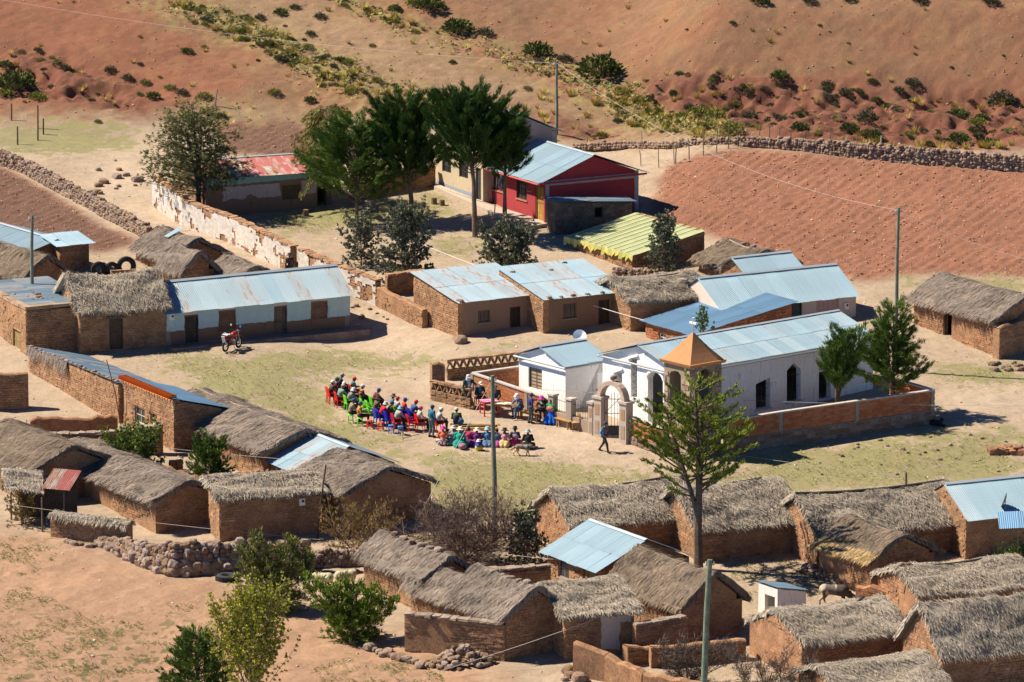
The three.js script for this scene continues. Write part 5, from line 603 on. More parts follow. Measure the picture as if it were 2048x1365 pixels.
// pierced adobe wall beside the meeting
for (const [label, pts, h] of [['pierced adobe wall of slanting bricks beside the meeting chairs', [[864, 800], [940, 818]], 1.0], ['pierced adobe wall of slanting bricks running back to the white house', [[892, 760], [1040, 744]], 1.05]]) {
  const [A, B] = pts.map(([x, y]) => onG(x, y)), g = thing('pierced_wall', label, 'wall', A), d = B.clone().sub(A), len = Math.hypot(d.x, d.z), D = d.clone().setY(0).normalize(), N = V(D.z, 0, -D.x), sl = d.y / len, W = (u, v) => D.clone().multiplyScalar(u).setY(sl * u + v), col = [0.46, 0.28, 0.16];
  for (let v = -0.2; v < h * 0.55; v += 0.13) for (let u = 0; u < len; ) { const w = rr(0.28, 0.45); part('adobe_brick', new MB().col(jit(col, 0.15)).box(W(u + w / 2, v + 0.06), D.clone().multiplyScalar(w / 2 - 0.012).setY(sl * w / 2), V(0, 0.058, 0), N.clone().multiplyScalar(rr(0.13, 0.17)), 0.015).geo(2), M.adobe, g); u += w; }
  for (let u = 0, k = 0; u < len - 0.1; u += 0.2, k++) { const a = W(u + (k % 2 ? 0.2 : 0), h * 0.55), b = W(u + (k % 2 ? 0 : 0.2), h * 0.55 + 0.42), ax = b.clone().sub(a); part('slanting_brick', new MB().col(jit(col, 0.15)).box(a.clone().lerp(b, 0.5), ax.multiplyScalar(0.5), D.clone().multiplyScalar(0.035), N.clone().multiplyScalar(0.12), 0.012).geo(2), M.adobe, g); }
  for (let u = 0; u < len; ) { const w = rr(0.35, 0.5); part('adobe_brick', new MB().col(jit(col, 0.15)).box(W(u + w / 2, h * 0.55 + 0.47), D.clone().multiplyScalar(w / 2 - 0.01).setY(sl * w / 2), V(0, 0.05, 0), N.clone().multiplyScalar(0.17), 0.025).geo(2), M.adobe, g); u += w; }
}
wallRun('adobe_pillar', 'broken adobe pillar at the end of the pierced wall', { cat: 'pillar', pts: [[862, 792], [888, 790]], h: 1.75, t: 0.5, rough: 0.12, bare: 0.9 });

// ---------------------------------------------------------------- trees, shrubs, tufts
reseed(303);
const rv = (s = 1) => V(rr(-s, s), rr(-s, s), rr(-s, s));
function leafFan(mb, p, dir, n, L, w, spread, cols) {
  for (let i = 0; i < n; i++) { const d = dir.clone().add(rv(spread)).normalize(), side = d.clone().cross(rv(1)).normalize().multiplyScalar(w / 2), l = L * rr(0.6, 1.25), a = p.clone().add(rv(L * 0.3)); mb.col(jit(cols[Math.floor(R() * cols.length)], 0.25)); const m = a.clone().addScaledVector(d, l * 0.45); mb.tri(a, m.clone().add(side), a.clone().addScaledVector(d, l)); mb.tri(a, a.clone().addScaledVector(d, l), m.clone().sub(side)); }
}
// o.stems: [[dx,dz,lean]] ; crown between f0 and 1 of height; reach(f) metres
function tree(name, label, o) {
  const p = onG(...o.c), H = o.h ?? up(p, o.top), k = ppm(p), g = thing(name, label, o.cat ?? 'tree', p, 0, o.group); const bk = new MB(), lf = new MB(), cols = o.cols ?? [[0.04, 0.09, 0.02], [0.06, 0.12, 0.025], [0.025, 0.06, 0.015]];
  const leanX = ((o.tx ?? o.c[0]) - o.c[0]) / k, rb = o.r ?? 0.12, bc = o.bark ?? [0.2, 0.14, 0.1];
  const st = o.stems ?? [[0, 0]], f0 = o.f0 ?? 0.35; const stems = st.map(([dx, dz, hf = 1, fork = 0.25]) => { const pts = []; for (let i = 0; i <= 10; i++) { const f = i / 10, s = smooth(0, 1, (f - fork) / (1 - fork)) ; pts.push(V(leanX * f * f + dx * s + rr(-0.04, 0.04), f * H * hf * 0.94 - (i ? 0 : 0.3), dz * s + rr(-0.04, 0.04))); } return pts; });
  stems.forEach((pts, i) => { bk.col(jit(bc)); bk.path(pts, rb * (i ? 0.8 : 1), rb * 0.12, 8); });
  const at = (pts, f) => { const x = clamp(f, 0, 0.999) * (pts.length - 1), i = Math.floor(x); return pts[i].clone().lerp(pts[i + 1], x - i); };
  const nb = Math.round((o.branches ?? 46) * (o.cat === 'bush' ? 1.25 : 1.5));
  for (let b = 0; b < nb; b++) {
    const pts = stems[b % stems.length], f = f0 + (1 - f0) * Math.pow((b + 0.5) / nb, 0.85), az = b * 2.399 + rr(-0.4, 0.4), sk = o.skew ?? [0, 0], rl = (o.wide ?? 1.38) * o.reach((f - f0) / (1 - f0)) * rr(0.75, 1.15) * (1 + (sk[0] * Math.cos(az) + sk[1] * Math.sin(az))) / (stems.length > 1 ? 1.15 : 1), pit = (o.cat === 'bush' ? lerp(-0.05, (o.pitch ?? 0.5) * 1.5, (f - f0) / (1 - f0)) : (o.pitch ?? 0.5)) + rr(-0.18, 0.18);
    const a = at(pts, f), dir = V(Math.cos(az) * Math.cos(pit), Math.sin(pit), Math.sin(az) * Math.cos(pit)), br = [a]; const ns = 5; for (let i = 1; i <= ns; i++) { const t = i / ns; br.push(a.clone().addScaledVector(dir, rl * t).add(V(rr(-0.04, 0.04), (o.curve ?? 0.15) * rl * t * t, rr(-0.04, 0.04)))); }
    bk.col(jit(bc)); bk.path(br, Math.max(0.012, rb * 0.28 * (1 - f * 0.5)), 0.008, 4);
    const clumps = Math.max(2, Math.round(rl * (o.clump ?? 5)));
    for (let c = 0; c < clumps; c++) { const t = lerp(o.inner ?? 0.3, 1.02, (c + R()) / clumps), q = at(br, Math.min(t, 0.99)).add(rv((o.puff ?? 0.16) * (0.5 + rl * 0.2))), d = dir.clone().multiplyScalar(0.8).add(V(0, o.leafUp ?? 0.45, 0)).normalize(); leafFan(lf, q, d, o.fan ?? 9, o.leaf ?? 0.24, o.lw ?? 0.05, o.spread ?? 0.55, cols); }
  }
  part('trunk', bk.geo(1), M.bark, g); stuff(part('crown', lf.geo(), M.leaf, g)); return g;
}
const DK = [[0.028, 0.072, 0.012], [0.042, 0.1, 0.016], [0.065, 0.13, 0.022], [0.018, 0.048, 0.009]], MIDG = [[0.06, 0.13, 0.02], [0.1, 0.18, 0.028], [0.038, 0.085, 0.014], [0.15, 0.2, 0.035]], OLV = [[0.2, 0.19, 0.05], [0.27, 0.23, 0.06], [0.11, 0.12, 0.03]], GRY = [[0.14, 0.16, 0.1], [0.21, 0.22, 0.15], [0.07, 0.09, 0.05], [0.28, 0.28, 0.21]], YEL = [[0.4, 0.4, 0.05], [0.3, 0.34, 0.04], [0.5, 0.43, 0.06], [0.17, 0.21, 0.03]];
tree('feathery_conifer', 'feathery dark conifer standing by the old classroom inside the whitewashed wall', { c: [398, 432], top: 196, tx: 385, r: 0.17, stems: [[0, 0], [-0.5, 0.2, 0.9, 0.1], [0.5, 0, 0.85, 0.15]], f0: 0.2, branches: 110, reach: (f) => 3.0 * Math.pow(1 - f * 0.72, 0.8), pitch: 0.25, curve: 0.02, fan: 9, leaf: 0.22, lw: 0.05, spread: 0.85, clump: 5.5, puff: 0.35, cols: [[0.09, 0.12, 0.035], [0.14, 0.15, 0.05], [0.055, 0.08, 0.025], [0.18, 0.18, 0.065]], bark: [0.16, 0.12, 0.09], leafUp: 0 });
tree('drooping_conifer', 'drooping yellow green conifer behind the old classroom', { c: [655, 410], top: 200, r: 0.13, f0: 0.3, branches: 60, reach: (f) => 1.9 * Math.sqrt(1 - f * 0.75), pitch: 0.3, curve: -0.55, fan: 11, leaf: 0.3, lw: 0.045, spread: 0.35, leafUp: -1.1, clump: 6, cols: OLV });
tree('cypress_tree', 'cypress with low sweeping branches nearest the old classroom in the school yard', { c: [713, 447], top: 232, r: 0.12, f0: 0.2, branches: 84, reach: (f) => 3.0 * Math.pow(1 - f * 0.65, 1), skew: [-0.12, 0], pitch: 0.35, fan: 18, leaf: 0.32, lw: 0.038, spread: 0.36, clump: 7, cols: MIDG, leafUp: 0.2, stems: [[0, 0], [-0.5, 0, 0.9]] });
tree('cypress_tree', 'cypress with a crooked forked trunk between the other yard cypresses', { c: [822, 447], top: 200, tx: 808, r: 0.16, f0: 0.34, branches: 90, reach: (f) => 2.3 * Math.sqrt(1 - f * 0.75), pitch: 0.6, fan: 20, leaf: 0.36, lw: 0.034, spread: 0.34, clump: 7.5, puff: 0.12, cols: DK, stems: [[0, 0], [-0.9, 0, 0.92, 0.3], [0.5, -0.3, 0.9, 0.4]] });
tree('cypress_tree', 'tall bare trunked cypress with a flat wind swept crown before the red school', { c: [949, 474], top: 186, tx: 938, r: 0.17, f0: 0.46, branches: 84, reach: (f) => 2.5 * Math.pow(1 - Math.abs(f - 0.3) * 0.75, 1), pitch: 0.55, fan: 20, leaf: 0.36, lw: 0.034, spread: 0.34, clump: 7.5, puff: 0.12, cols: DK, stems: [[-0.2, 0], [-0.9, 0, 0.97, 0.5], [0.8, 0, 0.97, 0.5]] });
tree('cypress_tree', 'slim leaning cypress beside the flagpole at the red school', { c: [1009, 466], top: 212, tx: 1012, r: 0.14, f0: 0.46, branches: 60, reach: (f) => 1.25 * Math.sqrt(1 - f * 0.7), pitch: 0.5, fan: 20, leaf: 0.36, lw: 0.034, spread: 0.34, clump: 7.5, puff: 0.12, cols: DK, stems: [[0, 0], [0.45, 0, 0.94, 0.5]] });
tree('cypress_tree', 'tall spiky cypress with forked bare trunk growing behind the front row of huts', { c: [1397, 1140], top: 752, tx: 1380, r: 0.24, f0: 0.45, branches: 58, wide: 1.15, reach: (f) => 3.1 * Math.pow(1 - Math.abs(f - 0.35) * 0.8, 1.1), pitch: 0.4, curve: 0.12, fan: 15, leaf: 0.22, lw: 0.04, spread: 0.45, clump: 7, puff: 0.09, inner: 0.32, cols: [[0.15, 0.23, 0.025], [0.24, 0.3, 0.035], [0.08, 0.14, 0.02], [0.05, 0.09, 0.015], [0.34, 0.34, 0.04]], stems: [[0.15, 0, 1, 0.15], [-1.1, 0, 0.86, 0.28], [0.5, 0.1, 0.85, 0.2]], bark: [0.19, 0.13, 0.1] });
tree('cypress_tree', 'dense young cypress growing against the chapel side wall', { c: [1672, 858], top: 662, tx: 1690, r: 0.1, f0: 0.38, branches: 64, reach: (f) => 1.5 * Math.sqrt(1 - f * 0.75), pitch: 0.8, wide: 1.05, fan: 16, leaf: 0.27, lw: 0.036, spread: 0.42, clump: 8, cols: MIDG, stems: [[0, 0], [0.7, 0, 0.98, 0.2], [-0.5, 0, 0.85, 0.2]] });
tree('cypress_tree', 'loose branched cypress in the corner behind the chapel', { c: [1786, 830], top: 600, r: 0.1, f0: 0.22, branches: 92, reach: (f) => 1.7 * Math.pow(1 - f * 0.7, 0.9), pitch: 0.35, fan: 16, leaf: 0.26, lw: 0.036, spread: 0.5, clump: 7.5, cols: MIDG, puff: 0.16, stems: [[0, 0], [-0.35, 0, 0.8, 0.1]] });
tree('pollarded_tree', 'pollarded tree with a bare top sticking up behind the chapel roof', { c: [1406, 745], top: 609, r: 0.1, f0: 0.52, branches: 16, reach: (f) => 0.55 * (1 - f * 0.85), pitch: 0.9, fan: 9, leaf: 0.16, clump: 8, cols: MIDG });
// broad shrubs
function shrub(name, label, o) { return tree(name, label, { cat: 'bush', r: 0.045, f0: 0.03, pitch: 0.75, curve: 0.05, puff: 0.2, leafUp: 0.5, stems: o.stems ?? [[0, 0], [0.3, 0, 0.9, 0], [-0.35, 0.1, 0.85, 0], [0.1, 0.3, 0.8, 0]], ...o }); }
shrub('broadleaf_shrub', 'small grey green broadleaf shrub by the whitewashed wall in the school yard', { c: [722, 532], top: 446, branches: 44, reach: () => 0.95, fan: 12, leaf: 0.14, lw: 0.07, clump: 9, spread: 0.9, cols: GRY });
shrub('broadleaf_shrub', 'largest grey green broadleaf shrub in the school yard', { c: [808, 562], top: 424, branches: 84, reach: (f) => 1.45 * (1 - f * 0.35), fan: 13, leaf: 0.15, lw: 0.075, clump: 9, spread: 0.9, cols: GRY, r: 0.07, stems: [[0, 0], [0.7, 0, 0.9, 0], [-0.5, 0.1, 0.95, 0], [0.9, 0, 0.95, 0]] });
shrub('broadleaf_shrub', 'wide rounded grey shrub behind the rusty roofed tan house', { c: [1015, 560], top: 460, branches: 96, reach: (f) => 1.6 * (1 - f * 0.4), fan: 13, leaf: 0.14, lw: 0.07, clump: 9, spread: 0.95, cols: GRY, stems: [[0, 0], [1, 0, 0.85, 0], [-1, 0, 0.9, 0], [0.4, 0.2, 0.9, 0]] });
shrub('broadleaf_shrub', 'upright grey green shrub beside the yellow greenhouse', { c: [1328, 555], top: 430, branches: 76, reach: (f) => 1.05 * (1 - f * 0.5), fan: 13, leaf: 0.14, lw: 0.07, clump: 9, spread: 0.9, cols: GRY });
shrub('leafy_bush', 'bright green leafy bush in the left yard', { c: [266, 946], top: 890, branches: 80, reach: () => 1.2, fan: 12, leaf: 0.11, lw: 0.07, clump: 9, spread: 1, cols: [[0.12, 0.2, 0.03], [0.18, 0.26, 0.05], [0.08, 0.14, 0.02], [0.25, 0.3, 0.08]], stems: [[0, 0], [0.8, 0, 0.9, 0], [-0.9, 0, 0.85, 0], [0.3, 0.2, 0.9, 0]] });
shrub('leafy_bush', 'dark green upright bush under the eaves of the largest thatched house', { c: [420, 975], top: 893, branches: 80, reach: (f) => 1.0 * (1 - f * 0.2), fan: 13, leaf: 0.2, lw: 0.04, clump: 7, cols: MIDG });
shrub('juniper_bush', 'feathery juniper bush with dead white twigs beside the flat tyre', { c: [548, 1222], top: 1090, wide: 1.0, branches: 180, reach: (f) => 1.7 * (1 - f * 0.45), fan: 9, leaf: 0.22, lw: 0.05, clump: 6, spread: 0.7, cols: [[0.12, 0.17, 0.03], [0.22, 0.23, 0.06], [0.07, 0.11, 0.02], [0.3, 0.25, 0.09]], stems: [[-0.8, 0, 1, 0], [0.8, 0, 0.95, 0], [1.6, 0, 0.7, 0], [-1.3, 0, 0.8, 0]], bark: [0.4, 0.36, 0.33], pitch: 0.9 });
shrub('juniper_bush', 'low spreading green juniper hedge before the boundary wall', { c: [705, 1280], top: 1178, wide: 1.0, branches: 150, reach: (f) => 1.4 * (1 - f * 0.3), fan: 11, leaf: 0.22, lw: 0.05, clump: 6.5, spread: 0.6, cols: [[0.1, 0.19, 0.02], [0.17, 0.26, 0.03], [0.06, 0.11, 0.015], [0.26, 0.3, 0.04]], stems: [[-1.9, -0.5, 1, 0], [1.7, 0.6, 0.7, 0], [0, 0, 0.95, 0], [-0.9, 0.2, 0.95, 0], [0.9, 0.3, 0.85, 0]], pitch: 0.7 });
tree('young_poplar', 'sparse yellow green young poplar on the bare slope', { c: [502, 1440], top: 1182, r: 0.06, f0: 0.12, branches: 120, wide: 2.0, reach: (f) => 1.75 * Math.pow(1 - f * 0.7, 0.8), pitch: 0.95, fan: 7, leaf: 0.11, lw: 0.09, clump: 7, spread: 1, puff: 0.22, cols: YEL, bark: [0.3, 0.26, 0.22], stems: [[0, 0, 0.95, 0], [-1.0, 0, 0.85, 0], [0.9, 0, 0.98, 0], [-0.2, 0.2, 1, 0]] });
tree('dark_conifer', 'low dark conifer beside the yellow green poplar', { c: [392, 1420], top: 1262, r: 0.09, f0: 0.05, branches: 70, reach: (f) => 1.6 * (1 - f * 0.7), pitch: 0.3, fan: 12, leaf: 0.24, clump: 6, cols: MIDG, curve: 0.05 });
shrub('dry_bush', 'dry bush with yellowing leaves against the plank door house', { c: [705, 1108], top: 1048, branches: 80, reach: () => 1.3, fan: 5, leaf: 0.2, lw: 0.035, clump: 5, cols: [[0.28, 0.17, 0.08], [0.3, 0.25, 0.06], [0.2, 0.12, 0.07]], bark: [0.34, 0.22, 0.16], stems: [[-0.9, 0, 0.9, 0], [0.9, 0, 0.9, 0], [0, 0, 1, 0], [1.6, 0, 0.8, 0]] });
shrub('thorn_bush', 'leafless grey thorn thicket in front of the mid power pole', { c: [930, 1130], top: 1035, branches: 150, reach: () => 1.5, fan: 6, leaf: 0.34, lw: 0.024, clump: 6, spread: 1, cols: [[0.2, 0.14, 0.11], [0.28, 0.2, 0.16], [0.12, 0.08, 0.07]], bark: [0.26, 0.18, 0.15], stems: [[-1.6, 0, 0.8, 0], [0, 0, 1, 0], [1.3, 0, 0.9, 0], [-0.7, 0.2, 0.9, 0], [2, 0, 0.8, 0]] });
shrub('broadleaf_shrub', 'dark olive shrub at the corner of the new metal roof', { c: [1050, 1135], top: 1018, branches: 80, reach: (f) => 1.1 * (1 - f * 0.6), fan: 11, leaf: 0.12, lw: 0.06, clump: 9, spread: 0.9, cols: GRY.map((c) => c.map((x) => x * 0.8)) });
shrub('thorn_bush', 'dark leafless brush at the foot of the foreground pole', { c: [1375, 1372], top: 1300, branches: 90, wide: 1, reach: () => 1.0, fan: 7, leaf: 0.34, lw: 0.024, clump: 6, spread: 1, cols: [[0.13, 0.1, 0.085], [0.2, 0.16, 0.13], [0.07, 0.05, 0.045]], bark: [0.16, 0.12, 0.1], stems: [[-1, 0, 0.8, 0], [0, 0, 1, 0], [1.2, 0, 0.9, 0], [2, 0, 0.8, 0]] });
shrub('thorn_bush', 'dark leafless brush below the rounded mud gable', { c: [1560, 1430], top: 1330, branches: 110, wide: 1, reach: () => 1.1, fan: 7, leaf: 0.34, lw: 0.024, clump: 6, spread: 1, cols: [[0.13, 0.1, 0.085], [0.2, 0.16, 0.13], [0.07, 0.05, 0.045]], bark: [0.16, 0.12, 0.1], stems: [[-1.8, 0, 0.9, 0], [0, 0, 1, 0], [1.4, 0, 0.9, 0], [2.4, 0, 0.7, 0], [-0.8, 0, 0.8, 0]] });
shrub('dry_bush', 'rusty yellow bush under the open lean-to shed', { c: [44, 1048], top: 1000, branches: 40, reach: () => 0.65, fan: 8, leaf: 0.14, lw: 0.04, clump: 8, cols: [[0.3, 0.2, 0.05], [0.22, 0.15, 0.05], [0.14, 0.12, 0.04]] });
shrub('dry_bush', 'round brown bush beside the left power pole', { c: [22, 562], top: 522, branches: 40, reach: () => 0.65, fan: 9, leaf: 0.14, lw: 0.03, clump: 8, cols: [[0.2, 0.15, 0.05], [0.14, 0.11, 0.04], [0.12, 0.14, 0.04]] });
shrub('leafy_bush', 'green yard bush under the small blue roof at the frame edge', { c: [2030, 1165], top: 1108, branches: 40, reach: () => 0.8, fan: 9, leaf: 0.14, lw: 0.05, clump: 8, cols: MIDG });
// hillside shrubs and grass tufts
function proto(n, cols, leaf, lw, up_, rad) { const lf = new MB(), bk = new MB().col([0.14, 0.1, 0.08]); for (let i = 0; i < n; i++) { const a = rr(0, 6.28), e = Math.acos(1 - R() * 0.95), r = rad * rr(0.45, 1), q = V(Math.sin(e) * Math.cos(a) * r, Math.cos(e) * r * 0.85 + 0.05, Math.sin(e) * Math.sin(a) * r); if (i % 4 === 0) bk.bar(V(0, -0.1, 0), q, 0.012, 0.005, 3, false); leafFan(lf, q, q.clone().normalize().add(V(0, up_, 0)), 3, leaf, lw, 0.8, cols); } return [bk.geo(), lf.geo()]; }
const shr = [proto(230, [[0.08, 0.11, 0.025], [0.13, 0.16, 0.04], [0.05, 0.07, 0.02]], 0.12, 0.06, 0.4, 0.5), proto(200, [[0.2, 0.22, 0.04], [0.27, 0.27, 0.06], [0.11, 0.13, 0.03]], 0.12, 0.05, 0.4, 0.5), proto(200, [[0.09, 0.1, 0.06], [0.05, 0.06, 0.03], [0.12, 0.11, 0.06]], 0.12, 0.05, 0.5, 0.5)];
const ichu = [0, 1, 2].map(() => { const m = new MB(); for (let i = 0; i < 60; i++) { const a = rr(0, 6.28), d = V(Math.cos(a) * rr(0.1, 0.75), 1, Math.sin(a) * rr(0.1, 0.75)).normalize(), p = V(Math.cos(a) * rr(0, 0.14), -0.03, Math.sin(a) * rr(0, 0.14)), s = d.clone().cross(V(R(), R(), R())).normalize().multiplyScalar(0.02); m.col(jit(R() < 0.75 ? [0.52, 0.38, 0.09] : [0.3, 0.28, 0.07], 0.2)); m.tri(p.clone().sub(s), p.clone().add(s), p.clone().addScaledVector(d, rr(0.35, 0.6))); } return m.geo(); });
let nShr = 0, nTuft = 0;
const whereOn = (p) => mk('cut', p.x, p.z) > 0.4 ? (p.x > 3 ? 'on the red eroded bank above the ploughed field' : 'on the red cut bank of the hillside') : mk('green', p.x, p.z) > 0.4 ? 'in the weedy strip across the hillside' : p.x > 6 && p.z < -52 ? 'on the upper tilled field' : 'on the bare brown hillside';
function hillShrub(px, py, wpx, v) { const p = onG(px, py), s = wpx / ppm(p); const i = v ?? Math.floor(R() * 3), k = ['dark green', 'yellow green', 'grey green'][i], z = wpx > 38 ? 'large' : wpx > 19 ? 'middling' : 'small', lb = z + ' ' + k + ' shrub ' + whereOn(p), g = thing('hillside_shrub', lb, 'shrub', p, rr(0, 6.28), lb.replace('shrub', 'shrubs')); g.scale.set(s, s * rr(0.75, 1.0), s); part('twigs', shr[i][0], M.bark, g); stuff(part('foliage', shr[i][1], M.leaf, g)); nShr++; }
function grassTuft(px, py, h) { const p = onG(px, py), m = part(numbered('grass_tuft'), ichu[Math.floor(R() * 3)], M.thatch, scene); m.position.copy(p); m.scale.setScalar(h); m.rotation.y = rr(0, 6.28); { const lb = (h > 0.8 ? 'tall' : 'low') + ' golden grass tuft ' + whereOn(p); tag(m, lb, 'grass tuft', lb.replace('tuft', 'tufts')); }; nTuft++; }
for (const [x, y, w, v] of [[375, 104, 26, 0], [408, 92, 14, 1], [280, 78, 10], [280, 133, 14], [548, 192, 30, 1], [745, 92, 16], [905, 128, 16], [915, 62, 66, 0], [970, 72, 40, 2], [1075, 112, 60, 0], [1130, 122, 36, 2], [1200, 152, 92, 0], [1055, 178, 20, 1], [1430, 152, 22, 2], [1560, 160, 40, 0], [1655, 172, 30], [1745, 168, 22, 0], [1826, 172, 34, 2], [2005, 200, 66, 2], [1915, 235, 46, 0], [1980, 278, 48, 0], [1918, 285, 48, 0], [1955, 252, 40], [1735, 250, 50, 2], [1745, 275, 44, 0], [1600, 262, 40, 0], [1500, 235, 34, 2], [1430, 240, 50, 1], [1395, 232, 44, 1], [1465, 268, 50, 1], [1365, 240, 34, 1], [1858, 288, 24, 0], [1570, 236, 30], [1690, 195, 34, 2], [1530, 185, 24], [30, 176, 80, 0], [75, 195, 40, 1], [10, 190, 40, 1], [75, 105, 20, 2], [140, 150, 26], [220, 145, 28, 2], [255, 160, 26, 2], [290, 168, 24, 1], [340, 180, 28, 1], [365, 192, 28], [410, 200, 34, 1], [195, 245, 16, 1], [620, 205, 26], [660, 225, 26, 2], [700, 190, 30, 1], [560, 120, 30, 2], [640, 40, 30, 2], [560, 30, 30, 0], [590, 18, 26], [520, 40, 24], [490, 60, 22], [620, 75, 22], [860, 20, 60, 0], [830, 10, 40], [790, 22, 30], [1520, 8, 40, 0], [1620, 5, 34, 2], [1700, 2, 30], [1840, 6, 34, 0], [1980, 8, 40], [1640, 48, 10], [1465, 48, 14, 0]]) hillShrub(x, y, w, v);
{ const pick = (name) => { for (let i = 0; i < 200; i++) { const px = rr(-10, 2058), py = rr(2, 295), p = G(px, py); if (mk(name, p.x, p.z) > 0.5 && mk('field', p.x, p.z) < 0.2) return [px, py]; } return [rr(0, 2048), rr(0, 200)]; };
  for (let i = 0; i < 108; i++) hillShrub(...pick('green'), rr(9, 26), R() < 0.55 ? 1 : undefined); for (let i = 0; i < 98; i++) hillShrub(...pick('cut'), 7 + 34 * R() * R()); for (let i = 0; i < 26; i++) hillShrub(...pick('hill'), rr(5, 11));
  for (let i = 0; i < 110; i++) grassTuft(...pick('green'), rr(0.6, 1.2)); for (let i = 0; i < 70; i++) grassTuft(...pick('cut'), rr(0.5, 1)); for (let i = 0; i < 60; i++) grassTuft(...pick('hill'), rr(0.4, 0.8)); for (let i = 0; i < 40; i++) grassTuft(rr(1020, 1460), rr(180, 285), rr(0.6, 1.1)); for (let i = 0; i < 30; i++) grassTuft(rr(1660, 2048), rr(290, 300), rr(0.9, 1.3)); }
// uncountable small matter: clods, pebbles, short grass
function scatter(name, label, cat, geo, material, n, pick, sc, cols) { const list = []; for (let i = 0; i < n; i++) { const q = pick(); if (q) list.push(q); } const im = new THREE.InstancedMesh(geo, material, list.length), m = new THREE.Matrix4(), e = new THREE.Euler(), qq = new THREE.Quaternion(); list.forEach(([x, z], i) => { const s = sc(); e.set(rr(-0.4, 0.4), rr(0, 6.28), rr(-0.4, 0.4)); m.compose(V(x, groundY(x, z) + s * 0.12, z), qq.setFromEuler(e), V(s * rr(0.8, 1.3), s * rr(0.6, 1), s)); im.setMatrixAt(i, m); im.setColorAt(i, lin(...jit(cols[Math.floor(R() * cols.length)], 0.2))); }); im.name = name; im.castShadow = im.receiveShadow = true; scene.add(im); tag(im, label, cat, null, 'stuff'); return im; }
const inMask = (name, th, x0 = -40, x1 = 40, z0 = -75, z1 = 58) => () => { for (let i = 0; i < 12; i++) { const x = rr(x0, x1), z = rr(z0, z1); if (mk(name, x, z) > th) return [x, z]; } return null; };
const clodG = stoneG[0].clone(); clodG.deleteAttribute('color');
scatter('soil_clods', 'clods of turned red soil over the ploughed fields', 'soil', clodG, mat({ roughness: 1 }), 9000, inMask('field', 0.5, -40, 40, -70, -5), () => 0.03 + 0.1 * Math.pow(R(), 3), [[0.42, 0.2, 0.125], [0.38, 0.175, 0.105], [0.5, 0.28, 0.19]]);
scatter('hill_rubble', 'small stones and clods strewn over the hillside', 'stones', clodG, mat({ roughness: 1 }), 4500, inMask('hill', 0.5, -42, 42, -82, -38), () => 0.04 + 0.11 * Math.pow(R(), 3), [[0.34, 0.2, 0.12], [0.28, 0.13, 0.075], [0.42, 0.32, 0.25]]);
scatter('pebbles', 'pebbles strewn over the bare village ground', 'stones', clodG, mat({ roughness: 1 }), 3200, () => [rr(-32, 32), rr(-40, 58)], () => 0.03 + 0.12 * Math.pow(R(), 4), [[0.5, 0.38, 0.3], [0.4, 0.28, 0.2], [0.62, 0.54, 0.48]]);
const blade = (() => { const m = new MB(); for (let i = 0; i < 9; i++) { const a = rr(0, 6.28), p = V(Math.cos(a) * 0.12 * R(), 0, Math.sin(a) * 0.12 * R()), d = V(Math.cos(a) * 0.8, 0.8, Math.sin(a) * 0.8), s = V(-Math.sin(a), 0, Math.cos(a)).multiplyScalar(0.03); m.tri(p.clone().sub(s), p.clone().add(s), p.clone().addScaledVector(d, 0.18)); } const g = m.geo(); g.deleteAttribute('color'); return g; })();
scatter('short_grass', 'short cropped grass in patches over the square', 'grass', blade, mat({ roughness: 0.9, side: THREE.DoubleSide }), 11000, () => { for (let i = 0; i < 12; i++) { const x = rr(-35, 35), z = rr(-45, 40), g = mk('grass', x, z); if (g > 0.05 && g * 0.9 + 0.7 * (fbm(x * 0.5, z * 0.5, 3) - 0.5) > rr(0.25, 0.95)) return [x, z]; } return null; }, () => rr(0.2, 0.5), [[0.36, 0.34, 0.13], [0.42, 0.36, 0.15], [0.26, 0.29, 0.09]]);
scatter('slope_weeds', 'sparse green weeds on the sandy foreground slope', 'weeds', blade, mat({ roughness: 0.9, side: THREE.DoubleSide }), 7000, () => { for (let i = 0; i < 12; i++) { const x = rr(-30, 20), z = rr(28, 60); if (mk('weed', x, z) > 0.35 && fbm(x * 1.2, z * 1.2, 3) > 0.52) return [x, z]; } return null; }, () => rr(0.18, 0.5), [[0.16, 0.18, 0.045], [0.24, 0.23, 0.07]]);
scatter('hill_grass', 'yellow green wild grass in the weedy strips of the hillside', 'grass', blade, mat({ roughness: 0.9, side: THREE.DoubleSide }), 6000, () => { for (let i = 0; i < 14; i++) { const x = rr(-40, 40), z = rr(-80, -36), g = mk('green', x, z); if (g > 0.05 && g + 0.8 * (fbm(x * 0.8, z * 0.8, 3) - 0.5) > rr(0.35, 1.15)) return [x, z]; } return null; }, () => rr(0.4, 1.4), [[0.3, 0.27, 0.08], [0.22, 0.23, 0.06], [0.38, 0.31, 0.1], [0.14, 0.17, 0.04]]);
{ const scrub = shr[0][1].clone(); scrub.deleteAttribute('color'); for (const [nm, n, lb] of [['cut', 150, 'low scrub speckling the eroded red banks'], ['green', 120, 'low scrub filling the weedy hillside strips']]) scatter(numbered('hill_scrub'), lb, 'scrub', scrub, mat({ roughness: 0.85, side: THREE.DoubleSide }), n, inMask(nm, 0.5, -40, 40, -80, -38), () => rr(0.25, 0.6), [[0.1, 0.13, 0.03], [0.2, 0.21, 0.05], [0.09, 0.1, 0.055]]); }

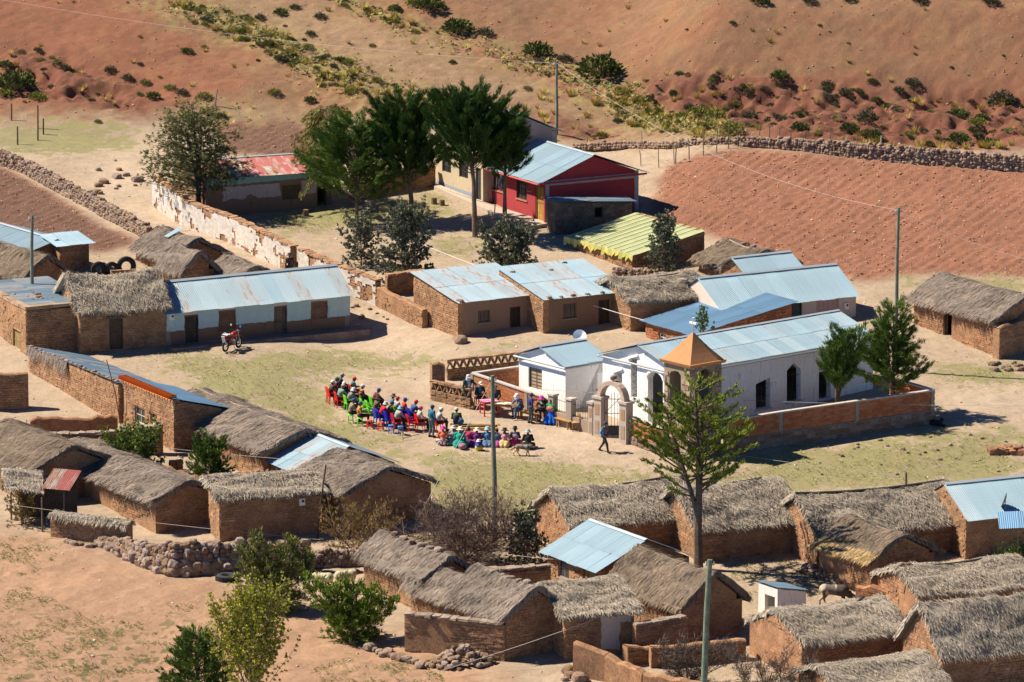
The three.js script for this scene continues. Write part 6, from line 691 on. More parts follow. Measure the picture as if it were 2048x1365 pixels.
// ---------------------------------------------------------------- chairs, stools, tables, benches
reseed(404);
const face = (dx, dz) => Math.atan2(dx, dz);
function chairGeo() {
  const seat = new MB().abox(0, 0.43, 0, 0.44, 0.035, 0.42, 0.004), back = new MB(); for (let i = 0; i < 5; i++) back.box(V(-0.16 + i * 0.08, 0.64, -0.2 - 0.02), V(0.028, 0, 0), V(0, 0.17, -0.035), V(0, 0.003, 0.012)); back.box(V(0, 0.84, -0.255), V(0.2, 0, 0), V(0, 0.035, -0.005), V(0, 0, 0.014)); back.box(V(-0.2, 0.64, -0.215), V(0.018, 0, 0), V(0, 0.2, -0.04), V(0, 0, 0.014)); back.box(V(0.2, 0.64, -0.215), V(0.018, 0, 0), V(0, 0.2, -0.04), V(0, 0, 0.014));
  const leg = (x, z) => new MB().bar(V(x * 0.9, 0.42, z * 0.88), V(x * 1.12, 0, z * 1.16), 0.03, 0.02, 6), arm = (x) => new MB().box(V(x, 0.63, -0.02), V(0.028, 0, 0), V(0, 0.012, 0), V(0, 0, 0.2)).bar(V(x, 0.62, 0.16), V(x * 0.98, 0.42, 0.19), 0.022, 0.022, 5);
  return { seat: seat.geo(), backrest: back.geo(), legs: [[-0.2, 0.18], [0.2, 0.18], [-0.2, -0.19], [0.2, -0.19]].map(([x, z]) => leg(x, z).geo()), arms: [arm(-0.225).geo(), arm(0.225).geo()] };
}
const CG = chairGeo(), PL = (c) => mat({ color: lin(...c), roughness: 0.4 }), plast = { red: PL([0.62, 0.012, 0.012]), blue: PL([0.02, 0.03, 0.5]), green: PL([0.14, 0.66, 0.02]), orange: PL([0.6, 0.06, 0.03]), sky: PL([0.02, 0.2, 0.55]) };
function chair(c, px, py, dir, label) { const g = thing('plastic_chair', label, 'chair', onG(px, py), face(...dir), c + ' plastic chairs of the meeting'); part('seat', CG.seat, plast[c], g); part('backrest', CG.backrest, plast[c], g); CG.legs.forEach((l) => part('leg', l, plast[c], g)); CG.arms.forEach((l) => part('armrest', l, plast[c], g)); return g; }
const stoolG = { top: new THREE.LatheGeometry([[0, 0.44], [0.13, 0.44], [0.155, 0.43], [0.16, 0.4], [0.15, 0.39]].map(([x, y]) => new THREE.Vector2(x, y)), 16), legs: [0, 1, 2, 3].map((i) => { const a = i * Math.PI / 2 + 0.78; return new MB().bar(V(Math.cos(a) * 0.14, 0.41, Math.sin(a) * 0.14), V(Math.cos(a) * 0.2, 0, Math.sin(a) * 0.2), 0.03, 0.022, 6).geo(); }), ring: new MB().path([0, 1, 2, 3, 4].map((i) => V(Math.cos(i * Math.PI / 2 + 0.78) * 0.185, 0.14, Math.sin(i * Math.PI / 2 + 0.78) * 0.185)), 0.018, 0.018, 5).geo() };
function stool(c, px, py, label, group) { const g = thing('plastic_stool', label, 'stool', onG(px, py), rr(0, 0.4), group ?? c + ' plastic stools'); part('seat', stoolG.top, plast[c], g); stoolG.legs.forEach((l) => part('leg', l, plast[c], g)); part('stretcher', stoolG.ring, plast[c], g); return g; }
const WOODC = [0.5, 0.28, 0.09];
function woodTable(label, px, py, dir, w, d, h, c, m = M.wood) { const g = thing('table', label, 'table', onG(px, py), face(...dir)); part('tabletop', new MB().col(c).abox(0, h - 0.02, 0, w, 0.04, d).geo(), m, g); part('apron', new MB().col(c.map((x) => x * 0.8)).abox(0, h - 0.09, 0, w - 0.1, 0.09, d - 0.1).geo(), m, g); for (const sx of [-1, 1]) for (const sz of [-1, 1]) part('leg', new MB().col(c).abox(sx * (w / 2 - 0.05), (h - 0.05) / 2 - 0.05, sz * (d / 2 - 0.05), 0.065, h + 0.04, 0.065).geo(), m, g); return g; }
function bench(label, A, B, h = 0.44, group) { const a = onG(...A), b = onG(...B), d = b.clone().sub(a), len = Math.hypot(d.x, d.z), g = thing('wooden_bench', label, 'bench', a.clone().lerp(b, 0.5), Math.atan2(-d.z, d.x), group), c = jit(WOODC, 0.1); g.rotation.z = Math.atan2(d.y, len); part('seat', new MB().col(c).abox(0, h, 0, len, 0.045, 0.26).geo(), M.wood, g); for (const s of [-1, 1]) { part('leg', new MB().col(c.map((x) => x * 0.85)).abox(s * (len / 2 - 0.18), h / 2 - 0.04, 0.08, 0.06, h + 0.04, 0.05).geo(), M.wood, g); part('leg', new MB().col(c.map((x) => x * 0.85)).abox(s * (len / 2 - 0.18), h / 2 - 0.04, -0.08, 0.06, h + 0.04, 0.05).geo(), M.wood, g); } part('stretcher', new MB().col(c.map((x) => x * 0.8)).abox(0, h - 0.1, 0, len - 0.3, 0.07, 0.03).geo(), M.wood, g); return g; }
function woodChair(label, px, py, dir) { const g = thing('wooden_chair', label, 'chair', onG(px, py), face(...dir)), c = [0.52, 0.27, 0.06]; part('seat', new MB().col([0.55, 0.36, 0.17]).abox(0, 0.44, 0, 0.4, 0.035, 0.4).geo(), M.wood, g); for (const sx of [-1, 1]) { part('leg', new MB().col(c).abox(sx * 0.18, 0.21, 0.18, 0.045, 0.44, 0.045).geo(), M.wood, g); part('rear_leg', new MB().col(c).abox(sx * 0.18, 0.45, -0.18, 0.045, 0.94, 0.045).geo(), M.wood, g); part('stretcher', new MB().col(c).abox(sx * 0.18, 0.18, 0, 0.03, 0.035, 0.33).geo(), M.wood, g); } for (const y of [0.62, 0.84]) part('back_slat', new MB().col(c).abox(0, y, -0.18, 0.33, 0.1, 0.025).geo(), M.wood, g); return g; }
const FW = [0.93, -0.36];                                              // the way the rows face, towards the table
// ---------------------------------------------------------------- people
const mcCache = {};
function skin(bones, min, max, res) {           // smooth union of tapered bones, meshed
  const mc = new MarchingCubes(res, new THREE.MeshBasicMaterial(), false, false, 60000); mc.isolation = 0; const half = res / 2, c = min.clone().add(max).multiplyScalar(0.5), hs = Math.max(max.x - min.x, max.y - min.y, max.z - min.z) / 2;
  const B = bones.map(([a, b, ra, rb, reg]) => ({ a, d: [b[0] - a[0], b[1] - a[1], b[2] - a[2]], ra, rb, reg, l2: Math.max(1e-6, (b[0] - a[0]) ** 2 + (b[1] - a[1]) ** 2 + (b[2] - a[2]) ** 2) }));
  const dist = (b, x, y, z) => { const px = x - b.a[0], py = y - b.a[1], pz = z - b.a[2], t = clamp((px * b.d[0] + py * b.d[1] + pz * b.d[2]) / b.l2), qx = px - b.d[0] * t, qy = py - b.d[1] * t, qz = pz - b.d[2] * t; return Math.sqrt(qx * qx + qy * qy + qz * qz) - lerp(b.ra, b.rb, t); };
  for (let k = 0; k < res; k++) for (let j = 0; j < res; j++) for (let i = 0; i < res; i++) { const x = c.x + (i - half) / half * hs, y = c.y + (j - half) / half * hs, z = c.z + (k - half) / half * hs; let d = 1e3; for (const b of B) { const e = dist(b, x, y, z); if (e > d + 0.05) continue; const h = clamp(0.5 + 0.5 * (d - e) / 0.035); d = lerp(d, e, h) - 0.035 * h * (1 - h); } mc.field[i + j * res + k * res * res] = -d; }
  mc.update(); const n = mc.count ?? mc.geometry.drawRange.count, P = new Float32Array(n * 3); for (let i = 0; i < n; i++) { P[3 * i] = mc.positionArray[3 * i] * hs + c.x; P[3 * i + 1] = mc.positionArray[3 * i + 1] * hs + c.y; P[3 * i + 2] = mc.positionArray[3 * i + 2] * hs + c.z; }
  let g = new THREE.BufferGeometry(); g.setAttribute('position', new THREE.BufferAttribute(P, 3)); g = mergeVertices(g, 1e-4); g.computeVertexNormals(); const Q = g.attributes.position, reg = new Uint8Array(Q.count); for (let i = 0; i < Q.count; i++) { let m = 1e3; for (const b of B) { const e = dist(b, Q.getX(i), Q.getY(i), Q.getZ(i)); if (e < m) { m = e; reg[i] = b.reg; } } } return { g, reg };
}
const mir = (v) => [-v[0], v[1], v[2]];
function pose(kind) {
  if (mcCache[kind]) return mcCache[kind]; let b = [], hands = [], head, hd = [0, 0, 1];
  const arms = (sh, elL, wrL, elR, wrR, ha = 0.062) => { for (const [s, el, wr] of [[-1, elL, wrL], [1, elR, wrR]]) { const S0 = [s * sh[0], sh[1], sh[2]]; b.push([[s * 0.05, sh[1] - 0.02, sh[2]], S0, 0.075, ha + 0.01, 1], [S0, el, ha, 0.05, 4], [el, wr, 0.05, 0.037, 4]); const d = V(...wr).sub(V(...el)).normalize(), tip = V(...wr).addScaledVector(d, 0.085); b.push([wr, tip.toArray(), 0.03, 0.034, 0]); hands.push([tip, d, s]); } };
  const torso = (pel, che, nek, w = 0.12) => { b.push([[-0.06, pel[1], pel[2]], [0.06, pel[1], pel[2]], 0.125, 0.125, 2], [[0, pel[1] + 0.1, pel[2]], che, 0.13, w + 0.03, 1], [[-0.07, che[1], che[2]], [0.07, che[1], che[2]], w, w, 1], [che, [0, nek[1] - 0.02, nek[2]], 0.11, 0.05, 1], [nek, [nek[0], nek[1] + 0.07, nek[2] + 0.015], 0.05, 0.05, 0]); };
  if (kind.startsWith('sit')) {
    const v = +kind[3] || 0, ln = [0, 0.09, -0.02, 0.16][v]; torso([0, 0.55, -0.02], [0, 0.83, -0.02 + ln * 0.6], [0, 1.0, 0.0 + ln]); head = [[0.0, 0.03, -0.03, 0][v], 1.13 - ln * 0.15, 0.04 + ln * 1.25];
    for (const s of [-1, 1]) { const kx = s * (0.11 + 0.03 * (v % 2)); b.push([[s * 0.09, 0.52, 0.02], [kx, 0.52, 0.42], 0.092, 0.066, 2], [[kx, 0.52, 0.42], [kx, 0.1, 0.42 + 0.05 * v * s * 0.4], 0.064, 0.045, 2], [[kx, 0.07, 0.4 + 0.02 * v * s], [kx, 0.035, 0.56 + 0.02 * v * s], 0.045, 0.035, 3]); }
    const z = ln * 0.8; [() => arms([0.19, 0.95, z], [-0.25, 0.7, 0.08 + z], [-0.1, 0.61, 0.3], [0.25, 0.7, 0.08 + z], [0.11, 0.61, 0.3]), () => arms([0.19, 0.94, z], [-0.26, 0.68, 0.14 + z], [-0.04, 0.64, 0.36], [0.26, 0.68, 0.14 + z], [0.04, 0.66, 0.38]), () => arms([0.19, 0.95, z], [-0.24, 0.72, 0.02], [-0.05, 0.75, 0.18], [0.24, 0.72, 0.02], [0.05, 0.72, 0.2]), () => arms([0.19, 0.92, z], [-0.24, 0.66, 0.26 + z], [-0.09, 0.6, 0.44], [0.24, 0.66, 0.26 + z], [0.09, 0.6, 0.46])][v]();
  } else if (kind === 'kneel' || kind === 'kneel1') {
    const k = kind === 'kneel1' ? 0.06 : 0; torso([0, 0.24, 0], [0, 0.5, 0.03], [0, 0.68, 0.06 + k], 0.115); head = [0, 0.81 - k * 0.3, 0.1 + k]; for (const s of [-1, 1]) { b.push([[s * 0.12, 0.17, -0.06], [s * 0.26, 0.13, 0.3], 0.17, 0.12, 2], [[s * 0.26, 0.11, 0.28], [s * 0.1, 0.08, -0.22], 0.1, 0.1, 2]); } b.push([[-0.14, 0.12, -0.1], [0.14, 0.12, -0.1], 0.15, 0.15, 2], [[0, 0.2, 0.02], [0, 0.12, 0.3], 0.2, 0.13, 2]); arms([0.175, 0.63, 0.05], [-0.26, 0.4, 0.1], [-0.1, 0.32, 0.32], [0.26, 0.4, 0.1], [0.1, 0.33, 0.33], 0.06);
  } else if (kind === 'child') { torso([0, 0.16, 0], [0, 0.3, 0.01], [0, 0.4, 0.02], 0.075); head = [0, 0.49, 0.03]; for (const s of [-1, 1]) b.push([[s * 0.06, 0.1, 0.02], [s * 0.1, 0.09, 0.24], 0.065, 0.045, 2], [[s * 0.1, 0.07, 0.24], [s * 0.1, 0.06, 0.32], 0.04, 0.03, 3]); arms([0.11, 0.37, 0.02], [-0.16, 0.24, 0.08], [-0.07, 0.2, 0.2], [0.16, 0.24, 0.08], [0.07, 0.2, 0.2], 0.045);
  } else if (kind === 'skirt') {       // seated woman in a wide pleated skirt to the ground
    torso([0, 0.55, 0], [0, 0.84, 0.02], [0, 1.0, 0.05], 0.12); head = [0, 1.13, 0.09]; for (let i = 0; i < 11; i++) { const a = i / 11 * 6.283, r = 0.36 + 0.03 * (i % 2); b.push([[Math.cos(a) * 0.08, 0.58, Math.sin(a) * 0.08 + 0.05], [Math.cos(a) * r, 0.1, Math.sin(a) * r * 1.05 + 0.1], 0.1, 0.09, 2]); } b.push([[0, 0.5, 0.1], [0, 0.15, 0.12], 0.17, 0.3, 2]); arms([0.18, 0.94, 0.02], [-0.25, 0.7, 0.1], [-0.1, 0.66, 0.3], [0.25, 0.7, 0.1], [0.1, 0.66, 0.3]);
  } else {
    torso([0, 0.9, 0], [0, 1.2, 0.02], [0, 1.37, 0.03]); head = [0, 1.5, kind === 'bow' ? 0.12 : 0.06]; const st = kind === 'walk' ? [[0.3, 0.06], [-0.32, -0.02]] : [[0.04, 0.02], [-0.04, 0.0]];
    [-1, 1].forEach((s, i) => { const [az] = st[i], kz = az * 0.5 + 0.05, fy = az < -0.2 ? 0.04 : 0; b.push([[s * 0.09, 0.87, 0], [s * 0.1, 0.47, kz], 0.1, 0.068, 2], [[s * 0.1, 0.47, kz], [s * 0.1, 0.09 + fy, az - 0.03], 0.066, 0.05, 2], [[s * 0.1, 0.055 + fy, az - 0.05], [s * 0.11, 0.04, az + 0.13], 0.048, 0.038, 3]); });
    if (kind === 'arm') arms([0.19, 1.32, 0.02], [-0.24, 1.07, 0], [-0.22, 0.83, 0.06], [0.3, 1.17, 0.22], [0.34, 1.16, 0.48]); else if (kind === 'walk') arms([0.19, 1.32, 0.02], [-0.25, 1.08, -0.08], [-0.2, 0.92, 0.12], [0.25, 1.08, 0.04], [0.12, 0.97, 0.24]); else arms([0.19, 1.32, 0.02], [-0.25, 1.07, 0.02], [-0.2, 0.84, 0.12], [0.25, 1.07, 0.02], [0.2, 0.84, 0.12]);
  }
  const mn = V(1e3, 1e3, 1e3), mx = V(-1e3, -1e3, -1e3); for (const [a, c, r, r2] of b) { for (const q of [a, c]) { mn.min(V(q[0] - 0.22, q[1] - 0.22, q[2] - 0.22)); mx.max(V(q[0] + 0.22, q[1] + 0.22, q[2] + 0.22)); } }
  const base = skin(b, mn, mx, 56), hs = kind === 'child' ? 0.82 : 1, pieces = [plainGeo(base.g.clone())], idx = base.g.index.array, regs = [Array.from(idx, (i) => base.reg[i])];
  const hg = plainGeo(new THREE.IcosahedronGeometry(1, 3)), HP = hg.attributes.position, hr = []; for (let i = 0; i < HP.count; i++) { let x = HP.getX(i), y = HP.getY(i), z = HP.getZ(i); let r = 0; const nose = Math.exp(-((x * x) / 0.03 + (y + 0.08) ** 2 / 0.06)) * (z > 0 ? 1 : 0), ear = Math.exp(-((y + 0.05) ** 2 / 0.05 + z * z / 0.03)); if (z > 0.7 && Math.abs(y - 0.1) < 0.1 && Math.abs(Math.abs(x) - 0.34) < 0.12) r = 5; if (z > 0.7 && Math.abs(y + 0.48) < 0.07 && Math.abs(x) < 0.28) r = 6; hr.push(r); const jw = y < -0.1 ? 1 + (y + 0.1) * 0.32 : 1; HP.setXYZ(i, (x * 0.078 * jw + Math.sign(x) * ear * 0.012) * hs + head[0], (y * 0.112) * hs + head[1], (z * 0.095 + nose * 0.022) * hs + head[2]); } hg.computeVertexNormals(); hg.deleteAttribute('uv'); pieces.push(hg); regs.push(hr);
  const fm = new MB(); for (const [tip, d, s] of hands) { const sd = d.clone().cross(UP).normalize(), dn = d.clone().multiplyScalar(0.8).add(V(0, -0.6, 0)).normalize(); for (let f = 0; f < 4; f++) { const o = tip.clone().addScaledVector(sd, (f - 1.5) * 0.019), L = [0.055, 0.068, 0.072, 0.06][f], m = o.clone().addScaledVector(d, L * 0.6); fm.bar(o, m, 0.0095, 0.009, 5); fm.bar(m, m.clone().addScaledVector(dn, L * 0.55), 0.009, 0.007, 5); } const t0 = tip.clone().addScaledVector(d, -0.05).addScaledVector(sd, -s * 0.03); fm.bar(t0, t0.clone().addScaledVector(sd, -s * 0.035).addScaledVector(d, 0.045), 0.011, 0.008, 5); } const fg = fm.geo(); fg.deleteAttribute('uv'); fg.deleteAttribute('color'); pieces.push(fg); regs.push(new Array(fg.attributes.position.count).fill(0));
  pieces[0].deleteAttribute('uv'); const g = mergeGeometries(pieces), reg = regs.flat(); return mcCache[kind] = { g, reg, head: V(...head), hs };
}
const SK = [0.26, 0.13, 0.075];
function hatGeo(kind) {
  const L = (pts, n = 18) => new THREE.LatheGeometry(pts.map(([x, y]) => new THREE.Vector2(x, y)), n);
  if (kind === 'cap') { const d = L([[0.088, -0.01], [0.1, 0.0], [0.102, 0.04], [0.085, 0.085], [0.045, 0.108], [0, 0.113]]), b = new THREE.CylinderGeometry(0.085, 0.09, 0.012, 14, 1, false, -1.2, 2.4); b.scale(1, 1, 1.35); b.translate(0, 0.005, 0.075); return merge([d, b]); }
  if (kind === 'flap') { const d = L([[0.12, -0.16], [0.115, -0.05], [0.1, 0.0], [0.102, 0.04], [0.085, 0.085], [0.045, 0.108], [0, 0.113]]), b = new THREE.CylinderGeometry(0.085, 0.09, 0.012, 14, 1, false, -1.2, 2.4); b.scale(1, 1, 1.35); b.translate(0, 0.005, 0.075); return merge([d, b]); }
  if (kind === 'bowler') return L([[0.15, 0.0], [0.158, 0.012], [0.13, 0.012], [0.1, 0.0], [0.1, 0.1], [0.085, 0.14], [0.04, 0.155], [0, 0.157]]);
  if (kind === 'wide') return L([[0.185, -0.035], [0.19, -0.02], [0.15, 0.0], [0.102, 0.012], [0.1, 0.08], [0.085, 0.11], [0.04, 0.118], [0, 0.11]]);
  return L([[0.15, -0.05], [0.155, -0.04], [0.108, 0.012], [0.1, 0.07], [0.085, 0.1], [0, 0.105]]);
}
const hatCache = {};
function person(label, o) {
  const P = pose(o.pose), p = o.at ?? onG(...o.c), g = thing('person', label, 'person', p, face(...o.dir), o.group), s = o.s ?? 1; g.scale.setScalar(s); if (o.y) g.position.y += o.y;
  const geo = P.g.clone(), col = new Float32Array(P.reg.length * 3), cs = [SK, o.top, o.low ?? [0.025, 0.025, 0.03], o.shoe ?? [0.02, 0.018, 0.016], o.sleeve ?? o.top, [0.01, 0.008, 0.006], [0.16, 0.05, 0.04]], Q = geo.attributes.position;
  for (let i = 0; i < P.reg.length; i++) { let c = cs[P.reg[i]]; if (o.stripe && P.reg[i] === (o.stripe[3] ?? 1)) { const k = Math.sin(Q.getY(i) * (o.freq ?? 60) + Math.sin(Q.getX(i) * 9)); if (k > 0.25) c = o.stripe; } if (o.print && P.reg[i] === 2) { const k = vn(Q.getX(i) * 26 + 9, Q.getY(i) * 26 + Q.getZ(i) * 20); c = k > 0.62 ? o.print[0] : k > 0.45 ? o.print[1] : c; } if (o.shirt && P.reg[i] === 1 && Math.abs(Q.getX(i)) < 0.07 && Q.getZ(i) > 0.06) c = o.shirt; col.set(c.slice(0, 3), i * 3); }
  geo.setAttribute('color', new THREE.BufferAttribute(col, 3)); part('body', geo, M.cloth, g);
  const hair = hatCache.hair ??= (() => { const h = plainGeo(new THREE.IcosahedronGeometry(1, 2)), A = h.attributes.position; for (let i = 0; i < A.count; i++) { const x = A.getX(i), y = A.getY(i), z = A.getZ(i), lo = y < 0 && z > -0.1 ? 0.55 : 1; A.setXYZ(i, x * 0.085 * lo, y * 0.1 + 0.018, z * 0.093 * lo - 0.014); } h.computeVertexNormals(); return tint(h, [0.012, 0.009, 0.008]); })();
  const hm = part('hair', hair, M.cloth, g); hm.position.copy(P.head); hm.scale.setScalar(P.hs);
  if (o.hat) { const hg = tint(hatCache[o.hat[0]] ??= plainGeo(hatGeo(o.hat[0])), [1, 1, 1]), m = part('hat', hg, mat({ color: lin(...o.hat[1]), roughness: 0.9, side: THREE.DoubleSide }), g); m.position.copy(P.head).add(V(0, 0.035 * P.hs, -0.005)); m.scale.setScalar(P.hs * 1.04); m.rotation.x = 0.12; }
  if (o.braids) { const m = new MB().col([0.012, 0.01, 0.009]); for (const x of [-0.05, 0.05]) m.path([P.head.clone().add(V(x, -0.06, -0.08)), P.head.clone().add(V(x * 0.9, -0.22, -0.13)), P.head.clone().add(V(x * 0.4, -0.42, -0.15))], 0.022, 0.012, 6); part('braids', m.geo(), M.cloth, g); }
  if (o.shawl) { const m = plainGeo(new THREE.IcosahedronGeometry(1, 3)), A = m.attributes.position, cc = new Float32Array(A.count * 3); for (let i = 0; i < A.count; i++) { const x = A.getX(i), y = A.getY(i), z = A.getZ(i), k = Math.floor((x * 0.8 + y) * 6 + 30) % 4; cc.set(o.shawl[k % o.shawl.length], 3 * i); A.setXYZ(i, x * 0.19, y * 0.15, z * 0.1); } m.computeVertexNormals(); m.setAttribute('color', new THREE.BufferAttribute(cc, 3)); const q = part('carrying_cloth', m, M.cloth, g); q.position.copy(P.head).add(V(0, -0.36, -0.2)); }
  if (o.pack) { const q = part('backpack', tint(plainGeo(new THREE.SphereGeometry(0.17, 14, 10)), o.pack), M.cloth, g); q.scale.set(0.95, 1.35, 0.7); q.position.copy(P.head).add(V(0, -0.42, -0.2)); part('straps', new MB().col([0.5, 0.5, 0.5]).bar(V(-0.09, P.head.y - 0.2, -0.1), V(-0.1, P.head.y - 0.5, -0.13), 0.02).bar(V(0.09, P.head.y - 0.2, -0.1), V(0.1, P.head.y - 0.5, -0.13), 0.02).geo(), M.cloth, g); }
  if (o.hold) { const q = part('papers', new MB().col(o.hold).box(V(0, o.holdY ?? 0.63, 0.4), V(0.13, 0, 0), V(0, 0.004, 0), V(0, 0.03, 0.1)).geo(), M.cloth, g); }
  return g;
}
const HT = 47; const sit = (label, hx, hy, o) => person(label, { pose: 'sit' + (o.v ?? Math.floor(R() * 3)), c: [hx - 2, hy + HT], dir: [FW[0] + rr(-0.15, 0.15), FW[1] + rr(-0.25, 0.25)], ...o });
const navy = [0.02, 0.025, 0.05], maroon = [0.12, 0.012, 0.025], dgreen = [0.02, 0.05, 0.035], grey = [0.18, 0.18, 0.18], teal = [0.01, 0.12, 0.2];
// audience: [label, head x, head y, options, chair colour, chair label]
const seated = [
  ['man in a grey cap and dark navy jacket in the back row', 681, 747, { top: navy, hat: ['cap', [0.3, 0.3, 0.32]] }, null], ['man in a green cap and maroon jacket in the back row', 675, 754, { top: maroon, hat: ['cap', [0.02, 0.28, 0.1]] }, null],
  ['man in a white cap and dark olive coat on the rearmost red chair', 666, 762, { top: [0.05, 0.05, 0.03], hat: ['cap', [0.7, 0.7, 0.68]] }, 'red'], ['man in a white cap and black jacket between two back rows', 689, 765, { top: [0.02, 0.02, 0.025], hat: ['cap', [0.65, 0.63, 0.6]] }, null],
  ['man in a grey cap and pale teal jacket on a red chair', 681, 769, { top: [0.16, 0.27, 0.26], hat: ['cap', [0.4, 0.38, 0.36]] }, 'red'], ['man in a pink cap and slate jacket at the far side of the rows', 710, 754, { top: [0.08, 0.1, 0.13], hat: ['cap', [0.6, 0.05, 0.12]] }, 'red'],
  ['man in a teal cap and dark green jacket behind the green chairs', 706, 766, { top: dgreen, hat: ['cap', [0.02, 0.2, 0.2]] }, null], ['man in a pale hat and grey jacket on a green chair', 700, 776, { top: [0.2, 0.19, 0.2], hat: ['bucket', [0.6, 0.57, 0.52]] }, 'green'],
  ['person in a white cap with an orange striped shawl on the lap', 726, 770, { top: [0.03, 0.035, 0.03], stripe: [0.5, 0.14, 0.05], freq: 40, hat: ['cap', [0.6, 0.6, 0.62]] }, null], ['man in a blue cap and maroon sweater beside the empty green chairs', 751, 777, { top: maroon, hat: ['cap', [0.03, 0.1, 0.3]] }, 'green'],
  ['man in a dark brown hat and olive brown coat', 753, 794, { top: [0.12, 0.085, 0.045], hat: ['wide', [0.05, 0.035, 0.03]] }, null], ['man in a brown hat and blue grey jacket at the far side', 788, 788, { top: [0.1, 0.16, 0.22], hat: ['wide', [0.14, 0.09, 0.06]] }, null],
  ['man in a red cap and light grey jacket at the far side', 796, 794, { top: [0.4, 0.38, 0.36], hat: ['cap', [0.55, 0.04, 0.08]] }, 'green'], ['man in a blue cap and red sweater on a blue chair', 811, 797, { top: [0.45, 0.03, 0.02], hat: ['cap', [0.02, 0.06, 0.25]] }, 'blue'],
  ['man in a red cap and royal blue jacket on a blue chair', 826, 801, { top: [0.04, 0.08, 0.25], hat: ['cap', [0.55, 0.03, 0.07]] }, 'blue'], ['person in a grey bucket hat and bright red jacket', 765, 804, { top: [0.5, 0.015, 0.04], hat: ['bucket', [0.45, 0.46, 0.47]] }, 'blue'],
  ['person in a blue cap with an olive and black jacket', 781, 803, { top: [0.06, 0.07, 0.03], hat: ['cap', [0.03, 0.08, 0.25]] }, 'blue'], ['person in a pale blue bucket hat on a red chair', 795, 813, { top: [0.3, 0.34, 0.3], hat: ['bucket', [0.2, 0.4, 0.55]] }, 'red'],
  ['person in a pink cap and beige top on a red chair', 842, 814, { top: [0.5, 0.46, 0.38], hat: ['cap', [0.65, 0.1, 0.13]] }, 'red'], ['man in a white cap and grey jacket on the red chair at the row end', 879, 817, { top: [0.4, 0.42, 0.44], hat: ['cap', [0.8, 0.8, 0.8]] }, 'red'],
];
for (const [label, x, y, o, c] of seated) { const v = Math.floor(R() * 4); sit(label, x, y, { ...o, v }); if (c) chair(c, x - 2, y + HT, FW, c + ' plastic chair under the ' + label.replace(/ (in the back row|on the rearmost red chair|on a \w+ chair|at the far side.*|beside the empty.*|behind the green chairs|between two back rows|on the red chair at the row end|with an .*)$/, '')); }
for (const [c, x, y, l] of [['green', 730, 829, 'empty green plastic chair nearer the stools'], ['green', 741, 833, 'empty green plastic chair beside the man in the maroon sweater'], ['red', 662, 806, 'empty red plastic chair at the very back of the rows'], ['red', 822, 862, 'empty red plastic chair in the front row'], ['blue', 757, 850, 'empty blue plastic chair at the end of its row'], ['blue', 778, 855, 'empty blue plastic chair behind the blue stools']]) chair(c, x, y, FW, l);
stool('green', 701, 846, 'green stool under the man in the grey brown jacket'); sit('man in a blue cap and grey brown jacket on a green stool', 704, 798, { v: 1, top: [0.24, 0.19, 0.16], hat: ['cap', [0.03, 0.08, 0.25]] });
stool('green', 720, 852, 'green stool under the man in the tan jacket'); sit('man in a blue cap and tan orange jacket on a green stool', 722, 804, { v: 2, top: [0.45, 0.2, 0.06], hat: ['cap', [0.05, 0.08, 0.2]] });
stool('orange', 739, 857, 'empty orange red stool nearer the green stools'); stool('orange', 761, 861, 'empty orange red stool nearer the blue stools'); stool('sky', 782, 867, 'empty bright blue stool next to the orange red one'); stool('sky', 801, 870, 'empty bright blue stool at the end of the stool row');
person('man standing in a blue cap, teal sweater and grey trousers', { pose: 'stand', c: [863, 875], dir: [0.8, -0.6], top: teal, low: [0.1, 0.12, 0.12], hat: ['cap', [0.02, 0.05, 0.15]], s: 1.03 });
person('man walking in a dark vest with bright blue sleeves', { pose: 'walk', c: [1209, 905], dir: [0.85, 0.5], top: [0.13, 0.12, 0.15], sleeve: [0.01, 0.2, 0.42], low: [0.03, 0.03, 0.032], hat: ['cap', [0.03, 0.04, 0.12]], s: 0.98 });
person('man in a hat and long dark brown coat walking up the path', { pose: 'stand', c: [580, 566], dir: [-0.5, -0.85], top: [0.07, 0.05, 0.045], low: [0.04, 0.03, 0.03], hat: ['wide', [0.06, 0.035, 0.03]], s: 1.04 });
person('person standing in a green jacket over a lilac shirt, hand on a shoulder', { pose: 'arm', c: [936, 816], dir: [0.35, 0.93], top: [0.01, 0.08, 0.06], shirt: [0.5, 0.42, 0.6], low: [0.04, 0.045, 0.06], hat: ['flap', [0.5, 0.5, 0.55]], s: 1.08 });
person('man in a pale cap and navy jacket seated at the end of the table', { pose: 'sit1', c: [958, 812], dir: [0.35, 0.93], top: [0.03, 0.035, 0.055], shirt: [0.01, 0.25, 0.35], hat: ['cap', [0.7, 0.67, 0.6]], hold: [0.7, 0.62, 0.25], s: 1.05 });
person('man in a dark green coat seated behind the table', { pose: 'sit0', c: [991, 820], dir: [-0.1, 1], top: [0.04, 0.06, 0.045], hat: ['cap', [0.06, 0.12, 0.12]], s: 1.03 });
person('person in a white flap cap and blue grey jacket reading papers at the table', { pose: 'sit3', c: [1041, 836], dir: [-0.75, 0.65], top: [0.1, 0.13, 0.22], low: [0.04, 0.08, 0.18], hat: ['flap', [0.75, 0.75, 0.8]], hold: [0.85, 0.85, 0.85], s: 1.05 });
person('person standing in a navy sweater leaning towards the woman in pink hat', { pose: 'arm', c: [1061, 847], dir: [0.9, -0.4], top: [0.02, 0.025, 0.14], low: [0.06, 0.07, 0.07], hat: ['cap', [0.04, 0.08, 0.14]], s: 0.98 });
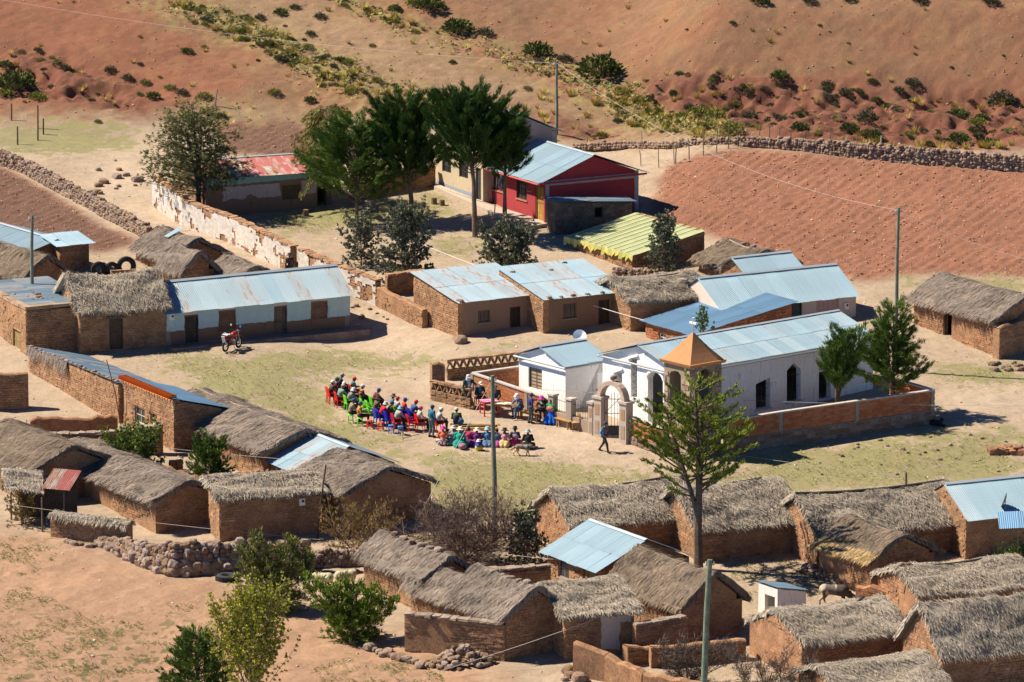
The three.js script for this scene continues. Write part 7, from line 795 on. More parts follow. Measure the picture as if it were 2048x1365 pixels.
person('woman in a bright pink hat and black patterned sweater holding papers', { pose: 'sit1', c: [1086, 840], dir: [-0.6, 0.8], top: [0.02, 0.02, 0.022], stripe: [0.35, 0.35, 0.33], freq: 30, low: [0.02, 0.02, 0.04], hat: ['bucket', [0.65, 0.05, 0.4]], hold: [0.75, 0.72, 0.78], s: 1.04 });
person('woman in a wide royal blue pleated skirt with a red carrying cloth', { pose: 'skirt', c: [1102, 848], dir: [0.35, -0.93], top: [0.02, 0.25, 0.08], low: [0.0, 0.1, 0.55], braids: 1, shawl: [[0.45, 0.14, 0.15], [0.55, 0.3, 0.28], [0.3, 0.06, 0.1]], s: 1.04 });
person('person in a green shirt with a navy backpack on the front bench', { pose: 'sit0', c: [913, 864], dir: [0.15, -0.99], top: [0.04, 0.1, 0.03], low: [0.03, 0.03, 0.04], hat: ['cap', [0.5, 0.5, 0.48]], pack: [0.02, 0.025, 0.06], s: 1.0 });
for (const [label, x, y, o] of [
  ['woman in a magenta hat, coral sweater and patterned skirt sitting on the ground', 886, 890, { top: [0.6, 0.15, 0.08], low: [0.05, 0.03, 0.04], print: [[0.6, 0.55, 0.55], [0.25, 0.05, 0.1]], hat: ['bucket', [0.65, 0.03, 0.4]] }], ['person in a grey hat and grey jacket sitting on the ground', 906, 889, { top: [0.24, 0.24, 0.26], low: [0.2, 0.2, 0.24], hat: ['wide', [0.45, 0.44, 0.42]] }],
  ['woman in a cream hat and bright teal jacket sitting on the ground', 919, 895, { top: [0.0, 0.3, 0.22], low: [0.0, 0.26, 0.2], hat: ['wide', [0.75, 0.68, 0.52]], s: 1.1 }], ['bareheaded woman in a raspberry top with long braids', 937, 890, { top: [0.45, 0.03, 0.12], low: [0.15, 0.03, 0.12], braids: 1 }],
  ['woman in a cream hat and purple jacket sitting on the ground', 953, 892, { top: [0.12, 0.015, 0.12], low: [0.2, 0.03, 0.25], hat: ['wide', [0.78, 0.7, 0.52]] }], ['woman in a pale blue hat and denim blue jacket sitting on the ground', 975, 892, { top: [0.06, 0.17, 0.32], low: [0.12, 0.22, 0.36], hat: ['bucket', [0.3, 0.5, 0.65]], s: 1.05 }],
  ['woman in dark blue with a pink skirt half hidden by the power pole', 993, 893, { top: [0.05, 0.1, 0.22], low: [0.4, 0.06, 0.3], braids: 1 }], ['woman in a black brimmed hat and pale pink shawl with braids', 1009, 894, { top: [0.5, 0.25, 0.25], low: [0.6, 0.45, 0.2], hat: ['wide', [0.012, 0.012, 0.014]], braids: 1 }],
  ['woman in a black bowler hat with a striped carrying cloth on her back', 1030, 892, { top: [0.06, 0.07, 0.14], low: [0.5, 0.03, 0.12], hat: ['bowler', [0.02, 0.018, 0.018]], shawl: [[0.5, 0.08, 0.08], [0.08, 0.3, 0.4], [0.25, 0.04, 0.15], [0.6, 0.3, 0.35]] }], ['woman in a black coat and patterned bucket hat beside the walking dog', 1056, 898, { top: [0.012, 0.012, 0.015], low: [0.01, 0.01, 0.012], hat: ['bucket', [0.3, 0.38, 0.42]], s: 1.05 }],
]) person(label, { pose: R() < 0.5 ? 'kneel' : 'kneel1', c: [x, y], dir: [rr(-0.1, 0.35), -1], group: 'women sitting on the ground', ...o });
person('small child in a white hat and yellow trousers beside the purple jacket', { pose: 'child', c: [957, 902], dir: [0.3, -1], top: [0.04, 0.06, 0.3], low: [0.6, 0.5, 0.02], hat: ['bucket', [0.7, 0.7, 0.72]] });
// tables, benches and wooden chairs
{ const g = woodTable('red plastic table under a pink patterned cloth', 978, 829, [0.35, 0.94], 0.85, 0.75, 0.72, [0.6, 0.012, 0.02], M.gloss); const m = new MB(), n = 14; for (let i = 0; i < n; i++) for (let j = 0; j < n; j++) { const k = vn(i * 0.9, j * 0.9); m.col(k > 0.6 ? [0.35, 0.05, 0.3] : k > 0.42 ? [0.62, 0.12, 0.22] : [0.7, 0.35, 0.4]); const x = -0.43 + 0.86 * i / n, z = -0.38 + 0.76 * j / n; m.quad(V(x, 0.728, z), V(x + 0.062, 0.728, z), V(x + 0.062, 0.728, z + 0.055), V(x, 0.728, z + 0.055)); } part('tablecloth', m.geo(), M.cloth, g, 'pink patterned cloth'); }
woodTable('wooden table with papers next to the red plastic table', 1011, 834, [-0.2, 1], 1.35, 0.65, 0.72, WOODC);
for (const [x, z, c] of [[-0.3, 0.05, [0.8, 0.8, 0.8]], [0.1, -0.1, [0.75, 0.76, 0.8]], [0.35, 0.1, [0.6, 0.7, 0.75]], [-0.05, 0.15, [0.75, 0.7, 0.5]]]) { const t = onG(1011, 834), m = part(numbered('paper_sheet'), new MB().col(c).abox(0, 0.006, 0, 0.21, 0.008, 0.3).geo(), M.cloth, scene); m.position.set(t.x + x, t.y + 0.722, t.z + z); m.rotation.y = rr(0, 3); tag(m, 'sheet of paper lying on the wooden meeting table', 'paper', 'papers on the meeting table'); }
bench('long wooden bench carrying the person with the backpack', [900, 866], [1000, 866], 0.44, 'benches facing the table'); bench('long wooden bench right behind the sitting women', [903, 873], [996, 873], 0.42, 'benches facing the table');
bench('short wooden bench under the reader and the navy sweater', [1036, 837], [1080, 845]); bench('low wooden bench between the blue skirt and the empty wooden chair', [1112, 852], [1142, 862]); bench('wooden bench behind the table for the seated men', [945, 808], [1000, 822]);
woodChair('empty yellow wooden chair beside the pierced wall', 915, 806, [0.2, 0.98]); woodChair('empty yellow wooden chair by the railing and gate', 1151, 862, [-0.95, 0.2]);
{ const p = onG(905, 800), m = part(numbered('cloth_bundle'), tint(plainGeo(new THREE.IcosahedronGeometry(0.24, 3)), [0.25, 0.16, 0.3]), M.cloth, scene); m.scale.set(0.9, 0.85, 0.7); m.position.copy(p).add(V(0, 0.7, 0.12)); tag(m, 'purple cloth bundle resting on the pierced wall', 'bundle');
  const q = onG(925, 900), b = part(numbered('carrying_bundle'), (() => { const g = plainGeo(new THREE.IcosahedronGeometry(0.22, 3)), A = g.attributes.position, c = new Float32Array(A.count * 3); for (let i = 0; i < A.count; i++) { const k = Math.floor((A.getX(i) + A.getY(i)) * 26 + 60) % 3; c.set([[0.55, 0.05, 0.25], [0.1, 0.3, 0.15], [0.25, 0.03, 0.2]][k], 3 * i); A.setY(i, A.getY(i) * 0.75); } g.computeVertexNormals(); g.setAttribute('color', new THREE.BufferAttribute(c, 3)); return g; })(), M.cloth, scene); b.position.copy(q).add(V(0, 0.15, 0)); tag(b, 'striped pink bundle lying beside the teal jacket', 'bundle');
  const t = onG(919, 866), bb = part(numbered('blue_bag'), tint(plainGeo(new THREE.SphereGeometry(0.17, 14, 10)), [0.02, 0.12, 0.25]), M.cloth, scene); bb.scale.set(1.1, 0.95, 0.9); bb.position.copy(t).add(V(0.05, 0.61, 0.02)); tag(bb, 'blue bag set on the bench next to the backpack', 'bag'); }
// pick lying on the grass
{ const a = onG(806, 882), b = onG(838, 876), g = thing('pickaxe', 'pickaxe with a wooden handle standing on its head on the grass', 'tool', a); const d = b.clone().sub(a); part('handle', new MB().col([0.25, 0.15, 0.08]).bar(V(0, 0.13, 0), d.clone().add(V(0, 0.2, 0)), 0.02, 0.018).geo(), M.wood, g); part('pick_head', new MB().col([0.08, 0.05, 0.04]).bar(V(0, -0.02, 0.04), V(0, 0.13, 0), 0.012, 0.025).bar(V(0, 0.13, 0), V(-0.03, 0.33, -0.03), 0.025, 0.01).geo(), M.plain, g); }
// ---------------------------------------------------------------- animals
function animal(name, label, cat, px, py, dir, bones, colf, res = 52, s = 1) { const mn = V(1e3, 1e3, 1e3), mx = V(-1e3, -1e3, -1e3); for (const [a, c] of bones) for (const q of [a, c]) { mn.min(V(q[0] - 0.22, q[1] - 0.22, q[2] - 0.22)); mx.max(V(q[0] + 0.22, q[1] + 0.22, q[2] + 0.22)); } const { g, reg } = skin(bones, mn, mx, res), o = thing(name, label, cat, onG(px, py), face(...dir)); o.scale.setScalar(s); const col = new Float32Array(reg.length * 3), Q = g.attributes.position; for (let i = 0; i < reg.length; i++) col.set(colf(reg[i], Q.getX(i), Q.getY(i), Q.getZ(i)), 3 * i); g.setAttribute('color', new THREE.BufferAttribute(col, 3)); part('body', g, M.cloth, o); return o; }
const quad4 = (len, sh, r, o = {}) => { const z1 = len / 2, z0 = -len / 2, y = sh - r * 0.7, b = [[[0, y - 0.02, z1 - r * 0.5], [0, y, 0], r * 1.08, r * 0.88, 1], [[0, y, 0], [0, y + 0.02, z0 + r * 0.4], r * 0.85, r * 0.92, 1]]; const L = o.legs ?? [[0.1, -0.1], [-0.12, 0.12]]; [-1, 1].forEach((s, i) => { const x = s * r * 0.5, f = L[0][i], h = L[1][i]; b.push([[x, y - r * 0.2, z1 - r * 0.5], [x, sh * 0.42, z1 - r * 0.4 + f * 0.4], r * 0.42, r * 0.24, 1], [[x, sh * 0.42, z1 - r * 0.4 + f * 0.4], [x, 0.03, z1 - r * 0.4 + f], r * 0.22, r * 0.16, 2], [[x, 0.025, z1 - r * 0.4 + f], [x, 0.02, z1 - r * 0.25 + f], r * 0.2, r * 0.16, 2], [[x, y, z0 + r * 0.4], [x, sh * 0.5, z0 + r * 0.55 + h * 0.3], r * 0.62, r * 0.3, 1], [[x, sh * 0.5, z0 + r * 0.55 + h * 0.3], [x, sh * 0.3, z0 - 0.02 + h * 0.7], r * 0.28, r * 0.18, 2], [[x, sh * 0.3, z0 - 0.02 + h * 0.7], [x, 0.03, z0 + 0.04 + h], r * 0.18, r * 0.15, 2], [[x, 0.025, z0 + 0.04 + h], [x, 0.02, z0 + 0.1 + h], r * 0.19, r * 0.15, 2]); }); const [ny, nz] = o.head ?? [sh + 0.1, z1 + 0.22]; b.push([[0, y + 0.05, z1 - r * 0.4], [0, ny - 0.02, nz - 0.06], r * 0.7, r * 0.5, 1], [[0, ny, nz - 0.04], [0, ny, nz], r * 0.55, r * 0.5, 3], [[0, ny - 0.02, nz], [0, ny - 0.06, nz + r * 1.15], r * 0.42, r * 0.26, 3]); for (const s of [-1, 1]) b.push([[s * r * 0.35, ny + r * 0.4, nz - 0.05], [s * r * 0.5, ny + r * 0.85, nz - 0.07], r * 0.17, r * 0.06, 3]); return b; };
{ const b = quad4(0.62, 0.56, 0.135, { legs: [[0.12, -0.06], [-0.18, 0.1]], head: [0.52, 0.46] }); b.push([[0, 0.5, -0.3], [0, 0.42, -0.44], 0.04, 0.06, 1], [[0, 0.42, -0.44], [0, 0.32, -0.58], 0.07, 0.05, 4]); animal('dog', 'grey and tan shaggy dog walking past the sitting women', 'dog', 1045, 912, [1, 0.12], b, (r, x, y, z) => { const k = vn(z * 14 + 5, y * 14); return r === 2 || y < 0.36 ? jit([0.45, 0.28, 0.14], 0.1) : r === 4 ? [0.4, 0.27, 0.15] : k > 0.5 ? [0.09, 0.09, 0.08] : [0.24, 0.22, 0.18]; }); }
animal('dog', 'black dog resting in the shade at the brick wall corner', 'dog', 1874, 852, [0.8, 0.6], [[[0, 0.14, -0.25], [0, 0.16, 0.2], 0.14, 0.13, 1], [[0, 0.2, 0.22], [0, 0.36, 0.3], 0.09, 0.075, 1], [[0, 0.37, 0.3], [0, 0.34, 0.44], 0.075, 0.04, 1], [[-0.05, 0.42, 0.28], [-0.07, 0.48, 0.27], 0.03, 0.012, 1], [[0.05, 0.42, 0.28], [0.07, 0.48, 0.27], 0.03, 0.012, 1], [[-0.1, 0.06, 0.2], [-0.1, 0.04, 0.48], 0.05, 0.04, 1], [[0.1, 0.06, 0.2], [0.1, 0.04, 0.48], 0.05, 0.04, 1], [[0.12, 0.1, -0.22], [0.16, 0.05, 0.02], 0.09, 0.045, 1], [[-0.12, 0.1, -0.22], [-0.16, 0.05, 0.02], 0.09, 0.045, 1], [[0, 0.1, -0.35], [0.15, 0.04, -0.6], 0.04, 0.025, 1]], () => [0.012, 0.012, 0.013]);
const fleece = (r, x, y, z) => r === 2 || r === 3 ? [0.12, 0.09, 0.07] : jit([0.5, 0.42, 0.3], 0.12 + 0.2 * vn(x * 30 + z * 30, y * 30));
animal('sheep', 'woolly cream sheep nearer the thatched hut', 'sheep', 690, 1172, [0.9, -0.4], quad4(0.8, 0.68, 0.26, { head: [0.62, 0.62] }), fleece); animal('sheep', 'woolly cream sheep half hidden behind the juniper bush', 'sheep', 645, 1176, [-0.95, -0.2], quad4(0.8, 0.66, 0.25, { head: [0.5, 0.6] }), fleece);
animal('calf', 'dun and black calf grazing behind the white shed', 'calf', 1668, 1212, [1, 0.15], quad4(1.1, 0.95, 0.27, { head: [0.5, 0.85] }), (r, x, y, z) => r === 3 || z > 0.15 ? jit([0.06, 0.045, 0.04], 0.2) : vn(z * 7 + 3, y * 3) > 0.5 ? jit([0.4, 0.33, 0.24], 0.1) : jit([0.12, 0.1, 0.09], 0.15));
// ---------------------------------------------------------------- motorcycle
{ const g = thing('motorcycle', 'red motorcycle with a white tail parked by the blue and white house', 'motorcycle', onG(463, 700), face(0.5, -0.86)), T = (z) => { const w = new THREE.Group(); w.name = 'wheel'; w.position.set(0, 0.31, z); g.add(w); const t = part('tyre', tint(plainGeo(new THREE.TorusGeometry(0.26, 0.055, 10, 26)), [0.015, 0.015, 0.015]), M.matte, w); t.rotation.y = Math.PI / 2; const r = part('rim', tint(plainGeo(new THREE.TorusGeometry(0.2, 0.015, 6, 24)), [0.5, 0.48, 0.45]), M.gloss, w); r.rotation.y = Math.PI / 2; const sp = new MB().col([0.5, 0.48, 0.45]); for (let i = 0; i < 12; i++) { const a = i * Math.PI / 6; sp.bar(V(0, 0, 0), V(0, Math.cos(a) * 0.2, Math.sin(a) * 0.2), 0.004, 0.004, 3); } sp.bar(V(-0.06, 0, 0), V(0.06, 0, 0), 0.045, 0.045, 8); part('spokes', sp.geo(), M.gloss, w); };
  T(-0.62); T(0.68); const bx = (n, c, a, m = M.gloss) => part(n, a.geo(), m, g), K = (c) => new MB().col(c);
  bx('fork', 0, K([0.45, 0.45, 0.45]).bar(V(-0.08, 0.31, 0.68), V(-0.08, 0.95, 0.42), 0.02, 0.025).bar(V(0.08, 0.31, 0.68), V(0.08, 0.95, 0.42), 0.02, 0.025)); bx('frame', 0, K([0.03, 0.03, 0.03]).bar(V(0, 0.85, 0.42), V(0, 0.35, 0.25), 0.03).bar(V(0, 0.35, 0.25), V(0, 0.35, -0.15), 0.03).bar(V(0, 0.8, 0.4), V(0, 0.7, -0.4), 0.03).bar(V(0, 0.35, -0.15), V(0, 0.7, -0.3), 0.03).bar(V(-0.09, 0.33, -0.1), V(-0.09, 0.31, -0.62), 0.025).bar(V(0.09, 0.33, -0.1), V(0.09, 0.31, -0.62), 0.025));
  const tk = part('fuel_tank', tint(plainGeo(new THREE.SphereGeometry(0.2, 16, 12)), [0.5, 0.01, 0.02]), M.gloss, g); tk.scale.set(0.75, 0.8, 1.35); tk.position.set(0, 0.84, 0.2); bx('side_panel', 0, K([0.55, 0.012, 0.02]).abox(0.11, 0.62, -0.2, 0.03, 0.2, 0.28, 0.02).abox(-0.11, 0.62, -0.2, 0.03, 0.2, 0.28, 0.02)); bx('seat', 0, K([0.015, 0.015, 0.015]).abox(0, 0.84, -0.27, 0.24, 0.09, 0.68, 0.02)); bx('engine', 0, K([0.2, 0.2, 0.2]).abox(0, 0.42, 0.08, 0.24, 0.28, 0.3, 0.03).bar(V(0.12, 0.35, 0.1), V(0.14, 0.4, -0.6), 0.04, 0.05, 8)); bx('rear_fender', 0, K([0.7, 0.72, 0.72]).box(V(0, 0.72, -0.86), V(0.1, 0, 0), V(0, 0.2, -0.09), V(0, 0.006, 0.012))); bx('tail_light', 0, K([0.5, 0.02, 0.03]).abox(0, 0.88, -0.72, 0.14, 0.08, 0.08)); bx('luggage_rack', 0, K([0.75, 0.75, 0.75]).abox(0, 0.96, -0.6, 0.32, 0.03, 0.34).bar(V(-0.15, 0.97, -0.75), V(-0.15, 1.03, -0.45), 0.015).bar(V(0.15, 0.97, -0.75), V(0.15, 1.03, -0.45), 0.015)); bx('handlebar', 0, K([0.03, 0.03, 0.03]).bar(V(-0.38, 1.06, 0.3), V(-0.08, 1.0, 0.42), 0.018).bar(V(0.38, 1.06, 0.3), V(0.08, 1.0, 0.42), 0.018).bar(V(-0.08, 1.0, 0.42), V(0.08, 1.0, 0.42), 0.02)); for (const s of [-1, 1]) { const m = bx('mirror', 0, K([0.03, 0.03, 0.03]).bar(V(s * 0.25, 1.04, 0.34), V(s * 0.3, 1.27, 0.3), 0.008)); const q = part('mirror_glass', tint(plainGeo(new THREE.CylinderGeometry(0.055, 0.055, 0.02, 14)), s > 0 ? [0.6, 0.65, 0.35] : [0.05, 0.25, 0.6]), M.gloss, g); q.rotation.x = Math.PI / 2; q.position.set(s * 0.3, 1.3, 0.3); } const hl = part('headlight', tint(plainGeo(new THREE.SphereGeometry(0.1, 12, 10)), [0.35, 0.35, 0.36]), M.gloss, g); hl.position.set(0, 0.93, 0.5); bx('front_fender', 0, K([0.5, 0.01, 0.02]).box(V(0, 0.66, 0.72), V(0.07, 0, 0), V(0, 0.012, -0.004), V(0, -0.06, 0.22))); bx('kickstand', 0, K([0.05, 0.05, 0.05]).bar(V(-0.1, 0.32, 0), V(-0.25, 0, 0.02), 0.015)); g.rotation.z = 0.06; }

// ---------------------------------------------------------------- poles, cables, posts
reseed(505);
const tops = {};
function pole(id, label, base, top, r, col = [0.23, 0.26, 0.2]) { const p = onG(...base), h = up(p, top[1]), q = hitPlane(top[0], top[1], p, V(0, 0, 1)), g = thing('power_pole', label, 'pole', p), t = V((q.x - p.x) * 1, h, 0); const pts = [V(0, -0.5, 0), t.clone().multiplyScalar(0.35).add(V(0.02, 0, 0)), t.clone().multiplyScalar(0.7).add(V(-0.02, 0, 0)), t]; part('shaft', new MB().col(col).path(pts, r, r * 0.72, 12).geo(1), M.wood, g); const cl = new MB().col([0.4, 0.4, 0.4]).bar(t.clone().add(V(-0.2, -0.25, 0)), t.clone().add(V(0.2, -0.22, 0.02)), 0.03); part('bracket', cl.geo(), M.plain, g); for (const s of [-1, 1]) part('insulator', new MB().col([0.6, 0.58, 0.55]).bar(t.clone().add(V(s * 0.17, -0.22, 0)), t.clone().add(V(s * 0.17, -0.08, 0)), 0.035, 0.025, 8).geo(), M.gloss, g); tops[id] = p.clone().add(t).add(V(0, -0.15, 0)); return g; }
pole('back', 'power pole standing behind the school at the foot of the hill', [1113, 268], [1114, 122], 0.1); pole('right', 'tall greenish power pole between the pink walled house and the lone hut', [1790, 742], [1798, 417], 0.11); pole('left', 'power pole behind the house with parapets', [62, 640], [64, 431], 0.11); pole('mid', 'weathered power pole rising behind the leafless thicket in the square', [990, 1066], [985, 753], 0.125); pole('front', 'greenish power pole rising from the bottom edge of the foreground', [1402, 1470], [1420, 1122], 0.155, [0.2, 0.27, 0.2]);
function wire(label, a, b, sag, r = 0.012, col = [0.35, 0.33, 0.32], name = 'power_cable') { const o = a.clone(), m = new MB().col(col), n = 22, pts = []; for (let i = 0; i <= n; i++) { const t = i / n; pts.push(a.clone().lerp(b, t).sub(o).add(V(0, -sag * 4 * t * (1 - t), 0))); } m.path(pts, r, r, 4); const w = part(numbered(name), m.geo(), M.plain, scene); w.position.copy(o); return tag(w, label, 'cable'); }
const above = (gx, gy_, py) => { const p = G(gx, gy_); return V(p.x, p.y + up(p, py), p.z); };
wire('pale twisted cable crossing the hillside to the pole behind the school', above(-60, 190, -12), tops.back, 0.6, 0.008, [0.5, 0.47, 0.45]); wire('pale twisted cable from the school pole over the red field', tops.back, tops.right, 1.4, 0.008, [0.42, 0.38, 0.37]); wire('pale twisted cable leaving the greenish pole over the red field', tops.right, above(2180, 760, 545), 0.5, 0.01, [0.5, 0.46, 0.45]);
wire('white service cable running down to the blue roofed brick house', above(808, 562, 474), houses.brick.roofAt(houses.brick.a * 0.98, 0), 0.25, 0.016, [0.7, 0.69, 0.67]); wire('thin cable strung along the left front houses', above(-40, 1070, 1002), above(640, 1086, 1080), 0.1, 0.012, [0.45, 0.38, 0.36]); wire('thin cable over the left yard to the plank door house', above(140, 905, 872), houses.door.roofAt(0, houses.door.b / 2), 0.2, 0.01, [0.3, 0.27, 0.26]); wire('guy wire from the mid square pole to the ground by the thicket', tops.mid, onG(826, 1056), 0.02, 0.012, [0.5, 0.47, 0.45], 'guy_wire'); wire('thin cable passing in front of the new metal roof', above(985, 1150, 1106), above(1250, 1200, 1128), 0.08, 0.01, [0.4, 0.36, 0.34]); wire('pale wire slanting from the plaster patched shed down the slope', above(1188, 1322, 1240), onG(800, 1366), 0.1, 0.012, [0.5, 0.46, 0.44]); wire('thin cable crossing before the chapel wall', above(1062, 822, 778), above(2090, 880, 812), 0.25, 0.01, [0.35, 0.32, 0.32]); wire('thin cable from the tower foot to the short post', above(1460, 915, 908), above(1812, 978, 954), 0.05, 0.01, [0.3, 0.28, 0.27]);
function post(label, base, topy, r, lean = 0, col = [0.2, 0.15, 0.12], group, name = 'fence_post') { const p = onG(...base), h = up(p, topy), m = part(numbered(name), new MB().col(jit(col, 0.2)).path([V(0, -0.25, 0), V(lean * 0.4 + rr(-0.02, 0.02), h * 0.5, 0), V(lean, h, 0)], r, r * 0.8, 7).geo(1), M.wood, scene); m.position.copy(p); return tag(m, label, 'post', group); }
for (const [x, t, b] of [[430, 730, 850], [500, 730, 840], [558, 725, 835], [620, 750, 840], [685, 760, 845], [765, 765, 850], [918, 765, 855], [990, 775, 868], [1068, 785, 885], [1140, 810, 895], [250, 750, 895], [320, 745, 870], [375, 760, 860], [172, 770, 910], [90, 810, 935], [10, 830, 960]]) post('thin stick fence post along the top of the red field', [1348 + x / 2.926, b / 2.926], t / 2.926, 0.035, rr(-0.08, 0.08), [0.24, 0.18, 0.15], 'stick fence posts by the red field');
for (const [x, t, b] of [[1465, 790, 875], [1785, 770, 872], [1780, 880, 972], [1885, 870, 985], [1975, 830, 962]]) post('thin stick fence post between the school and the red field', [674 + x / 2.926, b / 2.926], t / 2.926, 0.03, rr(-0.1, 0.1), [0.3, 0.24, 0.2], 'stick fence posts by the school'); post('thick pale forked post standing in the field wall', [1760, 308], 272, 0.07, 0.1, [0.5, 0.43, 0.37]);
for (const [x, t, b] of [[22, 207, 240], [75, 210, 257], [34, 253, 289], [75, 249, 281], [86, 237, 269]]) post('dark wooden fence post on the meadow above the stone wall', [x, b], t, 0.055, 0.02, [0.13, 0.08, 0.05], 'fence posts on the meadow'); post('leaning pale stake behind the feathery conifer', [430, 216], 178, 0.05, 0.15, [0.4, 0.34, 0.3]); post('short dark post behind the ridge pole roof', [1812, 978], 945, 0.07); post('dark pole leaning on the mud wall beside the plank door', [634, 1076], 930, 0.045, 0.45, [0.1, 0.07, 0.05], null, 'leaning_pole'); post('thin pole leaning against the rusty roof', [242, 850], 720, 0.03, -0.72, [0.2, 0.15, 0.13], null, 'leaning_pole'); post('white stake in the left yard', [52, 866], 838, 0.035, 0, [0.75, 0.75, 0.75]);
// flagpole with its block
{ const p = onG(988, 452), g = thing('flagpole', 'thin flagpole set in a stone block before the red school', 'flagpole', p); part('block', new MB().col([0.5, 0.36, 0.27]).abox(0, 0.17, 0, 0.45, 0.4, 0.45, 0.03).geo(2), M.concrete, g); part('shaft', new MB().col([0.3, 0.2, 0.15]).bar(V(0, 0.3, 0), V(0.25, 3.9, 0), 0.035, 0.025, 7).geo(), M.wood, g); part('flag', (() => { const m = new MB(); const cs = [[0.5, 0.02, 0.03], [0.05, 0.1, 0.45], [0.55, 0.4, 0.05], [0.1, 0.3, 0.4]]; for (let i = 0; i < 4; i++) for (let j = 0; j < 5; j++) { m.col(cs[(i + j) % 4]); const f = (a, b) => V(0.22 + a * 0.06 + 0.03 * Math.sin(b * 2), 3.0 - b * 0.16, 0.05 * Math.sin(a * 2 + b)); m.quad(f(i, j), f(i + 1, j), f(i + 1, j + 1), f(i, j + 1)); } return m.geo(); })(), M.cloth, g, 'limp multicoloured flag'); }
// ---------------------------------------------------------------- tyres
function tyre(label, px, py, Rr_, r, flat, sink = 0, yaw = 0.3) { const p = onG(px, py), g = thing('tractor_tyre', label, 'tyre', p, yaw); const t = part('tread', tint(plainGeo(new THREE.TorusGeometry(Rr_ - r, r, 14, 36)), [0.03, 0.03, 0.032]), M.matte, g), w = new MB().col([0.025, 0.025, 0.027]); for (let i = 0; i < 36; i++) { const a = i / 36 * 6.283; w.box(V(Math.cos(a) * (Rr_ + 0.004), Math.sin(a) * (Rr_ + 0.004), 0), V(-Math.sin(a), Math.cos(a), 0).multiplyScalar(Rr_ * 0.055), V(0, 0, r * 0.75), V(Math.cos(a), Math.sin(a), 0).multiplyScalar(0.015)); } const k = part('lugs', w.geo(), M.matte, g); if (flat) { t.rotation.x = k.rotation.x = Math.PI / 2; t.position.y = k.position.y = r * 0.9; } else { t.position.y = k.position.y = Rr_ - sink; } return g; }
tyre('big half buried tractor tyre standing beside the metal patched thatch', 252, 545, 0.55, 0.14, 0, 0.2); tyre('smaller half buried tyre next to the big tractor tyre', 223, 547, 0.4, 0.12, 0, 0.16); tyre('smaller half buried tyre next to the dark shed', 197, 548, 0.42, 0.12, 0, 0.16); tyre('tyre lying flat in front of the half buried tyres', 174, 556, 0.5, 0.13, 1); tyre('blue grey tyre lying flat below the stone retaining wall', 454, 1163, 0.55, 0.17, 1);
// ---------------------------------------------------------------- things lying on roofs
function roofStone(h, s, t, size, label, group, dy = 0) { const p = h.roofAt(s, t), m = part(numbered('roof_stone'), stoneG[Math.floor(R() * 6)], stoneM[Math.floor(R() * 6)], scene); m.position.copy(p).add(V(0, size * 0.26 + dy, 0)); m.scale.set(size * rr(1, 1.6), size * rr(0.6, 0.9), size); m.rotation.y = rr(0, 6.28); tag(m, label, 'stone', group); }
function roofPole(h, pts, r, label, col = [0.16, 0.13, 0.11], r2) { const P = []; pts.forEach(([s, t, d = 0], i) => { if (!i) { P.push(h.roofAt(s, t).add(V(0, r - 0.1 + d, 0))); return; } const [s0, t0, d0 = 0] = pts[i - 1]; for (let k = 1; k <= 4; k++) P.push(h.roofAt(lerp(s0, s, k / 4), lerp(t0, t, k / 4)).add(V(rr(-0.02, 0.02), r * 0.8 - 0.1 + lerp(d0, d, k / 4), 0))); }); const o = P[0].clone(), m = part(numbered('roof_pole'), new MB().col(col).path(P.map((p) => p.clone().sub(o)), r, r2 ?? r * 0.75, 7).geo(1), M.wood, scene); m.position.copy(o); return tag(m, label, 'pole'); }
const H = houses;
for (const f of [0.06, 0.2, 0.34, 0.5, 0.68, 0.82, 0.9]) roofStone(H.longB, -0.05, H.longB.b * f, rr(0.2, 0.32), 'stone weighing down the front edge of the brown house roof', 'stones on the brown house roof'); for (const [s, f] of [[0.85, 0.08], [0.8, 0.5], [0.97, 0.75]]) roofStone(H.longB, H.longB.a * s, H.longB.b * f, 0.22, 'stone on the upper half of the brown house roof', 'stones high on the brown house roof'); roofStone(H.longA, 0, 0.1, 0.3, 'stone at the front corner of the rusty tan house roof'); roofStone(H.longA, 0, H.longA.b - 0.1, 0.28, 'stone where the two adobe house roofs meet');
for (let i = 0; i < 14; i++) roofStone(H.para, H.para.a * rr(0.05, 0.6), H.para.b * rr(0.1, 0.98), rr(0.16, 0.28), 'loose stone on the flat roof of the house with parapets', 'stones on the parapet house roof'); for (let i = 0; i < 20; i++) roofStone(H.fringe, H.fringe.a * (i + 0.5) / 20, 0.02, rr(0.18, 0.28), 'stone in the row edging the rusty sloping roof', 'stones edging the rusty sloping roof'); for (let i = 0; i < 6; i++) roofStone(H.sheep, H.sheep.a * (0.15 + i * 0.14), H.sheep.b / 2, rr(0.25, 0.42), 'flat stone on the ridge of the hut behind the sheep', 'stones on the ridge behind the sheep'); for (let i = 0; i < 5; i++) roofStone(H.gab, H.gab.a * (0.15 + i * 0.15), H.gab.b / 2, rr(0.22, 0.36), 'flat stone on the straw ridge by the boundary wall', 'stones on the ridge by the boundary wall'); for (const f of [0.05, 0.5]) roofStone(H.lean, H.lean.a * 0.04, H.lean.b * f, 0.4, 'pale stone on the low thatched lean-to', 'stones on the thatched lean-to'); for (let i = 0; i < 3; i++) roofStone(H.grA, H.grA.a / 2, H.grA.b * (0.02 + 0.03 * i), 0.28, 'stone at the ridge end of the house behind the calf', 'stones behind the calf'); for (let i = 0; i < 3; i++) roofStone(H.ridgeb, H.ridgeb.a * rr(0.2, 0.8), H.ridgeb.b * 0.5, 0.26, 'stone on the ridge of the hut at the red field', 'stones on the ridge at the red field'); roofStone(H.tin, 1.2, H.tin.b * 0.8, 0.42, 'large stone on the shaggy thatch with the tin door');
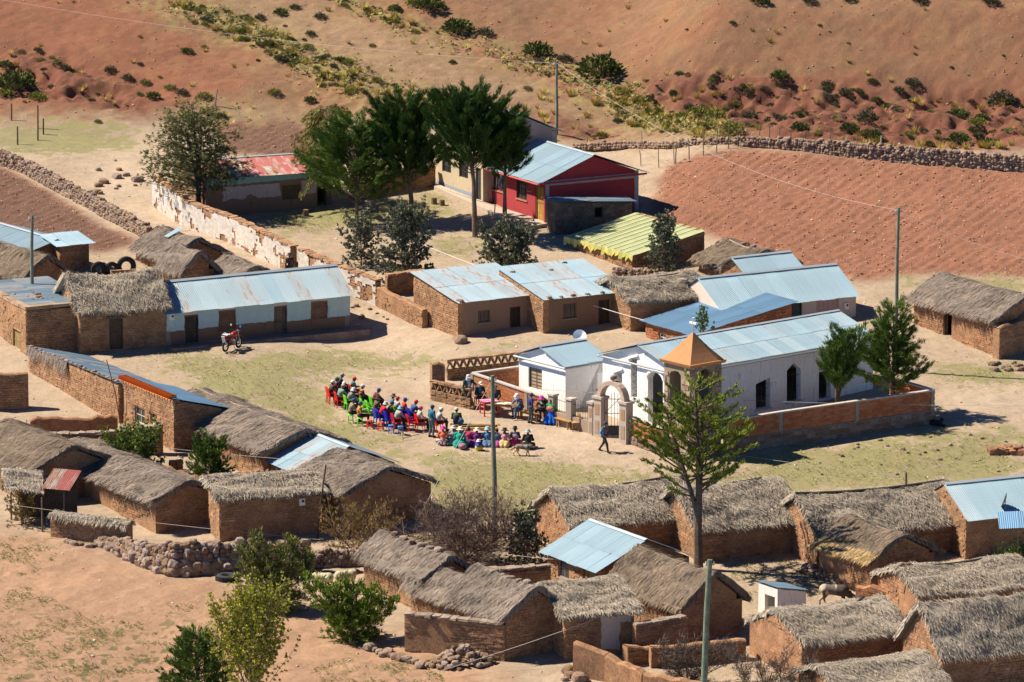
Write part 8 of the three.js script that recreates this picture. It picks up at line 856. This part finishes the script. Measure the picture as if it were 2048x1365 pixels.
roofPole(H.big, [[-0.3, H.big.b * 0.5], [H.big.a * 0.4, H.big.b * 0.52], [H.big.a + 0.2, H.big.b * 0.5]], 0.06, 'long pale pole along the ridge of the largest thatched house', [0.34, 0.28, 0.23]); roofPole(H.big, [[-0.1, H.big.b * 0.3], [H.big.a * 0.35, H.big.b * 0.34], [H.big.a * 0.68, H.big.b * 0.26]], 0.055, 'crooked pole lying below the ridge of the largest thatched house', [0.28, 0.22, 0.18]); roofPole(H.pole, [[H.pole.a / 2, -0.1], [H.pole.a / 2, H.pole.b * 0.5, 0.05], [H.pole.a / 2, H.pole.b + 0.1]], 0.09, 'thick black pole along the thatched ridge', [0.04, 0.035, 0.035]); roofPole(H.grA, [[H.grA.a / 2, H.grA.b * 0.3], [H.grA.a / 2, H.grA.b * 0.72, 0.08]], 0.07, 'dark pole on the ridge of the house behind the calf', [0.07, 0.06, 0.055]); roofPole(H.yel, [[H.yel.a * 0.4, H.yel.b * 0.24], [H.yel.a * 0.52, H.yel.b * 0.52]], 0.05, 'grey stick laid down the thatch with yellow eaves', [0.25, 0.21, 0.19]); roofPole(H.yel, [[H.yel.a * 0.52, H.yel.b * 0.52], [0, H.yel.b * 0.5], [-0.3, H.yel.b * 0.72]], 0.055, 'grey stick along the ridge of the thatch with yellow eaves', [0.24, 0.2, 0.18]); roofPole(H.fork, [[0.2, H.fork.b * 0.15], [1.0, H.fork.b * 0.4], [1.5, H.fork.b * 0.5], [H.fork.a / 2, H.fork.b * 0.82, 0.15]], 0.03, 'long forked branch lying across the thatch', [0.07, 0.06, 0.06], 0.07); roofPole(H.fork, [[0.45, H.fork.b * 0.36], [0.9, H.fork.b * 0.5], [1.5, H.fork.b * 0.52]], 0.03, 'side arm of the forked branch on the thatch', [0.07, 0.06, 0.06], 0.05); roofPole(H.shagB, [[0.8, H.shagB.b * 0.42], [1.4, H.shagB.b * 0.52], [1.9, H.shagB.b * 0.56]], 0.05, 'short black branch stuck in the shaggy thatch', [0.03, 0.028, 0.028]); roofPole(H.shagB, [[H.shagB.a / 2, H.shagB.b * 0.55], [H.shagB.a / 2, H.shagB.b * 0.85, 0.08]], 0.06, 'dark pole on the ridge of the shaggy thatch', [0.06, 0.05, 0.045]); roofPole(H.shagA, [[H.shagA.a / 2, H.shagA.b * 0.55], [H.shagA.a / 2, H.shagA.b * 0.9, 0.05]], 0.06, 'dark pole on the ridge of the long shaggy thatch', [0.06, 0.05, 0.045]); roofPole(H.tin, [[0.7, H.tin.b * 0.35], [1.4, H.tin.b * 0.38], [H.tin.a / 2, H.tin.b * 0.6], [H.tin.a / 2, H.tin.b * 0.9]], 0.04, 'curved stick on the thatch with the tin door', [0.2, 0.16, 0.13]); roofPole(H.ridgeb, [[0, H.ridgeb.b * 0.5], [H.ridgeb.a * 0.5, H.ridgeb.b * 0.47, 0.05], [H.ridgeb.a, H.ridgeb.b * 0.5]], 0.05, 'pale board along the ridge at the red field', [0.5, 0.4, 0.28]); roofPole(H.alone, [[0.5, H.alone.b * 0.5], [H.alone.a, H.alone.b * 0.5]], 0.06, 'dark pole on the ridge of the lone thatched hut', [0.12, 0.1, 0.09]);
for (let i = 0; i < 9; i++) { const t = H.stick.b * 0.5 * i / 9, p = H.stick.roofAt(H.stick.a, t), m = part(numbered('stick_end'), new MB().col([0.4, 0.32, 0.24]).bar(V(0, -0.05, 0), H.stick.L.clone().multiplyScalar(0.4).add(V(0, 0.08, 0)), 0.025, 0.02, 5).geo(), M.wood, scene); m.position.copy(p); tag(m, 'stick end poking out along the rake of the thatch', 'stick', 'stick ends along the thatch rake'); }
{ const p = H.patch.roofAt(H.patch.a * 0.55, H.patch.b * 0.34), m = part(numbered('metal_patch'), sheetGeo(0.5, 1.1), metal('clean', 0), scene); m.position.copy(p).add(V(0, 0.1, 0)); const u = H.patch.roofAt(H.patch.a * 0.55, H.patch.b * 0.5).sub(H.patch.roofAt(H.patch.a * 0.55, H.patch.b * 0.2)).normalize(), e = H.patch.L.clone(); m.quaternion.setFromRotationMatrix(new THREE.Matrix4().makeBasis(e, u, e.clone().cross(u))); tag(m, 'strip of shiny metal laid on the thatch by the tyres', 'metal sheet'); }
// orange eave tiles
{ const { g, L, R: Rr, a, Hf } = H.orange, ti = new THREE.CylinderGeometry(0.11, 0.13, 0.5, 10, 1, true, 0, Math.PI); ti.rotateX(Math.PI / 2 ); for (let i = 0; i < 20; i++) { const m = part('eave_tile', ti, M.tile ??= mat({ color: lin(0.8, 0.24, 0.04), roughness: 0.7, side: THREE.DoubleSide }), g); m.position.copy(L).multiplyScalar(a * (i + 0.5) / 20).add(V(0, Hf(0, 0) + 0.1, 0)).addScaledVector(Rr, 0.02); m.quaternion.setFromRotationMatrix(new THREE.Matrix4().makeBasis(L, UP, Rr)); m.rotateZ(Math.PI / 2 * 0); } }
// hanging straw on the fringed wall
{ const { g, L, R: Rr, a, h } = H.fringe, t = new MB(); for (let i = 0; i < 900; i++) { const u = a * rr(0.55, 1.0), p = L.clone().multiplyScalar(u).add(V(0, h + rr(-0.02, 0.1), 0)).addScaledVector(Rr, -rr(0.04, 0.14)), d = V(0, -1, 0).addScaledVector(Rr, -rr(0.05, 0.5)).addScaledVector(L, rr(-0.3, 0.1)).normalize(), s = L.clone().multiplyScalar(0.014), l = rr(0.2, 0.7) * (0.5 + vn(u * 2, 1)); t.col(jit([0.24, 0.19, 0.16], 0.3)); t.tri(p.clone().sub(s), p.clone().add(s), p.clone().addScaledVector(d, l)); } stuff(part('hanging_straw', t.geo(), M.thatch, g)); }
// parapets, ledge, meters, dishes
{ const { g, L, R: Rr, a, b, h } = H.para; for (const [o, D, N, len] of [[V(0, 0, 0), L, Rr, a], [V(0, 0, 0), Rr, L, b], [Rr.clone().multiplyScalar(b), L, Rr, a * 0.5]]) for (let u = 0; u < len; ) { const w = rr(1.0, 1.8); part('parapet', new MB().col(jit([0.52, 0.37, 0.25], 0.1)).box(o.clone().addScaledVector(D, u + w / 2).add(V(0, h + 0.1 + rr(-0.03, 0.03), 0)).addScaledVector(N, 0.16 * (o.lengthSq() > 1 ? -1 : 1)), D.clone().multiplyScalar(w / 2), V(0, 0.09, 0), N.clone().multiplyScalar(0.2), 0.03).geo(2), M.adobe, g); u += w; } }
{ const { g, L, R: Rr, b } = H.blue; part('stone_ledge', new MB().col([0.34, 0.25, 0.2]).box(Rr.clone().multiplyScalar(b / 2 + 0.3).addScaledVector(L, -0.55).add(V(0, -0.32, 0)), Rr.clone().multiplyScalar(b / 2 + 0.4), V(0, 0.4, 0), L.clone().multiplyScalar(0.55), 0.04).geo(2), M.stone, g); }
function meter(h, f, px, py) { const [O, D, N] = h.faces[f], [u, v] = h.toUV(f, px, py), P = O.clone().addScaledVector(D, u).add(V(0, v, 0)).addScaledVector(N, 0.06), g = thing('electric_meter', 'white electric meter box on the ' + { blue: 'faded blue wall', meter: 'dark mud wall under thatch', pink: 'pink house wall' }[h.o.id], 'meter', P.clone().add(h.C)); part('case', new MB().col([0.75, 0.74, 0.72]).box(V(0, 0, 0), D.clone().multiplyScalar(0.14), V(0, 0.17, 0), N.clone().multiplyScalar(0.06)).geo(), M.plain, g); part('dial', new MB().col([0.03, 0.03, 0.03]).box(D.clone().multiplyScalar(0.03).add(V(0, 0.05, 0)).addScaledVector(N, 0.065), D.clone().multiplyScalar(0.06), V(0, 0.06, 0), N.clone().multiplyScalar(0.01)).geo(), M.plain, g); }
meter(H.blue, 'R', 342, 634); meter(H.meter, 'R', 603, 1004); meter(H.pink, 'R', 1692, 612);
function dish(label, base, py, r, dir, col) { const p = base, g = thing('satellite_dish', label, 'satellite dish', p), pts = []; for (let i = 0; i <= 8; i++) pts.push(new THREE.Vector2(r * i / 8, 0.3 * r * (i / 8) ** 2)); const d = part('reflector', tint(plainGeo(new THREE.LatheGeometry(pts, 24)), col), M.plain, g); d.position.y = py; d.quaternion.setFromUnitVectors(UP, V(...dir).normalize()); part('mast', new MB().col([0.3, 0.3, 0.3]).bar(V(0, 0, 0), V(0, py, 0), 0.02).bar(V(0, py, 0), V(...dir).normalize().multiplyScalar(r * 0.9).add(V(0, py, 0)), 0.008).geo(), M.plain, g); }
dish('dark satellite dish on the striped metal roof', H.dish.roofAt(0.2, H.dish.b * 0.46), 0.45, 0.38, [-0.9, 0.35, -0.1], [0.16, 0.2, 0.24]); dish('white satellite dish where the white house meets the chapel', H.annex.roofAt(H.annex.a * 0.6, H.annex.b + 0.1), 0.25, 0.36, [0.1, 0.6, 0.9], [0.8, 0.82, 0.84]);
// ---------------------------------------------------------------- sheds and small things on the ground
{ const p = onG(80, 1060), g = thing('lean_to_shed', 'open lean-to shed on posts with straw and a rusty sheet for a roof', 'shed', p); const q = [[22, 1040], [84, 1062], [128, 1050], [62, 1030]].map(([x, y]) => onG(x, y).sub(p)); q.forEach((v) => part('post', new MB().col([0.22, 0.16, 0.12]).bar(v.clone().add(V(0, -0.2, 0)), v.clone().setY(q[1].y + 1.7 + v.x * 0.05), 0.05, 0.04, 7).geo(1), M.wood, g)); const y = q[1].y + 1.8, A = V(q[0].x - 0.3, y + 0.1, q[0].z + 0.6), B = V(q[2].x + 0.2, y, q[2].z + 0.4), up_ = V(-0.2, 0.55, -2.2); thatch(g, (s, qq) => A.clone().lerp(B, s * 0.62).addScaledVector(up_, (qq + 1) / 2), { tone: 'blond', shag: 0.6, ridge: 9, thick: 0.1 }); sheets(g, A.clone().lerp(B, 0.6).add(V(0, 0.12, 0)), B.clone().sub(A).multiplyScalar(0.42), up_, ['rusty', 'red']); part('back_wall', new MB().col([0.12, 0.08, 0.06]).box(q[3].clone().add(q[2]).multiplyScalar(0.5).add(V(0, 0.7, -0.6)), V(1.4, 0, 0), V(0, 1.2, 0), V(0, 0, 0.12)).geo(2), M.adobe, g); }
{ const p = onG(2035, 1168), g = thing('small_porch', 'small blue metal porch roof on a bamboo post at the frame edge', 'porch', p); for (const dx of [0, 1.6]) part('post', new MB().col([0.5, 0.33, 0.12]).bar(V(dx, -0.2, 0), V(dx, up(p, 1060), 0), 0.035).geo(), M.wood, g); const h = up(p, 1058); sheets(g, V(-0.9, h, 0.2), V(2.8, 0.15, 0.1), V(0.3, 0.45, -1.6), 'blue'); }
for (const [x, y, s] of [[846, 414, 0.3], [868, 408, 0.34], [884, 411, 0.32], [611, 432, 0.36]]) { const m = part(numbered('tree_stump'), tint(plainGeo(new THREE.CylinderGeometry(s * 0.5, s * 0.55, s * 1.1, 12)), [0.3, 0.19, 0.11]), M.bark, scene); m.position.copy(onG(x, y)).add(V(0, s * 0.5, 0)); tag(m, x === 611 ? 'single sawn stump seat before the old classroom' : 'sawn stump seat in the school yard near the walkway', 'stump', x === 611 ? null : 'stump seats in the school yard'); }
function boulder(label, x, y, s, group) { const m = part(numbered('boulder'), stoneG[Math.floor(R() * 6)], stoneM[Math.floor(R() * 6)], scene), p = onG(x, y); m.position.copy(p).add(V(0, s * 0.22, 0)); m.scale.set(s * 1.25, s * 0.8, s); m.rotation.y = rr(0, 6.28); tag(m, label, 'boulder', group); }
boulder('pale boulder at the front corner of the long tan house', 920, 686, 0.75); for (const [x, y, s] of [[1140, 1355, 0.5], [1158, 1362, 0.7], [1135, 1345, 0.6], [1130, 1362, 0.3]]) boulder('pink boulder before the lit rounded wall', x, y, s, 'boulders before the rounded wall'); for (let i = 0; i < 16; i++) boulder('fallen stone below the ruined wall by the lone hut', rr(1985, 2045), rr(725, 745), rr(0.18, 0.45), 'stones below the ruined wall'); for (let i = 0; i < 26; i++) boulder('stone lying on the grass beyond the chapel wall', rr(1640, 2040), rr(870, 955), rr(0.1, 0.24), 'stones on the grass by the chapel'); for (let i = 0; i < 14; i++) boulder('stone on the dirt ramp above the whitewashed wall', rr(190, 300), rr(320, 390), rr(0.2, 0.6), 'stones on the dirt ramp'); for (let i = 0; i < 12; i++) boulder('stone at the foot of the bank by the green hedge', 740 + i * 9, 1302 + i * 3 + rr(-4, 4), rr(0.25, 0.55), 'stones below the hedge'); for (let i = 0; i < 10; i++) boulder('stone at the road edge below the bare adobe wall', rr(700, 790), rr(612, 640), rr(0.12, 0.3), 'stones at the road edge'); for (let i = 0; i < 30; i++) boulder('loose stone along the left front yard wall', 130 + i * 8, 1084 + i * 1.6 + rr(-5, 5), rr(0.16, 0.4), 'stones by the left front yard');
{ const p = onG(205, 905), g = thing('straw_heap', 'yellow straw heap in the left yard behind the green bush', 'straw heap', p); thatch(g, (s, q) => V(lerp(-0.9, 0.9, s), 0.55 * Math.sin(Math.PI * clamp(s, 0.04, 0.96)) * (1 - q * q) + 0.35, q * 0.7), { tone: 'blond', shag: 1, thick: 0.5, fresh: 0, dens: 190 }); g.children.forEach((c) => { const a = c.geometry.attributes.color; for (let i = 0; i < a.count; i++) a.setXYZ(i, a.getX(i) * 0.95, a.getY(i) * 0.85, a.getZ(i) * 0.5); }); }
// brush fence and yard clutter
{ const a = onG(800, 1098), b = onG(1075, 1100), g = thing('brush_fence', 'heap of dry cut branches piled as a fence before the square', 'fence', a), m = new MB(); for (let i = 0; i < 420; i++) { const t = R(), p = a.clone().lerp(b, t).sub(a).add(V(rr(-0.3, 0.3), rr(0, 0.75), rr(-0.4, 0.4))), d = V(rr(-1, 1), rr(-0.25, 0.5), rr(-0.5, 0.5)).normalize(), l = rr(0.4, 1.3), e = p.clone().addScaledVector(d, l); m.col(jit([0.24, 0.16, 0.12], 0.35)); m.bar(p, e, 0.014, 0.006, 3, false); for (let k = 0; k < 3; k++) { const q = p.clone().lerp(e, rr(0.3, 0.9)); m.bar(q, q.clone().add(V(rr(-0.25, 0.25), rr(-0.05, 0.3), rr(-0.2, 0.2))), 0.007, 0.004, 3, false); } } stuff(part('branches', m.geo(), M.bark, g)); }
for (const [x, y, n] of [[330, 872, 5], [338, 876, 4]]) { const p = onG(x, y); for (let i = 0; i < n; i++) { const m = part(numbered('leaning_stick'), new MB().col(jit([0.55, 0.5, 0.45], 0.15)).bar(V(0, -0.05, 0), V(rr(-0.4, -0.15), rr(0.8, 1.5), rr(-0.3, -0.1)), 0.03, 0.022, 6).geo(), M.wood, scene); m.position.copy(p).add(V(i * 0.13, 0, rr(-0.1, 0.1))); tag(m, 'pale stick leaning by the orange edged house', 'stick', 'sticks by the orange edged house'); } }
for (const [label, x, y, w, h] of [['short stack of adobe bricks beside the green yard bush', 348, 948, 0.5, 0.7], ['short stack of adobe bricks beside the tractor tyres', 240, 560, 1.1, 0.5]]) { const p = onG(x, y), g = thing('brick_stack', label, 'bricks', p, rr(0, 0.5)); for (let v = 0; v < h; v += 0.12) for (let u = 0; u < w; u += 0.36) part('adobe_brick', new MB().col(jit([0.5, 0.3, 0.17], 0.15)).abox(u - w / 2 + 0.17, v + 0.055, rr(-0.04, 0.04), 0.34, 0.105, 0.2, 0.012).geo(2), M.adobe, g); }
{ const p = onG(2020, 905), g = thing('eroded_gully', 'small eroded earth step with dark underside at the grass edge', 'gully', p), m = new MB(); for (let i = 0; i < 26; i++) { const x = -0.9 + i * 0.12; m.col(jit([0.4, 0.2, 0.11], 0.25)); m.abox(x, rr(0, 0.1), rr(-0.3, 0.3), rr(0.2, 0.5), rr(0.2, 0.4), rr(0.3, 0.7), 0.1); } part('earth_step', m.geo(2), M.adobe, g); }
renderer.render(scene, camera);
